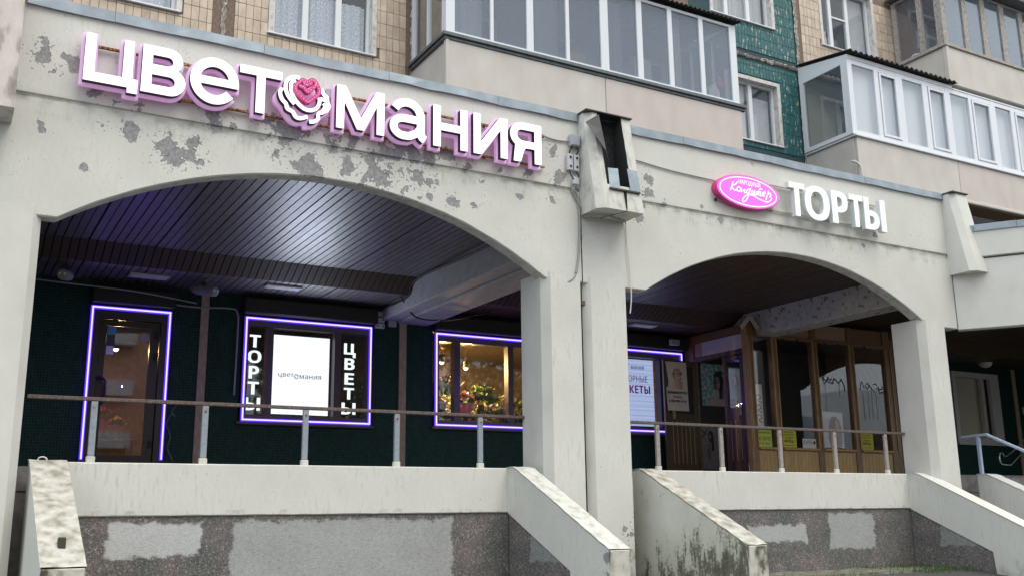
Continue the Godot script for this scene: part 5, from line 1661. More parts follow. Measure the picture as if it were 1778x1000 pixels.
func bouquet(at: Vector3, r: float, h: float, petals: String, wrap: String, label: String) -> void:
	var o := thing("bouquet", label, "bouquet", at)
	if wrap == "vase_dark":
		part(o, "vase", lathe([[0.0, 0.0], [0.07, 0.0], [0.09, h * 0.3], [0.06, h * 0.42], [0.05, h * 0.40], [0.0, 0.02]], 12), mats[wrap])
	else:
		var st := sst()
		var n := 14
		for k in n:
			var t0 := TAU * k / n
			var t1 := TAU * (k + 1) / n
			var r0 := r * (0.95 + 0.12 * sin(k * 2.3))
			var r1 := r * (0.95 + 0.12 * sin(((k + 1) % n) * 2.3))
			var y0 := h * (0.58 + 0.09 * sin(k * 3.1))
			var y1 := h * (0.58 + 0.09 * sin(((k + 1) % n) * 3.1))
			var a := Vector3(cos(t0), 0, sin(t0))
			var b := Vector3(cos(t1), 0, sin(t1))
			qd(st, a * 0.05, b * 0.05, b * r1 + Vector3.UP * y1, a * r0 + Vector3.UP * y0, a + b)
			qd(st, a * 0.045, b * 0.045, b * (r1 - 0.006) + Vector3.UP * y1, a * (r0 - 0.006) + Vector3.UP * y0, -a - b)
		part(o, "wrap", fin(st), mats[wrap])
	var lf := sst()
	for i in 60:
		var d := Vector3(rng.randfn(0, 0.7), 1.0, rng.randfn(0, 0.7)).normalized()
		var p := Vector3(0, h * 0.35, 0) + d * h * rng.randf_range(0.15, 0.5)
		var u := d.cross(Vector3(rng.randfn(), 0.2, rng.randfn())).normalized()
		var k := r * rng.randf_range(0.2, 0.45)
		tri(lf, p, p + d * k + u * k * 0.4, p + d * k * 2.0, u.cross(d))
		tri(lf, p, p + d * k - u * k * 0.4, p + d * k * 2.0, u.cross(d))
	part(o, "leaves", fin(lf), mats.leaf)
	# each bloom: a whorl of cupped petals round a point
	var bl := sst()
	var nb := 16
	for i in nb:
		var ang := i * 2.4
		var rr := r * 0.92 * sqrt((i + 0.5) / nb)
		var c := Vector3(cos(ang) * rr, h * (0.86 + 0.14 * rng.randf()) - rr * rr / r * 0.6, sin(ang) * rr)
		var up := Vector3(cos(ang) * rr / r * 0.8, 1.0, sin(ang) * rr / r * 0.8).normalized()
		var e1 := up.cross(Vector3.RIGHT).normalized()
		var e2 := up.cross(e1)
		var s := r * rng.randf_range(0.22, 0.34)
		for ring in 2:
			for k in 5:
				var t := TAU * k / 5 + ring * 0.6
				var d := e1 * cos(t) + e2 * sin(t)
				var f := 1.0 - 0.4 * ring
				var tip := c + d * s * f * 0.9 + up * s * (0.45 + 0.4 * ring)
				var side := up.cross(d) * s * 0.5 * f
				tri(bl, c, c + d * s * 0.5 * f + side + up * s * 0.25, tip, up - d)
				tri(bl, c, c + d * s * 0.5 * f - side + up * s * 0.25, tip, up - d)
	part(o, "blooms", fin(bl), mats[petals])


# ------------------------------------------------------------------ the wooden porch of the hairdresser
func build_vestibule() -> void:
	var z := -3.85
	var o := thing("wooden_porch", "brown wooden glazed porch of the hairdresser, under the right arch", "porch")
	var posts := [[13.95, 14.11], [14.60, 14.76], [15.74, 15.90], [16.83, 17.0], [17.95, 18.16]]
	for p in posts:
		slab(o, "post", Vector3(p[0], 2.15, z - 0.12), Vector3(p[1], 5.46, z), mats.wood_dark, 0.008)
		slab(o, "bead", Vector3(p[0] + 0.01, 2.85, z + 0.001), Vector3(p[0] + 0.04, 5.07, z + 0.02), mats.wood_warm, 0.004)
		slab(o, "bead", Vector3(p[1] - 0.04, 2.85, z + 0.001), Vector3(p[1] - 0.01, 5.07, z + 0.02), mats.wood_warm, 0.004)
	for i in 4:
		var a: float = posts[i][1]
		var b: float = posts[i + 1][0]
		slab(o, "sill", Vector3(a + 0.002, 2.80, z - 0.1), Vector3(b - 0.002, 2.85, z + 0.035), mats.wood_warm)
		slab(o, "head", Vector3(a + 0.002, 5.06, z - 0.1), Vector3(b - 0.002, 5.13, z + 0.012), mats.wood_dark)
		slab(o, "pane", Vector3(a, 2.85, z - 0.05), Vector3(b, 5.06, z - 0.044), mats.shop_glass, 0.0)
		var n := int((b - a) / 0.095)
		for k in n:
			var w := (b - a) / n
			slab(o, "board", Vector3(a + k * w + 0.001, 2.15, z - 0.06), Vector3(a + (k + 1) * w - 0.001, 2.795, z - 0.02 + rng.randf_range(-0.001, 0.001)), mats["wood_board_%d" % (rng.randi() % 3)], 0.004)
		var tm: Material = mats.panel_salmon if i == 1 or i == 2 else mats.wood_dark
		slab(o, "transom_panel", Vector3(a + 0.004, 5.135, z - 0.07), Vector3(b - 0.004, 5.45, z - 0.03), tm)
	for q in [14.9, 15.3, 16.1, 16.5, 17.3]:
		slab(o, "latch", Vector3(q, 5.03, z + 0.012), Vector3(q + 0.05, 5.08, z + 0.03), mats.cable_black)
	# the side that faces left, with the doorway
	var x := 13.95
	slab(o, "post", Vector3(x - 0.0, 2.15, -5.79), Vector3(x + 0.12, 5.30, -5.5), mats.wood_dark)
	slab(o, "head", Vector3(x, 4.72, -5.49), Vector3(x + 0.1, 4.82, -3.98), mats.door_maroon)
	slab(o, "transom_panel", Vector3(x + 0.03, 4.83, -5.48), Vector3(x + 0.06, 5.13, -5.26), mats.panel_salmon)
	slab(o, "transom_panel", Vector3(x + 0.02, 4.83, -5.25), Vector3(x + 0.07, 5.13, -3.98), mats.panel_white)
	slab(o, "head", Vector3(x, 5.14, -5.49), Vector3(x + 0.1, 5.3, -3.98), mats.wood_dark)
	slab(o, "corner_board", Vector3(x - 0.03, 2.15, -3.97), Vector3(x - 0.001, 5.42, -3.83), mats.wood_warm)
	slab(o, "floor", Vector3(x, 2.152, -5.79), Vector3(18.1, 2.16, -3.98), mats.wood_dark, 0.0)
	slab(o, "rear_wall", Vector3(x + 0.14, 2.17, -5.795), Vector3(18.3, 5.3, -5.76), mats.shutter_box, 0.0)
	slab(o, "side_wall", Vector3(18.17, 2.15, -5.75), Vector3(18.27, 5.3, -3.86), mats.wood_dark)
	# white cap pieces where the porch meets the beam
	bar(o, "cap_board", Vector3(13.78, 5.20, -3.80), Vector3(14.0, 5.44, -3.78), 0.03, 0.09, mats.panel_white)
	bar(o, "cap_board", Vector3(14.0, 5.44, -3.76), Vector3(14.17, 5.20, -3.74), 0.03, 0.09, mats.panel_white)
	# right-hand leaf, half glazed, ajar in the doorway
	var d := Node3D.new()
	reg(d, "door", o)
	d.position = Vector3(x + 0.05, 2.16, -4.0)
	d.rotation.y = 0.06
	slab(d, "stile", Vector3(-0.025, 0, -0.60), Vector3(0.025, 2.55, -0.50), mats.door_maroon)
	slab(d, "stile", Vector3(-0.025, 0, -0.13), Vector3(0.025, 2.55, 0.0), mats.door_maroon)
	slab(d, "rail", Vector3(-0.025, 0, -0.498), Vector3(0.025, 1.5, -0.132), mats.door_maroon)
	slab(d, "rail", Vector3(-0.025, 2.45, -0.498), Vector3(0.025, 2.55, -0.132), mats.door_maroon)
	slab(d, "pane", Vector3(-0.004, 1.5, -0.5), Vector3(0.002, 2.45, -0.13), mats.shop_glass, 0.0)
	for k in 3:
		slab(d, "groove", Vector3(-0.030, 0.45, -0.45 + k * 0.13), Vector3(-0.024, 1.25, -0.436 + k * 0.13), mats.groove_light, 0.0)
	slab(d, "hinge", Vector3(-0.05, 0.22, -0.02), Vector3(-0.026, 0.40, 0.0), mats.steel)
	slab(d, "handle", Vector3(-0.05, 1.33, -0.2), Vector3(-0.026, 1.48, -0.12), mats.groove_light)
	slab(d, "notice", Vector3(-0.012, 1.55, -0.42), Vector3(-0.008, 1.66, -0.26), mats.paper_white, 0.0)
	slab(d, "notice", Vector3(-0.012, 1.95, -0.36), Vector3(-0.008, 2.12, -0.24), mats.paper_white, 0.0)
	# left-hand leaf, swung right out against the shop window
	d = Node3D.new()
	reg(d, "door", o)
	d.position = Vector3(13.90, 2.16, -5.38)
	d.rotation.y = 0.05
	slab(d, "stile", Vector3(-0.92, 0, -0.03), Vector3(-0.80, 2.56, 0.02), mats.door_umber)
	slab(d, "stile", Vector3(-0.12, 0, -0.03), Vector3(0, 2.56, 0.02), mats.door_umber)
	slab(d, "rail", Vector3(-0.798, 0, -0.03), Vector3(-0.122, 1.45, 0.018), mats.door_umber)
	slab(d, "rail", Vector3(-0.798, 2.44, -0.03), Vector3(-0.122, 2.56, 0.018), mats.door_umber)
	slab(d, "panel", Vector3(-0.80, 1.45, -0.015), Vector3(-0.12, 2.44, 0.0), mats.shutter_box, 0.0)
	for k in 6:
		slab(d, "groove", Vector3(-0.74 + k * 0.115, 0.42, 0.018), Vector3(-0.722 + k * 0.115, 1.30, 0.024), mats.groove_light, 0.0)
	slab(d, "handle", Vector3(-0.74, 1.33, 0.02), Vector3(-0.66, 1.5, 0.05), mats.groove_light)
	# notices and posters
	poster("poster", "pale hairdresser poster with a long-haired woman on the open left door leaf", Vector3(13.31, 4.17, -5.32), 0.56, 1.02, 0)
	poster("poster", "teal poster with a dark-haired woman's face inside the porch doorway", Vector3(14.68, 4.32, -5.748), 0.68, 0.92, 1)
	poster("poster", "dark poster of a woman with a raised arm, low inside the porch doorway", Vector3(14.45, 2.95, -5.74), 0.55, 0.9, 2)
	poster("poster", "pale poster of a long-haired woman behind the porch's third pane", Vector3(16.27, 3.25, z - 0.07), 0.60, 0.74, 3)
	for q in [["bravo", 14.28, 3.02, "lime", ["ПАРИКМАХЕРСКАЯ", "", "10   20   часов"], "lime notice with the hairdresser's name in the porch's first pane"], ["400р", 14.95, 3.03, "yellow", ["МУЖСКАЯ", "МОДЕЛЬНАЯ", "СТРИЖКА"], "yellow notice priced 400 in the porch's second pane"], ["500р", 17.2, 3.03, "yellow", ["ЖЕНСКАЯ", "МОДЕЛЬНАЯ", "СТРИЖКА"], "yellow notice priced 500 in the porch's fourth pane"]]:
		var nn := thing("notice", q[5], "notice", Vector3(q[1], q[2], z - 0.038), "price notices in the porch windows")
		slab(nn, "sheet", Vector3(-0.21, -0.17, 0), Vector3(0.21, 0.17, 0.002), mats["paper_" + q[3]], 0.0)
		var lines: Array = q[4]
		if q[3] == "lime":
			lettering(nn, "lettering", lines[0], Vector3(0, 0.10, 0.002), 0.035, 0.001, mats.print_black, "Droid Sans Bold", 0.34)
			lettering(nn, "lettering", q[0], Vector3(0, -0.035, 0.002), 0.105, 0.001, mats.print_black, "Droid Sans", 0.34)
			lettering(nn, "lettering", lines[2], Vector3(0, -0.115, 0.002), 0.04, 0.001, mats.print_black, "Droid Sans Bold", 0.28)
		else:
			for k in 3:
				lettering(nn, "lettering", lines[k], Vector3(0, 0.115 - k * 0.055, 0.002), 0.036, 0.001, mats.print_black, "Droid Sans Bold", [0.24, 0.30, 0.24][k])
			lettering(nn, "lettering", q[0], Vector3(0, -0.09, 0.002), 0.08, 0.001, mats.print_black, "Droid Sans Bold", 0.26)
			slab(nn, "line", Vector3(-0.16, -0.135, 0.002), Vector3(0.16, -0.125, 0.003), mats.print_black, 0.0)
	var ev := thing("notice", "small white card with thin capitals in the porch's second pane", "notice", Vector3(15.52, 2.95, z - 0.038))
	slab(ev, "sheet", Vector3(-0.19, -0.095, 0), Vector3(0.19, 0.095, 0.002), mats.paper_white, 0.0)
	lettering(ev, "lettering", "EVVE", Vector3(-0.04, -0.02, 0.002), 0.085, 0.001, mats.print_black, "Droid Sans", 0.24)
	part(ev, "emblem", lathe([[0.0, 0.0], [0.035, 0.0], [0.035, 0.002], [0.0, 0.002]], 12), mats.print_black, Vector3(0.135, 0.02, 0.002), Vector3(PI / 2, 0, 0))
	var wc := thing("notice", "tall white leaflet with black marks in the porch's first pane", "notice", Vector3(14.22, 3.75, z - 0.06))
	slab(wc, "sheet", Vector3(-0.11, -0.5, 0), Vector3(0.11, 0.35, 0.002), mats.paper_white, 0.0)
	for k in 3:
		var cs := sst()
		for q in stroke(smooth2(PackedVector2Array([Vector2(-0.08, 0.1 - k * 0.2), Vector2(0.0, 0.14 - k * 0.2), Vector2(0.06, 0.08 - k * 0.2), Vector2(-0.02, 0.03 - k * 0.2), Vector2(0.08, -0.02 - k * 0.2)]), 4), 0.014):
			prism(cs, q[0], q[1], 0.002, 0.003)
		part(wc, "mark", fin(cs), mats.print_black)
	# marker scrawl on the glass, with runs of ink
	var gr := [[16.044, 4.45, 16.04, 4.341, 16.091, 4.199, 16.167, 4.276, 16.054, 4.318, 16.11, 4.369, 16.055, 4.403], [16.169, 4.288, 16.238, 4.304, 16.218, 4.351, 16.169, 4.288, 16.245, 4.219], [16.326, 4.333, 16.252, 4.28, 16.312, 4.211, 16.368, 4.25], [16.332, 4.236, 16.395, 4.337, 16.52, 4.234, 16.599, 4.324, 16.679, 4.194, 16.681, 4.072], [16.105, 4.2, 16.109, 3.911, 16.103, 3.635], [16.518, 4.222, 16.527, 3.93], [17.149, 4.12, 17.186, 4.27, 17.227, 4.309, 17.288, 4.164], [17.306, 4.239, 17.385, 4.156, 17.45, 4.247, 17.403, 4.294, 17.344, 4.254], [17.403, 4.294, 17.529, 4.164, 17.627, 4.094], [17.578, 4.266, 17.653, 4.289, 17.684, 4.247], [17.657, 4.183, 17.855, 4.168, 17.847, 4.243], [17.728, 4.236, 17.753, 4.087, 17.905, 4.132], [17.234, 4.087, 17.228, 3.497], [17.398, 4.12, 17.37, 3.502], [17.507, 4.138, 17.478, 3.506], [17.626, 4.081, 17.639, 3.511]]
	for half in 2:
		var st := sst()
		for g in gr:
			if (g[0] < 16.9) != (half == 0):
				continue
			var thin: bool = absf(g[0] - g[g.size() - 2]) < 0.04 and g.size() <= 6
			for q in stroke(pl(g), 0.007 if thin else 0.02):
				prism(st, q[0], q[1], z - 0.043, z - 0.0415)
		var so := part(self, "graffiti", fin(st), mats.print_black)
		tag(so, ["black marker scrawl with long ink runs on the porch's third pane", "black marker scrawl with many ink runs on the porch's fourth pane"][half], "graffiti", "marker scrawls on the porch glass")


func soft(d: float, r: float) -> float:
	return clampf((r - d) / 0.02 + 0.5, 0.0, 1.0)


# a print of a woman: 0 long fair hair, 1 dark hair and a turned face, 2 figure with a raised arm, 3 long hair from behind
func poster(called: String, label: String, at: Vector3, w: float, h: float, kind: int) -> void:
	var o := thing(called, label, "poster", at, "posters of the hairdresser")
	var pw := 160
	var ph := int(pw * h / w)
	var img := Image.create(pw, ph, false, Image.FORMAT_RGB8)
	var n := noise(3.0, 4, 900 + kind)
	var n2 := noise(11.0, 3, 950 + kind)
	for j in ph:
		for i in pw:
			var u := float(i) / pw - 0.5
			var v := 0.5 - float(j) / ph
			var k := h / w
			var y := v * k
			var a := n.get_noise_2d(u * 2.0, y * 2.0)
			var b := n2.get_noise_2d(u * 3.0, y * 0.8)
			var c := Color(0.86, 0.84, 0.81)
			match kind:
				0:
					var yy := y - 0.36
					var ux := u - 0.03
					var hair := Color(0.42 + 0.24 * b, 0.29 + 0.18 * b, 0.26 + 0.14 * b)
					var sh := clampf((0.06 + minf(0.20, maxf(0.0, -0.06 - yy) * 1.6) - absf(ux)) * 20.0, 0.0, 1.0)
					if yy < 0.0 and yy > -0.46:
						c = c.lerp(Color(0.88, 0.75, 0.69).lerp(Color(0.74, 0.58, 0.52), clampf(0.5 + ux * 3.0, 0.0, 1.0)), sh)
					var hw := 0.165 + 0.07 * sin(yy * 7.0 + 1.0) + 0.10 * a
					if yy > -0.26 and yy < 0.33:
						var inner := clampf((absf(ux) - 0.075) * 14.0, 0.0, 1.0) if yy < 0.22 else 1.0
						c = c.lerp(hair, clampf((hw - absf(ux)) * 10.0, 0.0, 0.95) * clampf((0.33 - yy) * 9.0, 0.0, 1.0) * clampf((yy + 0.26) * 6.0, 0.0, 1.0) * inner)
					var fd := Vector2(ux / 0.095, (yy - 0.12) / 0.15).length()
					c = c.lerp(Color(0.88, 0.72, 0.65).lerp(Color(0.66, 0.47, 0.41), clampf(0.4 + ux * 5.0, 0.0, 1.0)), clampf((1.0 - fd) * 6.0, 0.0, 1.0))
					for e in [-0.04, 0.04]:
						c = c.lerp(Color(0.26, 0.17, 0.15), clampf((1.0 - Vector2((ux - e) / 0.026, (yy - 0.145) / 0.013).length()) * 2.0, 0.0, 0.85))
					c = c.lerp(Color(0.66, 0.30, 0.28), clampf((1.0 - Vector2(ux / 0.032, (yy - 0.045) / 0.014).length()) * 2.0, 0.0, 0.8))
				1:
					c = Color(0.40, 0.57, 0.61).lerp(Color(0.70, 0.80, 0.82), clampf(0.5 + a * 1.5 + b * 0.7, 0.0, 1.0))
					var yy := y + 0.02
					var ux := u - 0.14 - yy * 0.10
					# shoulders, hair, face lit from the right
					c = c.lerp(Color(0.70, 0.66, 0.65), clampf((0.13 + maxf(0.0, -0.30 - yy) * 1.2 - absf(ux)) * 14.0, 0.0, 1.0) if yy < -0.2 else 0.0)
					var hd := Vector2((ux - 0.05) / 0.24, (yy - 0.20) / 0.34).length() + a * 0.25
					c = c.lerp(Color(0.10, 0.085, 0.085), clampf((1.0 - hd) * 5.0, 0.0, 1.0))
					if ux > 0.10 and yy < 0.3 and yy > -0.42:
						c = c.lerp(Color(0.11, 0.09, 0.09), clampf((0.30 + a * 0.1 - ux) * 12.0, 0.0, 1.0))
					var fd := Vector2((ux + 0.02 + yy * 0.05) / 0.145, (yy - 0.08) / 0.25).length()
					c = c.lerp(Color(0.80, 0.76, 0.74).lerp(Color(0.36, 0.31, 0.31), clampf(0.62 - ux * 4.5 - (0.2 if yy > 0.2 else 0.0), 0.0, 1.0)), clampf((1.0 - fd) * 7.0, 0.0, 1.0))
					for e in [-0.085, 0.05]:
						c = c.lerp(Color(0.10, 0.08, 0.08), clampf((1.0 - Vector2((ux - e) / 0.04, (yy - 0.115) / 0.024).length()) * 2.2, 0.0, 0.9))
						c = c.lerp(Color(0.14, 0.11, 0.11), clampf((1.0 - Vector2((ux - e) / 0.055, (yy - 0.175) / 0.014).length()) * 2.2, 0.0, 0.85))
					c = c.lerp(Color(0.40, 0.34, 0.33), clampf((1.0 - Vector2((ux + 0.045) / 0.02, (yy - 0.04) / 0.06).length()) * 2.0, 0.0, 0.6))
					c = c.lerp(Color(0.46, 0.28, 0.29), clampf((1.0 - Vector2((ux + 0.03) / 0.05, (yy + 0.075) / 0.022).length()) * 2.2, 0.0, 0.85))
				2:
					c = Color(0.46, 0.44, 0.45).lerp(Color(0.58, 0.55, 0.55), 0.5 + a * 0.5)
					var yy := y - 0.1
					var skin := Color(0.30, 0.23, 0.21).lerp(Color(0.62, 0.52, 0.48), clampf(0.5 + u * 2.0 + a * 0.5, 0.0, 1.0))
					c = c.lerp(skin, soft(absf(u - 0.06 - 0.04 * sin(yy * 6.0)) - 0.11, 0.0) if yy < 0.2 and yy > -0.55 else 0.0)
					c = c.lerp(skin, soft(absf((yy - 0.42) + (u + 0.08) * 0.6) - 0.04, 0.0) if u < 0.08 and u > -0.34 else 0.0)
					c = c.lerp(skin, soft(absf((yy - 0.46) - (u + 0.34) * 1.1 + 0.16) - 0.045, 0.0) if u < 0.1 and u > -0.36 else 0.0)
					c = c.lerp(Color(0.05, 0.04, 0.04), soft(Vector2((u - 0.12) / 0.13, (yy - 0.36) / 0.22).length() - 1.0 + b * 0.2, 0.0))
					c = c.lerp(Color(0.06, 0.05, 0.05), soft(absf(u - 0.2) - 0.06, 0.0) if yy < 0.35 and yy > -0.2 else 0.0)
					c = c.lerp(skin, soft(Vector2((u - 0.08) / 0.06, (yy - 0.36) / 0.10).length() - 1.0, 0.0))
				3:
					c = Color(0.72, 0.72, 0.72)
					c = c.lerp(Color(0.50 + 0.2 * b, 0.40 + 0.16 * b, 0.38 + 0.14 * b), soft(Vector2((u - 0.08) / 0.34, (y + 0.18) / 0.68).length() - 1.0 + a * 0.08, 0.0))
					c = c.lerp(Color(0.68, 0.56, 0.50), soft(Vector2((u - 0.20) / 0.10, (y - 0.2) / 0.16).length() - 1.0, 0.0))
			img.set_pixel(i, j, c)
	var m := mat("poster_print_%d" % kind, Color.WHITE, 0.5)
	m.albedo_texture = ImageTexture.create_from_image(img)
	m.texture_repeat = false
	# paper with a slight curl
	uv_box = [-w * 0.5, w * 0.5, -h * 0.5, h * 0.5, "xy"]
	var st := sst()
	var g := 8
	for j in g:
		for i in g:
			var q := []
			for c in [[0, 0], [1, 0], [1, 1], [0, 1]]:
				var u: float = -w * 0.5 + w * (i + c[0]) / g
				var v: float = -h * 0.5 + h * (j + c[1]) / g
				q.append(Vector3(u, v, 0.006 + 0.006 * sin(u * 9.0 + v * 4.0 + kind) + (0.02 * pow(clampf(-v / h * 2.0, 0, 1), 3.0) if kind == 0 else 0.0)))
			qd(st, q[0], q[1], q[2], q[3], Vector3.BACK)
	part(o, "sheet", fin(st), m)
	uv_box = []
	if kind == 0:
		for t in [["ПАРИКМАХЕРСКАЯ", -0.16, 0.055, 0.5], ["bravo", -0.245, 0.06, 0.2], ["8-968-798-32-66", -0.335, 0.05, 0.46]]:
			lettering(o, "lettering", t[0], Vector3(0, t[1], 0.018), t[2], 0.001, mats.print_black, "Droid Sans Bold" if t[1] != -0.245 else "Droid Sans", t[3])


# ------------------------------------------------------------------ the bay at the right edge
func build_right_bay() -> void:
	# the beam that bends towards the street
	var o := thing("arched_beam", "beam bending towards the street at the right edge, with its own zinc coping", "beam", Vector3(15.25, 0, 0), "arched beams over the arcade openings")
	o.rotation.y = -atan2(0.81, 0.58)
	slab(o, "lower_front", Vector3(0.0, 4.64, -0.2), Vector3(6.0, 5.85, 0.0), mats.paint, 0.012)
	slab(o, "upper_front", Vector3(0.0, 5.88, -0.19), Vector3(6.0, 6.36, 0.035), mats.paint, 0.012)
	slab(o, "coping_sheet", Vector3(0.18, 6.33, -0.22), Vector3(0.42, 6.45, 0.055), mats.zinc, 0.004)
	slab(o, "coping_sheet", Vector3(0.425, 6.335, -0.22), Vector3(1.1, 6.455, 0.06), mats.zinc, 0.004)
	slab(o, "coping_sheet", Vector3(1.104, 6.33, -0.22), Vector3(6.0, 6.45, 0.056), mats.zinc, 0.004)
	# window with a pale frame
	o = thing("house_window", "pale framed window with a curtain deep in the right-hand bay", "window")
	var z := -5.8
	var f := sst()
	sbox(f, Vector3(22.75, 3.28, z - 0.05), Vector3(22.9, 5.12, z + 0.05))
	sbox(f, Vector3(24.30, 3.28, z - 0.05), Vector3(24.66, 5.12, z + 0.05))
	sbox(f, Vector3(22.9, 4.98, z - 0.05), Vector3(24.30, 5.12, z + 0.05))
	sbox(f, Vector3(22.9, 3.28, z - 0.05), Vector3(24.30, 3.40, z + 0.05))
	sbox(f, Vector3(23.93, 3.40, z - 0.05), Vector3(24.02, 4.98, z + 0.04))
	part(o, "frame", fin(f), mats.pvc_dull)
	slab(o, "pane", Vector3(22.9, 3.4, z - 0.02), Vector3(23.93, 4.98, z - 0.014), mats.shop_glass, 0.0)
	slab(o, "pane", Vector3(24.02, 3.4, z - 0.02), Vector3(24.30, 4.98, z - 0.014), mats.shop_glass, 0.0)
	slab(o, "sill", Vector3(22.7, 3.22, z - 0.02), Vector3(24.75, 3.275, z + 0.12), mats.pvc_dull)
	slab(o, "curtain", Vector3(23.1, 3.35, z - 0.14), Vector3(24.28, 5.0, z - 0.12), mats.cream_wall, 0.0)
	slab(o, "backing", Vector3(22.6, 3.0, z - 0.6), Vector3(24.8, 5.3, z - 0.5), mats.dark_room, 0.0)
	# dome lamp under the ceiling
	o = thing("ceiling_lamp", "small white dome lamp under the ceiling of the right-hand bay", "lamp", Vector3(23.62, 5.33, -5.35))
	part(o, "base", lathe([[0.0, 0.0], [0.17, 0.0], [0.17, -0.03], [0.0, -0.03]], 20), mats.pvc_dull)
	part(o, "dome", lathe([[0.16, -0.031], [0.15, -0.07], [0.11, -0.11], [0.05, -0.13], [0.0, -0.135]], 20), mats.pvc)
	slab(thing("meter_box", "small white box on the green wall at the right edge", "box"), "case", Vector3(25.62, 4.1, -5.8), Vector3(25.95, 4.3, -5.72), mats.box_white)
	# blue handrail on the last stair wall
	o = thing("handrail", "pale blue painted steel handrail on the rightmost stair wall", "handrail")
	var top := [Vector3(16.05, 2.86, -0.75), Vector3(16.05, 2.88, -0.25), Vector3(16.05, 1.92, 1.75)]
	bar(o, "rail", top[0], top[1] + Vector3(0, 0, 0.02), 0.07, 0.045, mats.handrail_blue, 0.01)
	bar(o, "rail", top[1], top[2], 0.07, 0.045, mats.handrail_blue, 0.01)
	for q in [[-0.42, 2.19, 2.86], [0.75, 1.72, 2.38], [1.6, 1.3, 1.96]]:
		slab(o, "post", Vector3(16.02, q[1], q[0] - 0.03), Vector3(16.08, q[2], q[0] + 0.03), mats.handrail_blue, 0.008)
		slab(o, "foot_plate", Vector3(15.98, q[1], q[0] - 0.07), Vector3(16.12, q[1] + 0.02, q[0] + 0.07), mats.handrail_blue)
	# thin steel rail further back
	o = thing("handrail", "thin dark steel handrail loop deep in the right-hand bay", "handrail")
	var st := sst()
	tube(st, smooth3([Vector3(22.2, 2.62, -4.0), Vector3(21.9, 2.62, -4.0), Vector3(21.8, 2.68, -4.0), Vector3(21.8, 2.84, -4.0), Vector3(21.9, 2.9, -4.0), Vector3(22.25, 2.9, -4.0), Vector3(24.2, 4.1, -4.0)], 5), 0.02, 7)
	part(o, "rail", fin(st), mats.steel)
	st = sst()
	tube(st, [Vector3(22.2, 2.62, -4.0), Vector3(24.3, 3.9, -4.0)], 0.018, 7)
	part(o, "rail", fin(st), mats.steel)
	for x in [22.9, 24.0]:
		slab(o, "post", Vector3(x, 2.15, -4.02), Vector3(x + 0.03, 3.3 + (x - 22.9) * 0.62, -3.99), mats.steel)
	var sw := thing("low_wall", "low pale wall on the terrace of the right-hand bay", "wall")
	slab(sw, "body", Vector3(18.6, 2.15, -5.1), Vector3(26.9, 2.42, -4.9), mats.paint_dirty, 0.012)


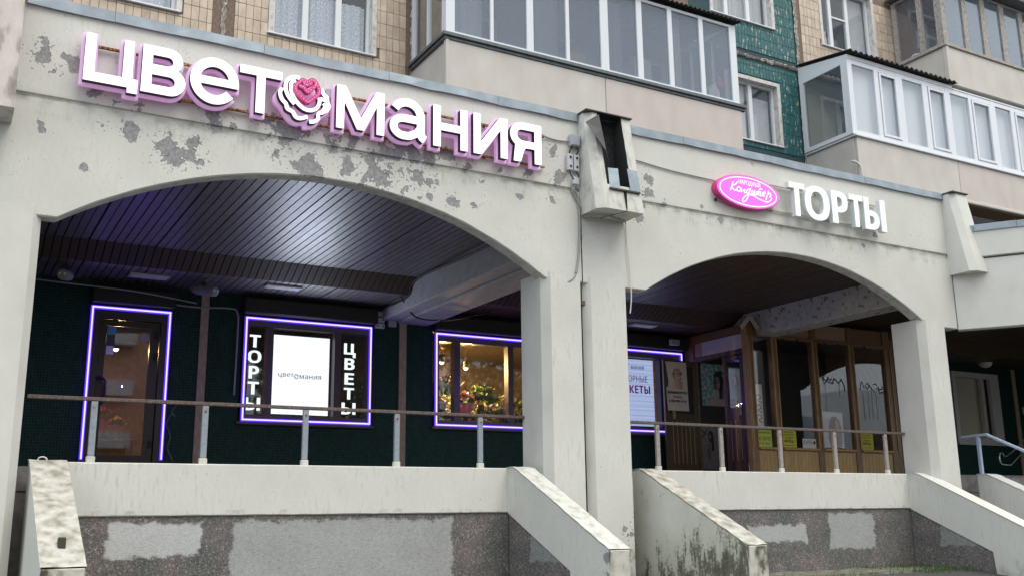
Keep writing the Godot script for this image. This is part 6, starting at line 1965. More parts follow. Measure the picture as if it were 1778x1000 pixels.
# ------------------------------------------------------------------ wedge-shaped rain hoppers on the pillar heads
func hopper(x0: float, x1: float, open_to: Array, label: String, m: Material) -> Node3D:
	var o := thing("rain_hopper", label, "hopper", Vector3.ZERO, "wedge-shaped rain hoppers above the pillars")
	var zt := 0.22
	var zb := 0.48
	var y0 := 5.6
	var y1 := 7.06
	var zf := func(y: float) -> float: return lerpf(zb, zt, (y - y0) / (y1 - y0))
	var n := noise(3.0, 3, int(x0 * 10) + 400)
	# front face in strips, leaving the opening; each strip between left and right edges given per height
	var st := sst()
	var rows := 16
	for j in rows:
		var ya := lerpf(y0, y1, float(j) / rows)
		var yb := lerpf(y0, y1, float(j + 1) / rows)
		var spans := [[x0 + 0.10, x1]]
		if open_to.size() and ya > open_to[2]:
			spans = [[x0 + 0.10, open_to[0]], [open_to[1], x1]]
		for s in spans:
			var a: float = s[0]
			var b: float = s[1]
			var ja := 0.012 * n.get_noise_2d(ya * 4.0, a) if a != x0 + 0.10 else 0.0
			var jb := 0.012 * n.get_noise_2d(yb * 4.0, a) if a != x0 + 0.10 else 0.0
			qd(st, Vector3(a + ja, ya, zf.call(ya)), Vector3(b, ya, zf.call(ya)), Vector3(b, yb, zf.call(yb)), Vector3(a + jb, yb, zf.call(yb)), Vector3.BACK)
		# chamfer and left side
		qd(st, Vector3(x0, ya, zf.call(ya) - 0.09), Vector3(x0 + 0.10, ya, zf.call(ya)), Vector3(x0 + 0.10, yb, zf.call(yb)), Vector3(x0, yb, zf.call(yb) - 0.09), Vector3(-1, 0, 1))
		qd(st, Vector3(x0, ya, -0.01), Vector3(x0, ya, zf.call(ya) - 0.09), Vector3(x0, yb, zf.call(yb) - 0.09), Vector3(x0, yb, -0.01), Vector3.LEFT)
		qd(st, Vector3(x1, ya, -0.01), Vector3(x1, ya, zf.call(ya)), Vector3(x1, yb, zf.call(yb)), Vector3(x1, yb, -0.01), Vector3.RIGHT)
	part(o, "shell", fin(st), m)
	var bt := sst()
	var bp := [Vector3(x0, y0, -0.01), Vector3(x0, y0, zb - 0.09), Vector3(x0 + 0.10, y0, zb), Vector3(x1, y0, zb), Vector3(x1, y0, -0.01)]
	for t in [[0, 1, 2], [0, 2, 3], [0, 3, 4]]:
		tri(bt, bp[t[0]], bp[t[1]], bp[t[2]], Vector3.DOWN)
	part(o, "underside", fin(bt), mats.paint_dirty)
	slab(o, "cap_sheet", Vector3(x0 - 0.02, y1 + 0.005, -0.02), Vector3(x1 + 0.03, y1 + 0.025, zt + 0.035), mats.torn_metal, 0.003)
	if open_to.size():
		var c := sst()
		var yo: float = open_to[2]
		var a: float = open_to[0]
		var b: float = open_to[1]
		qd(c, Vector3(a, yo, 0.03), Vector3(b, yo, 0.03), Vector3(b, y1, 0.03), Vector3(a, y1, 0.03), Vector3.BACK)
		qd(c, Vector3(a, yo, 0.03), Vector3(a, yo, zf.call(yo)), Vector3(a, y1, zt), Vector3(a, y1, 0.03), Vector3.RIGHT)
		qd(c, Vector3(b, yo, 0.03), Vector3(b, yo, zf.call(yo)), Vector3(b, y1, zt), Vector3(b, y1, 0.03), Vector3.LEFT)
		qd(c, Vector3(a, yo, 0.03), Vector3(b, yo, 0.03), Vector3(b, yo, zf.call(yo)), Vector3(a, yo, zf.call(yo)), Vector3.UP)
		part(o, "lining", fin(c), mats.bitumen)
	return o


func build_hoppers() -> void:
	var o := hopper(7.42, 8.16, [7.60, 8.01, 5.92], "broken rain hopper with a torn metal front, above the middle pillars", mats.paint_dirty)
	# the torn sheet, curling off the left lip
	var st := sst()
	var edge := [[7.62, 7.04, 0.235], [7.635, 6.8, 0.28], [7.655, 6.6, 0.31], [7.665, 6.4, 0.345], [7.668, 6.25, 0.37]]
	var outer := [[7.55, 6.99, 0.25], [7.335, 6.84, 0.30], [7.43, 6.66, 0.37], [7.60, 6.45, 0.38], [7.66, 6.25, 0.38]]
	for i in 4:
		var e0 := Vector3(edge[i][0], edge[i][1], edge[i][2])
		var e1 := Vector3(edge[i + 1][0], edge[i + 1][1], edge[i + 1][2])
		var f0 := Vector3(outer[i][0], outer[i][1], outer[i][2] + 0.02)
		var f1 := Vector3(outer[i + 1][0], outer[i + 1][1], outer[i + 1][2] + 0.02)
		for s in [0.0, 0.004]:
			var off := Vector3(0, 0, s)
			qd(st, e0 + off, e1 + off, f1 + off, f0 + off, Vector3.BACK if s > 0 else Vector3.FORWARD)
	part(o, "torn_sheet", fin(st), mats.torn_metal)
	var z1 := part(o, "zinc_patch", cbx(Vector3(0.15, 0.32, 0.008), 0.002), mats.zinc, Vector3(7.715, 6.06, 0.415), Vector3(-0.18, -0.25, 0))
	z1.set_meta("label", "small zinc sheet left in the broken opening")
	part(o, "zinc_patch", cbx(Vector3(0.19, 0.34, 0.008), 0.002), mats.zinc, Vector3(8.06, 6.08, 0.405), Vector3(-0.17, 0.1, 0))
	slab(o, "drip_lip", Vector3(7.62, 5.885, 0.40), Vector3(8.13, 5.915, 0.46), mats.torn_metal)
	slab(o, "crack", Vector3(7.86, 5.6, 0.40), Vector3(7.872, 5.88, 0.484), mats.black_gap, 0.0)
	part(o, "crack", cbx(Vector3(0.014, 0.004, 0.42), 0.0), mats.black_gap, Vector3(7.80, 5.599, 0.24), Vector3(0, 0.35, 0))
	o = hopper(-0.36, 0.37, [-0.2, 0.05, 6.25], "stained rain hopper cut by the left edge of the picture", mats.hopper_stained)
	o = hopper(15.19, 15.57, [], "whole rain hopper above the right pillar, plain painted", mats.paint)
	slab(o, "bolt", Vector3(15.54, 7.0, 0.05), Vector3(15.60, 7.12, 0.1), mats.rust)


# ------------------------------------------------------------------ the flower shop's sign
func letter(sign: Node, outs: Array, x: float, y: float, z: float) -> void:
	var n := Node3D.new()
	reg(n, "letter", sign)
	n.position = Vector3(x, y, z)
	var face := sst()
	var ret := sst()
	var halo := sst()
	for s in outs:
		prism(face, s[0], s[1], 0.13, 0.145)
		prism(ret, s[0], s[1], 0.056, 0.1295)
		var grown := Geometry2D.offset_polygon(s[0], 0.03, Geometry2D.JOIN_MITER)
		var holes := []
		for h in s[1]:
			var hh: PackedVector2Array = h.duplicate()
			if Geometry2D.is_polygon_clockwise(hh):
				hh.reverse()
			for q in Geometry2D.offset_polygon(hh, -0.024, Geometry2D.JOIN_MITER):
				holes.append(q)
		prism(halo, grown[0], holes, 0.0, 0.055)
	part(n, "face", fin(face), mats.sign_face)
	part(n, "return_edge", fin(ret), mats.sign_return)
	part(n, "halo_plate", fin(halo), mats.sign_halo)


func ell(cx: float, cy: float, rx: float, ry: float, a0: float, a1: float, n := 28) -> PackedVector2Array:
	var p := PackedVector2Array()
	for i in n + 1:
		var t := deg_to_rad(lerpf(a0, a1, float(i) / n))
		p.append(Vector2(cx + rx * cos(t), cy + ry * sin(t)))
	return p


func rect(x0: float, y0: float, x1: float, y1: float) -> PackedVector2Array:
	return PackedVector2Array([Vector2(x0, y0), Vector2(x1, y0), Vector2(x1, y1), Vector2(x0, y1)])


func build_flower_sign() -> void:
	var o := thing("shop_sign", "large glowing white letters with pink halo and a rose, spelling the flower shop's name", "sign")
	var z := 0.06
	var y := 6.145
	var w := 0.105
	# letters, drawn from the left end of each
	letter(o, shapes([PackedVector2Array([Vector2(0, 0.01), Vector2(0.445, 0.01), Vector2(0.445, -0.05), Vector2(0.55, -0.05), Vector2(0.55, 0.11), Vector2(0.49, 0.11), Vector2(0.49, 0.55), Vector2(0.39, 0.55), Vector2(0.39, 0.11), Vector2(0.105, 0.11), Vector2(0.105, 0.55), Vector2(0, 0.55)])]), 0.99, y, z)
	var ve := PackedVector2Array([Vector2(0, 0), Vector2(0.30, 0)])
	ve.append_array(ell(0.30, 0.16, 0.165, 0.16, -90, 62, 18))
	ve.append_array(ell(0.275, 0.405, 0.15, 0.145, -40, 90, 16))
	ve.append(Vector2(0, 0.55))
	var h1 := PackedVector2Array([Vector2(0.105, 0.095)])
	h1.append_array(ell(0.29, 0.158, 0.065, 0.062, -90, 90, 10))
	h1.append(Vector2(0.105, 0.22))
	var h2 := PackedVector2Array([Vector2(0.105, 0.335)])
	h2.append_array(ell(0.265, 0.393, 0.06, 0.057, -90, 90, 10))
	h2.append(Vector2(0.105, 0.45))
	h1.reverse()
	h2.reverse()
	letter(o, [[ve, [h1, h2]]], 1.575, y, z)
	# ye: ring open at the lower right, with its bar
	var ring := stroke(ell(0.27, 0.28, 0.217, 0.225, -2, 322, 44), w, false)
	letter(o, union([ring[0][0], rect(0.1, 0.232, 0.537, 0.32)]), 2.09, y, z)
	letter(o, shapes([PackedVector2Array([Vector2(0.195, 0), Vector2(0.295, 0), Vector2(0.295, 0.455), Vector2(0.49, 0.455), Vector2(0.49, 0.55), Vector2(0, 0.55), Vector2(0, 0.455), Vector2(0.195, 0.455)])]), 2.64, y, z)
	letter(o, shapes([PackedVector2Array([Vector2(0, 0), Vector2(0.095, 0), Vector2(0.095, 0.36), Vector2(0.265, 0.02), Vector2(0.355, 0.02), Vector2(0.52, 0.36), Vector2(0.52, 0), Vector2(0.615, 0), Vector2(0.615, 0.55), Vector2(0.505, 0.55), Vector2(0.31, 0.165), Vector2(0.11, 0.55), Vector2(0, 0.55)])]), 3.81, y, z)
	# a: arch, bowl and tail
	var top := PackedVector2Array()
	top.append_array(ell(0.235, 0.315, 0.185, 0.185, 152, 0, 22))
	top.append_array(PackedVector2Array([Vector2(0.42, 0.12), Vector2(0.435, 0.07), Vector2(0.475, 0.045)]))
	var bowl := PackedVector2Array([Vector2(0.43, 0.285), Vector2(0.30, 0.285), Vector2(0.20, 0.285)])
	bowl.append_array(ell(0.19, 0.17, 0.14, 0.115, 90, 270, 16))
	bowl.append_array(PackedVector2Array([Vector2(0.27, 0.06), Vector2(0.36, 0.11), Vector2(0.43, 0.2)]))
	var ta := stroke(top, w * 0.98)
	var bo := stroke(bowl, w * 0.92)
	letter(o, union([ta[0][0], bo[0][0]]), 4.50, y, z)
	# the bowl's own opening is lost in the union of outlines, so it is cut as strokes
	letter(o, shapes([PackedVector2Array([Vector2(0, 0), Vector2(0.1, 0), Vector2(0.1, 0.225), Vector2(0.385, 0.225), Vector2(0.385, 0), Vector2(0.485, 0), Vector2(0.485, 0.55), Vector2(0.385, 0.55), Vector2(0.385, 0.32), Vector2(0.1, 0.32), Vector2(0.1, 0.55), Vector2(0, 0.55)])]), 5.095, y, z)
	letter(o, shapes([PackedVector2Array([Vector2(0, 0), Vector2(0.115, 0), Vector2(0.40, 0.385), Vector2(0.40, 0), Vector2(0.5, 0), Vector2(0.5, 0.55), Vector2(0.385, 0.55), Vector2(0.1, 0.165), Vector2(0.1, 0.55), Vector2(0, 0.55)])]), 5.67, y, z)
	var ya := PackedVector2Array([Vector2(0.06, 0), Vector2(0.165, 0), Vector2(0.215, 0.16), Vector2(0.25, 0.20), Vector2(0.385, 0.20), Vector2(0.385, 0), Vector2(0.485, 0), Vector2(0.485, 0.55), Vector2(0.19, 0.55)])
	ya.append_array(ell(0.19, 0.378, 0.18, 0.172, 90, 235, 16))
	var yh := PackedVector2Array([Vector2(0.385, 0.295)])
	yh.append(Vector2(0.385, 0.455))
	yh.append_array(ell(0.195, 0.375, 0.085, 0.08, 90, 270, 12))
	letter(o, [[ya, [yh]]], 6.205, y, z)
	# the rose in place of a letter
	var n := Node3D.new()
	reg(n, "rose_emblem", o)
	n.position = Vector3(3.40, 6.36, z)
	var back := smooth2(pl([-0.206, 0.288, -0.108, 0.358, -0.023, 0.354, 0.062, 0.346, 0.165, 0.342, 0.236, 0.285, 0.326, 0.188, 0.35, 0.113, 0.341, -0.013, 0.232, -0.136, 0.184, -0.229, 0.042, -0.282, 0.019, -0.234, -0.068, -0.25, -0.153, -0.215, -0.214, -0.149, -0.262, -0.081, -0.326, -0.024, -0.342, 0.059, -0.292, 0.148, -0.262, 0.241]), 4, true)
	var st := sst()
	prism(st, back, [], 0.0, 0.055)
	part(n, "halo_plate", fin(st), mats.sign_halo)
	var petals := [[-0.058, 0.314, -0.134, 0.311, -0.207, 0.255, -0.224, 0.164, -0.2, 0.083, -0.156, 0.022, -0.109, -0.025], [-0.107, 0.272, -0.156, 0.231, -0.152, 0.127, -0.098, 0.025, -0.011, -0.053, 0.082, -0.069, 0.157, -0.028, 0.193, 0.049, 0.191, 0.111], [-0.26, 0.144, -0.287, 0.09, -0.263, 0.009, -0.212, -0.041, -0.193, -0.098, -0.126, -0.128, -0.09, -0.181, -0.032, -0.191, 0.051, -0.154], [0.213, 0.23, 0.245, 0.166, 0.289, 0.131, 0.264, 0.101, 0.204, 0.105], [0.244, 0.051, 0.267, 0.02, 0.234, -0.048, 0.185, -0.093, 0.182, -0.154, 0.137, -0.198, 0.078, -0.211], [0.282, 0.076, 0.314, 0.03, 0.285, -0.029, 0.218, -0.077]]
	for i in petals.size():
		var p := smooth2(pl(petals[i]), 5)
		var f := sst()
		var r := sst()
		for s in stroke(p, 0.042):
			prism(f, s[0], s[1], 0.13, 0.145 - i * 0.0006)
			prism(r, s[0], s[1], 0.056, 0.1295)
		part(n, "petal", fin(f), mats.sign_face)
		part(n, "return_edge", fin(r), mats.sign_return)
	var hearts := [[0.038, 0.004, -0.035, 0.05, -0.108, 0.122, -0.119, 0.18, -0.083, 0.232, -0.034, 0.273, 0.017, 0.257, 0.083, 0.298, 0.127, 0.268, 0.167, 0.188, 0.157, 0.125, 0.099, 0.069, 0.040, 0.006], [-0.073, 0.19, -0.023, 0.183, 0.033, 0.138, 0.111, 0.221, 0.127, 0.26], [-0.025, 0.244, 0.014, 0.222, 0.076, 0.257]]
	var bulbs := sst()
	for i in 3:
		var p := smooth2(pl(hearts[i]), 5)
		var f := sst()
		var r := sst()
		for s in stroke(p, 0.046):
			prism(f, s[0], s[1], 0.185, 0.198 - i * 0.0008)
			prism(r, s[0], s[1], 0.12, 0.1845)
		part(n, "heart_face", fin(f), mats.heart_face)
		part(n, "heart_side", fin(r), mats.heart_side)
		for k in range(0, p.size(), 2):
			for t in 5:
				var t0 := TAU * t / 5
				var t1 := TAU * (t + 1) / 5
				var c := Vector3(p[k].x, p[k].y, 0.204)
				tri(bulbs, c, Vector3(p[k].x + 0.006 * cos(t0), p[k].y + 0.006 * sin(t0), 0.1975), Vector3(p[k].x + 0.006 * cos(t1), p[k].y + 0.006 * sin(t1), 0.1975), Vector3.BACK)
	var bs := part(n, "bulb_string", fin(bulbs), mats.bulb_glow)
	bs.set_meta("kind", "stuff")
	# rusty carrying rails
	for yy in [6.625, 6.19]:
		for s in [[1.05, 2.9], [2.92, 4.9], [4.92, 6.83]]:
			slab(o, "rail", Vector3(s[0], yy - 0.013, 0.02), Vector3(s[1], yy + 0.013, 0.058), mats.rust, 0.004)
	for x in [1.1, 2.0, 2.9, 3.9, 4.9, 5.9, 6.7]:
		for yy in [6.60, 6.165]:
			slab(o, "bracket", Vector3(x, yy, 0.0), Vector3(x + 0.04, yy + 0.05, 0.0195), mats.rust)
	slab(o, "junction_box", Vector3(3.72, 6.56, 0.0), Vector3(3.82, 6.68, 0.07), mats.box_grey, 0.01)
	var l := OmniLight3D.new()
	l.name = "sign_light"
	l.position = Vector3(3.8, 6.4, 0.4)
	l.light_color = Color(1.0, 0.7, 0.95)
	l.light_energy = 0.008
	l.omni_range = 8.0
	l.omni_attenuation = 2.0
	l.light_size = 0.0
	l.shadow_enabled = true
	o.add_child(l)


func build_cake_sign() -> void:
	var o := thing("oval_sign", "pink oval light box with white handwriting, left of the cake letters", "sign", Vector3(10.455, 6.37, -0.03))
	var e := ell(0, 0, 0.635, 0.262, 0, 360, 56)
	e.remove_at(e.size() - 1)
	var st := sst()
	prism(st, e, [], 0.03, 0.145)
	part(o, "case", fin(st), mats.oval_side)
	st = sst()
	var inner := Geometry2D.offset_polygon(e, -0.012)
	prism(st, inner[0], [], 0.1455, 0.152)
	part(o, "face", fin(st), mats.oval_face)
	st = sst()
	var line := ell(0, 0, 0.575, 0.222, 0, 360, 56)
	line.remove_at(line.size() - 1)
	prism(st, Geometry2D.offset_polygon(line, 0.007)[0], Geometry2D.offset_polygon(line, -0.007), 0.152, 0.154)
	part(o, "border_line", fin(st), mats.oval_print)
	lettering(o, "lettering", "НАРОДНЫЙ", Vector3(0.03, 0.085, 0.152), 0.115, 0.002, mats.oval_print, "Droid Sans", 0.44)
	var ks := [[-0.301, 0.121, -0.335, 0.043, -0.372, -0.028], [-0.213, 0.132, -0.258, 0.084, -0.334, 0.047, -0.302, -0.003, -0.271, -0.016, -0.242, -0.001], [-0.196, 0.057, -0.231, 0.023, -0.221, -0.02, -0.178, -0.01, -0.166, 0.033, -0.196, 0.057], [-0.137, 0.041, -0.147, -0.001, -0.157, -0.028], [-0.147, -0.001, -0.108, 0.005, -0.083, 0.024], [-0.068, 0.037, -0.091, -0.022, -0.059, -0.02], [0.036, 0.049, -0.017, 0.034, -0.044, -0.015, -0.013, -0.024, 0.029, 0.026, 0.046, 0.062, 0.006, -0.022, -0.044, -0.117, -0.109, -0.175, -0.139, -0.15, -0.078, -0.078, 0.019, -0.042, 0.093, -0.045, 0.221, -0.085, 0.362, -0.109, 0.441, -0.074, 0.475, -0.025], [0.082, 0.042, 0.054, -0.014, 0.076, -0.026, 0.129, 0.042, 0.109, -0.028, 0.142, -0.023], [0.17, 0.033, 0.143, -0.03, 0.174, 0.019, 0.209, 0.043, 0.181, -0.028, 0.217, 0.025, 0.251, 0.038, 0.227, -0.025, 0.261, -0.016], [0.221, 0.067, 0.256, 0.087, 0.289, 0.085], [0.286, -0.001, 0.341, 0.03, 0.338, 0.055, 0.293, 0.03, 0.286, -0.016, 0.332, -0.02], [0.417, 0.079, 0.381, -0.002, 0.345, -0.081], [0.397, 0.016, 0.448, 0.046, 0.459, 0.01, 0.422, -0.025]]
	st = sst()
	for i in ks.size():
		for q in stroke(smooth2(pl(ks[i]), 4), 0.017):
			prism(st, q[0], q[1], 0.152, 0.1535 + 0.00012 * i)
	part(o, "handwriting", fin(st), mats.oval_print)
	o = thing("cake_letters", "row of thick white block letters offering cakes, right of the pink oval", "sign")
	var word := "ТОРТЫ"
	var pos := [[11.24, 0.33], [11.57, 0.54], [12.17, 0.36], [12.58, 0.31], [12.92, 0.50]]
	for i in 5:
		var hgt := 0.545 if i != 1 else 0.57
		var n := Node3D.new()
		reg(n, "letter", o)
		lettering(n, "face", word[i], Vector3(pos[i][0], 6.10 - (0.012 if i == 1 else 0.0), 0.196), hgt, 0.012, mats.cake_face, "Droid Sans Bold", pos[i][1], false)
		lettering(n, "return_edge", word[i], Vector3(pos[i][0], 6.10 - (0.012 if i == 1 else 0.0), 0.15), hgt, 0.078, mats.cake_side, "Droid Sans Bold", pos[i][1], false)
	for yy in [6.60, 6.19]:
		slab(o, "rail", Vector3(10.5, yy - 0.012, 0.02), Vector3(13.4, yy + 0.012, 0.045), mats.paint_dirty, 0.003)
	for x in [11.0, 12.0, 13.0]:
		for yy in [6.60, 6.19]:
			slab(o, "bracket", Vector3(x, yy - 0.02, 0.0), Vector3(x + 0.03, yy + 0.02, 0.0195), mats.rust)
	slab(o, "wire_clamp", Vector3(9.86, 6.17, 0.0), Vector3(9.90, 6.22, 0.03), mats.cable_black)
	part(o, "wire", cable([Vector3(9.88, 6.20, 0.02), Vector3(10.05, 6.18, 0.03), Vector3(10.2, 6.15, 0.02)], 0.01), mats.cable_grey)


# ------------------------------------------------------------------ railings
func build_railings() -> void:
	for s in [[0.80, 6.80, 1.46, 1.17, 5, "post_blue", "rusty brown rail on blue-grey posts along the terrace under the flower shop"], [8.18, 14.42, 9.02, 1.193, 5, "post_grey", "rusty brown rail on pale grey posts in front of the wooden porch"]]:
		var o := thing("railing", s[6], "railing", Vector3.ZERO, "terrace railings")
		slab(o, "rail", Vector3(s[0], 2.845, -0.575), Vector3(s[1], 2.885, -0.525), mats.rail_brown, 0.006)
		for i in s[4]:
			var x: float = s[2] + i * s[3]
			slab(o, "post", Vector3(x - 0.034, 2.26, -0.572), Vector3(x + 0.034, 2.843, -0.53), mats[s[5]], 0.005)
			slab(o, "foot", Vector3(x - 0.045, 2.19, -0.577), Vector3(x + 0.045, 2.258, -0.525), mats.paint_dirty, 0.008)
			slab(o, "bolt", Vector3(x - 0.012, 2.77, -0.5298), Vector3(x + 0.012, 2.794, -0.522), mats.rust, 0.003)


# ------------------------------------------------------------------ cables, boxes, lamps
func wire(called: String, label: String, pts: Array, r: float, m: Material) -> void:
	var o := part(self, called, cable(pts, r), m)
	tag(o, label, "cable")


func build_small_things() -> void:
	var o := thing("junction_box", "grey junction box beside the broken hopper, highest of the sign's three boxes", "box", Vector3.ZERO, "electric boxes beside the broken hopper")
	slab(o, "case", Vector3(7.25, 6.57, 0.0), Vector3(7.40, 6.74, 0.09), mats.box_grey, 0.012)
	slab(o, "lid", Vector3(7.262, 6.58, 0.0905), Vector3(7.388, 6.73, 0.10), mats.box_grey, 0.008)
	for s in [[7.20, "left of the two white power units below the grey junction box"], [7.305, "right of the two white power units below the grey junction box"]]:
		o = thing("power_unit", s[1], "box", Vector3.ZERO, "electric boxes beside the broken hopper")
		slab(o, "case", Vector3(s[0], 6.21, 0.0), Vector3(s[0] + 0.085, 6.45, 0.07), mats.box_white, 0.01)
		for y in [6.25, 6.38]:
			slab(o, "terminal", Vector3(s[0] + 0.028, y, 0.0705), Vector3(s[0] + 0.058, y + 0.035, 0.078), mats.cable_black)
	o = thing("junction_box", "small pale junction box below the two white power units", "box", Vector3.ZERO, "electric boxes beside the broken hopper")
	slab(o, "case", Vector3(7.29, 6.02, 0.0), Vector3(7.39, 6.13, 0.06), mats.box_white, 0.01)
	wire("cable", "black looped wires between the grey junction box and the left power unit", [Vector3(7.30, 6.57, 0.04), Vector3(7.25, 6.52, 0.06), Vector3(7.24, 6.45, 0.04)], 0.009, mats.cable_black)
	wire("cable", "black looped wire between the grey junction box and the right power unit", [Vector3(7.35, 6.57, 0.04), Vector3(7.38, 6.52, 0.06), Vector3(7.35, 6.45, 0.04)], 0.009, mats.cable_black)
	wire("cable", "black wires below the left power unit", [Vector3(7.24, 6.21, 0.04), Vector3(7.25, 6.14, 0.06), Vector3(7.30, 6.09, 0.05)], 0.009, mats.cable_black)
	wire("cable", "black wires below the right power unit", [Vector3(7.34, 6.21, 0.04), Vector3(7.38, 6.15, 0.06), Vector3(7.36, 6.11, 0.05)], 0.009, mats.cable_black)
	wire("conduit", "grey wire from the sign's last letter to the junction box", [Vector3(6.70, 6.67, 0.06), Vector3(6.9, 6.64, 0.02), Vector3(7.1, 6.63, 0.015), Vector3(7.26, 6.65, 0.02)], 0.012, mats.cable_grey)
	wire("conduit", "grey conduit running down the beam left of the middle joint and under its edge", [Vector3(7.33, 6.02, 0.03), Vector3(7.30, 5.95, 0.04), Vector3(7.37, 5.85, 0.03), Vector3(7.395, 5.6, 0.022), Vector3(7.385, 5.25, 0.022), Vector3(7.355, 4.95, 0.022), Vector3(7.30, 4.75, 0.025), Vector3(7.2, 4.645, 0.025), Vector3(7.08, 4.625, -0.02), Vector3(6.98, 4.62, -0.1)], 0.016, mats.cable_grey)
	wire("conduit", "second thin conduit crossing towards the hopper's foot", [Vector3(7.27, 6.03, 0.03), Vector3(7.29, 5.92, 0.03), Vector3(7.34, 5.83, 0.03), Vector3(7.41, 5.70, 0.05), Vector3(7.45, 5.58, 0.05), Vector3(7.62, 5.575, 0.25), Vector3(8.05, 5.58, 0.12), Vector3(8.17, 5.59, 0.03)], 0.011, mats.cable_grey)
	wire("cable", "loose white wire hanging from the hopper below the beam edge", [Vector3(8.17, 5.59, 0.03), Vector3(8.185, 5.4, 0.02), Vector3(8.19, 5.2, 0.03), Vector3(8.215, 4.9, 0.03), Vector3(8.22, 4.66, 0.03), Vector3(8.215, 4.5, 0.035), Vector3(8.19, 4.30, 0.03)], 0.008, mats.cable_white)
	wire("conduit", "grey wire from the broken hopper along the beam to the pink oval", [Vector3(8.17, 6.58, 0.02), Vector3(8.4, 6.57, 0.015), Vector3(9.0, 6.52, 0.015), Vector3(9.6, 6.50, 0.015), Vector3(9.85, 6.49, 0.02), Vector3(9.95, 6.45, 0.04)], 0.011, mats.cable_grey)
	# dark weep line of the beam joint
	o = thing("expansion_joint", "narrow dark joint in the beam below the broken hopper", "joint")
	var jn := noise(4.0, 3, 71)
	var js := sst()
	for i in 20:
		var ya := 4.665 + 0.94 * i / 20.0
		var yb := 4.665 + 0.94 * (i + 1) / 20.0
		var wa := 0.008 + 0.004 * jn.get_noise_1d(ya * 3.0)
		var wb := 0.008 + 0.004 * jn.get_noise_1d(yb * 3.0)
		qd(js, Vector3(7.43 - wa, ya, 0.002), Vector3(7.43 + wa, ya, 0.002), Vector3(7.43 + wb, yb, 0.002), Vector3(7.43 - wb, yb, 0.002), Vector3.BACK)
		qd(js, Vector3(15.245 - wa * 0.7, ya, 0.002), Vector3(15.245 + wa * 0.7, ya, 0.002), Vector3(15.245 + wb * 0.7, yb, 0.002), Vector3(15.245 - wb * 0.7, yb, 0.002), Vector3.BACK)
	part(o, "gap", fin(js), mats.bitumen)
	slab(thing("bracket", "small rusty bracket in the joint between the middle pillars", "bracket"), "plate", Vector3(7.43, 4.36, -0.09), Vector3(7.49, 4.42, -0.03), mats.rail_brown)
	# flood lamps under the rear ceiling
	for s in [[Vector3(1.48, 5.17, -4.95), -0.3, "grey tubular floodlight left above the shop door"], [Vector3(3.56, 5.20, -5.2), 0.5, "grey tubular floodlight between the door and the first window"]]:
		o = thing("floodlight", s[2], "lamp", s[0], "floodlights under the rear ceiling")
		o.rotation = Vector3(0.18, s[1], 0)
		var m := lathe([[0.0, -0.26], [0.05, -0.25], [0.075, -0.16], [0.085, 0.2], [0.08, 0.26], [0.06, 0.28], [0.0, 0.285]], 16)
		part(o, "body", m, mats.cable_grey, Vector3.ZERO, Vector3(PI / 2, 0, 0))
		for x in [-0.035, 0.035]:
			part(o, "lamp_eye", lathe([[0.0, 0.0], [0.022, 0.0], [0.018, 0.012], [0.0, 0.015]], 10), mats.pvc, Vector3(x, 0.01, 0.275), Vector3(PI / 2, 0, 0))
		slab(o, "bracket", Vector3(-0.02, 0.07, -0.05), Vector3(0.02, 0.17, 0.0), mats.cable_black)
	for s in [[2.68, -5.1, "flat white ceiling light above the shop door"], [4.77, -4.9, "flat white ceiling light above the first window"], [12.25, -5.0, "flat white ceiling light above the bluish screen's window"]]:
		o = thing("ceiling_light", s[2], "light", Vector3(s[0], 5.33, s[1]), "flat unlit ceiling lights of the arcade")
		slab(o, "frame", Vector3(-0.3, -0.03, -0.12), Vector3(0.3, 0.0, 0.12), mats.pvc_dull, 0.006)
		slab(o, "diffuser", Vector3(-0.27, -0.034, -0.10), Vector3(0.27, -0.0302, 0.10), mats.pvc, 0.0)
	wire("cable", "pale cable strung under the ceiling past both floodlights", [Vector3(0.1, 5.16, -5.2), Vector3(1.45, 5.12, -5.25), Vector3(2.5, 5.10, -5.3), Vector3(3.5, 5.02, -5.4)], 0.012, mats.cable_grey)
	wire("cable", "grey cable along the top of the mosaic wall beside the first window", [Vector3(3.0, 5.05, -5.77), Vector3(3.6, 5.03, -5.77), Vector3(4.1, 5.06, -5.77), Vector3(4.26, 5.0, -5.77), Vector3(4.28, 4.6, -5.77), Vector3(4.27, 3.6, -5.77)], 0.016, mats.cable_grey)
	wire("cable", "pale pipe along the wall top between the two left windows", [Vector3(7.0, 5.16, -5.77), Vector3(7.5, 5.15, -5.77), Vector3(8.0, 5.13, -5.77)], 0.018, mats.cable_white)
	wire("cable", "black cable sagging below the grey cross beams", [Vector3(6.80, 5.32, -4.7), Vector3(7.2, 5.02, -4.9), Vector3(7.7, 4.96, -4.5), Vector3(8.3, 5.1, -4.2)], 0.014, mats.cable_black)
	wire("cable", "dark cable following the edge of the slatted ceiling beside the beam", [Vector3(6.87, 5.52, -0.8), Vector3(6.87, 5.50, -2.2), Vector3(6.87, 5.53, -4.15), Vector3(6.87, 5.30, -4.6), Vector3(6.86, 5.30, -5.7)], 0.02, mats.cable_black)
	for k in 3:
		o = thing("terminal_box", ["top", "middle", "bottom"][k] + " one of the three white terminal boxes on the wall right of the first window", "box", Vector3.ZERO, "white terminal boxes on the mosaic wall")
		slab(o, "case", Vector3(6.76, 4.94 + 0.11 * (2 - k), -5.798), Vector3(6.94, 5.03 + 0.11 * (2 - k), -5.74), mats.box_white, 0.008)
		for x in [6.785, 6.895]:
			slab(o, "terminal", Vector3(x, 4.97 + 0.11 * (2 - k), -5.7398), Vector3(x + 0.025, 4.995 + 0.11 * (2 - k), -5.735), mats.cable_black)
	o = thing("switch_box", "grey square box on the mosaic wall beside the terminal boxes", "box")
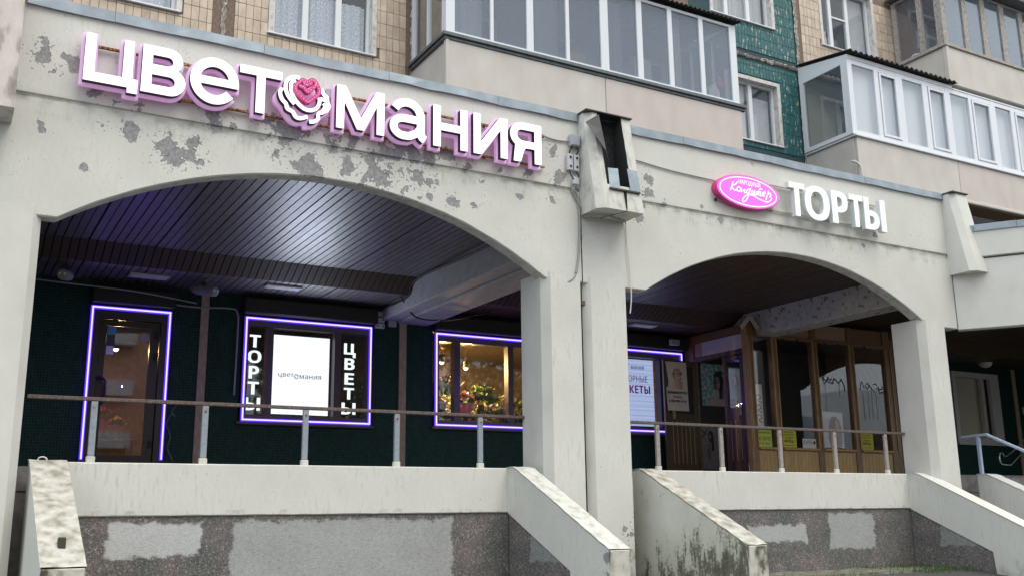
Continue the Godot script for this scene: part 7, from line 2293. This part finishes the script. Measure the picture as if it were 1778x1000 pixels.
	slab(o, "case", Vector3(7.02, 4.99, -5.798), Vector3(7.18, 5.15, -5.75), mats.box_grey, 0.01)
	o = thing("camera_box", "small teal box above the corner of the bluish screen's window", "box")
	slab(o, "case", Vector3(13.3, 5.06, -5.5), Vector3(13.52, 5.18, -5.4), mats.box_grey, 0.01)
	# chalk squiggle on the mosaic
	var st := sst()
	for q in stroke(smooth2(pl([3.358, 3.388, 3.296, 3.288, 3.355, 3.207, 3.298, 3.26, 3.227, 3.091, 3.293, 2.9, 3.265, 2.707, 3.358, 2.504]), 6), 0.022):
		prism(st, q[0], q[1], -5.799, -5.794)
	tag(part(self, "chalk_mark", fin(st), mat("chalk", lin(0.10, 0.12, 0.11), 0.9)), "faint chalk squiggle on the mosaic wall right of the door", "graffiti")
	# white pipe stub sticking out of the balcony wall
	o = thing("pipe_stub", "bent white pipe stub on the wall below the white balcony", "pipe")
	part(o, "tube", cable([Vector3(15.97, 8.66, -2.55), Vector3(15.98, 8.62, -2.46), Vector3(16.08, 8.52, -2.44), Vector3(16.1, 8.34, -2.44)], 0.022, 8), mats.cable_white)


# ------------------------------------------------------------------ across the street, seen only in the glass
func build_street() -> void:
	var b := thing("apartment_building", "brick apartment block across the street, seen only as a reflection in the glass", "building")
	slab(b, "wall", Vector3(-14, 0, 46), Vector3(14, 24, 58), mats.opposite_brick, 0.0)
	var pane := cbx(Vector3(1.5, 1.5, 0.1), 0.0)
	var logg := cbx(Vector3(2.6, 1.0, 0.9), 0.02)
	for j in 6:
		for i in 6:
			part(b, "window" if i % 4 != 1 else "balcony", pane if i % 4 != 1 else logg, mats.dark_room if i % 4 != 1 else mats.panel_white, Vector3(-11.5 + i * 4.2, 3.2 + j * 3.3, 45.94 if i % 4 != 1 else 45.5))
	b = thing("shop_hall", "low white hall across the street, seen only as a reflection in the porch glass", "building")
	slab(b, "wall", Vector3(60, 0, 34), Vector3(90, 10.6, 50), mats.pvc, 0.0)
	slab(b, "stair_tower", Vector3(55.5, 0, 36), Vector3(59.9, 8.6, 44), mats.box_grey, 0.0)
	for k in 8:
		slab(b, "window", Vector3(61.5 + k * 3.4, 5.2, 33.9), Vector3(63.6 + k * 3.4, 7.4, 33.99), mats.dark_room, 0.0)
	slab(b, "canopy", Vector3(58, 3.2, 31), Vector3(90, 3.8, 33.9), mats.box_grey, 0.0)
	# bare-ish trees across the street, which darken the shop window's reflection
	var tl := ["tall tree across the street, leftmost of the four, seen only in the shop glass", "tall tree across the street, second from the left, seen only in the shop glass", "tall tree across the street, third from the left, seen only in the shop glass", "tall tree across the street, rightmost of the four, seen only in the shop glass"]
	for i in 4:
		var t := thing("street_tree", tl[i], "tree", Vector3(18.5 + i * 5.6, 0, 33.0 + (i % 2) * 4.0), "trees across the street")
		part(t, "trunk", lathe([[0.28, 0.0], [0.2, 3.0], [0.13, 7.0], [0.05, 12.0], [0.0, 12.2]], 9), mats.wood_dark)
		var cr := sst()
		for k in 1500:
			var d := Vector3(rng.randfn(), rng.randfn() * 1.1, rng.randfn()).normalized() * pow(rng.randf(), 0.4)
			var p := Vector3(0, 8.6, 0) + d * Vector3(3.4, 5.2, 3.4)
			var u := Vector3(rng.randfn(), rng.randfn(), rng.randfn()).normalized()
			var v := u.cross(d + Vector3(0.01, 0, 0)).normalized()
			tri(cr, p, p + u * 0.55, p + u * 0.3 + v * 0.35, v.cross(u))
		part(t, "crown", fin(cr), mats.leaf)
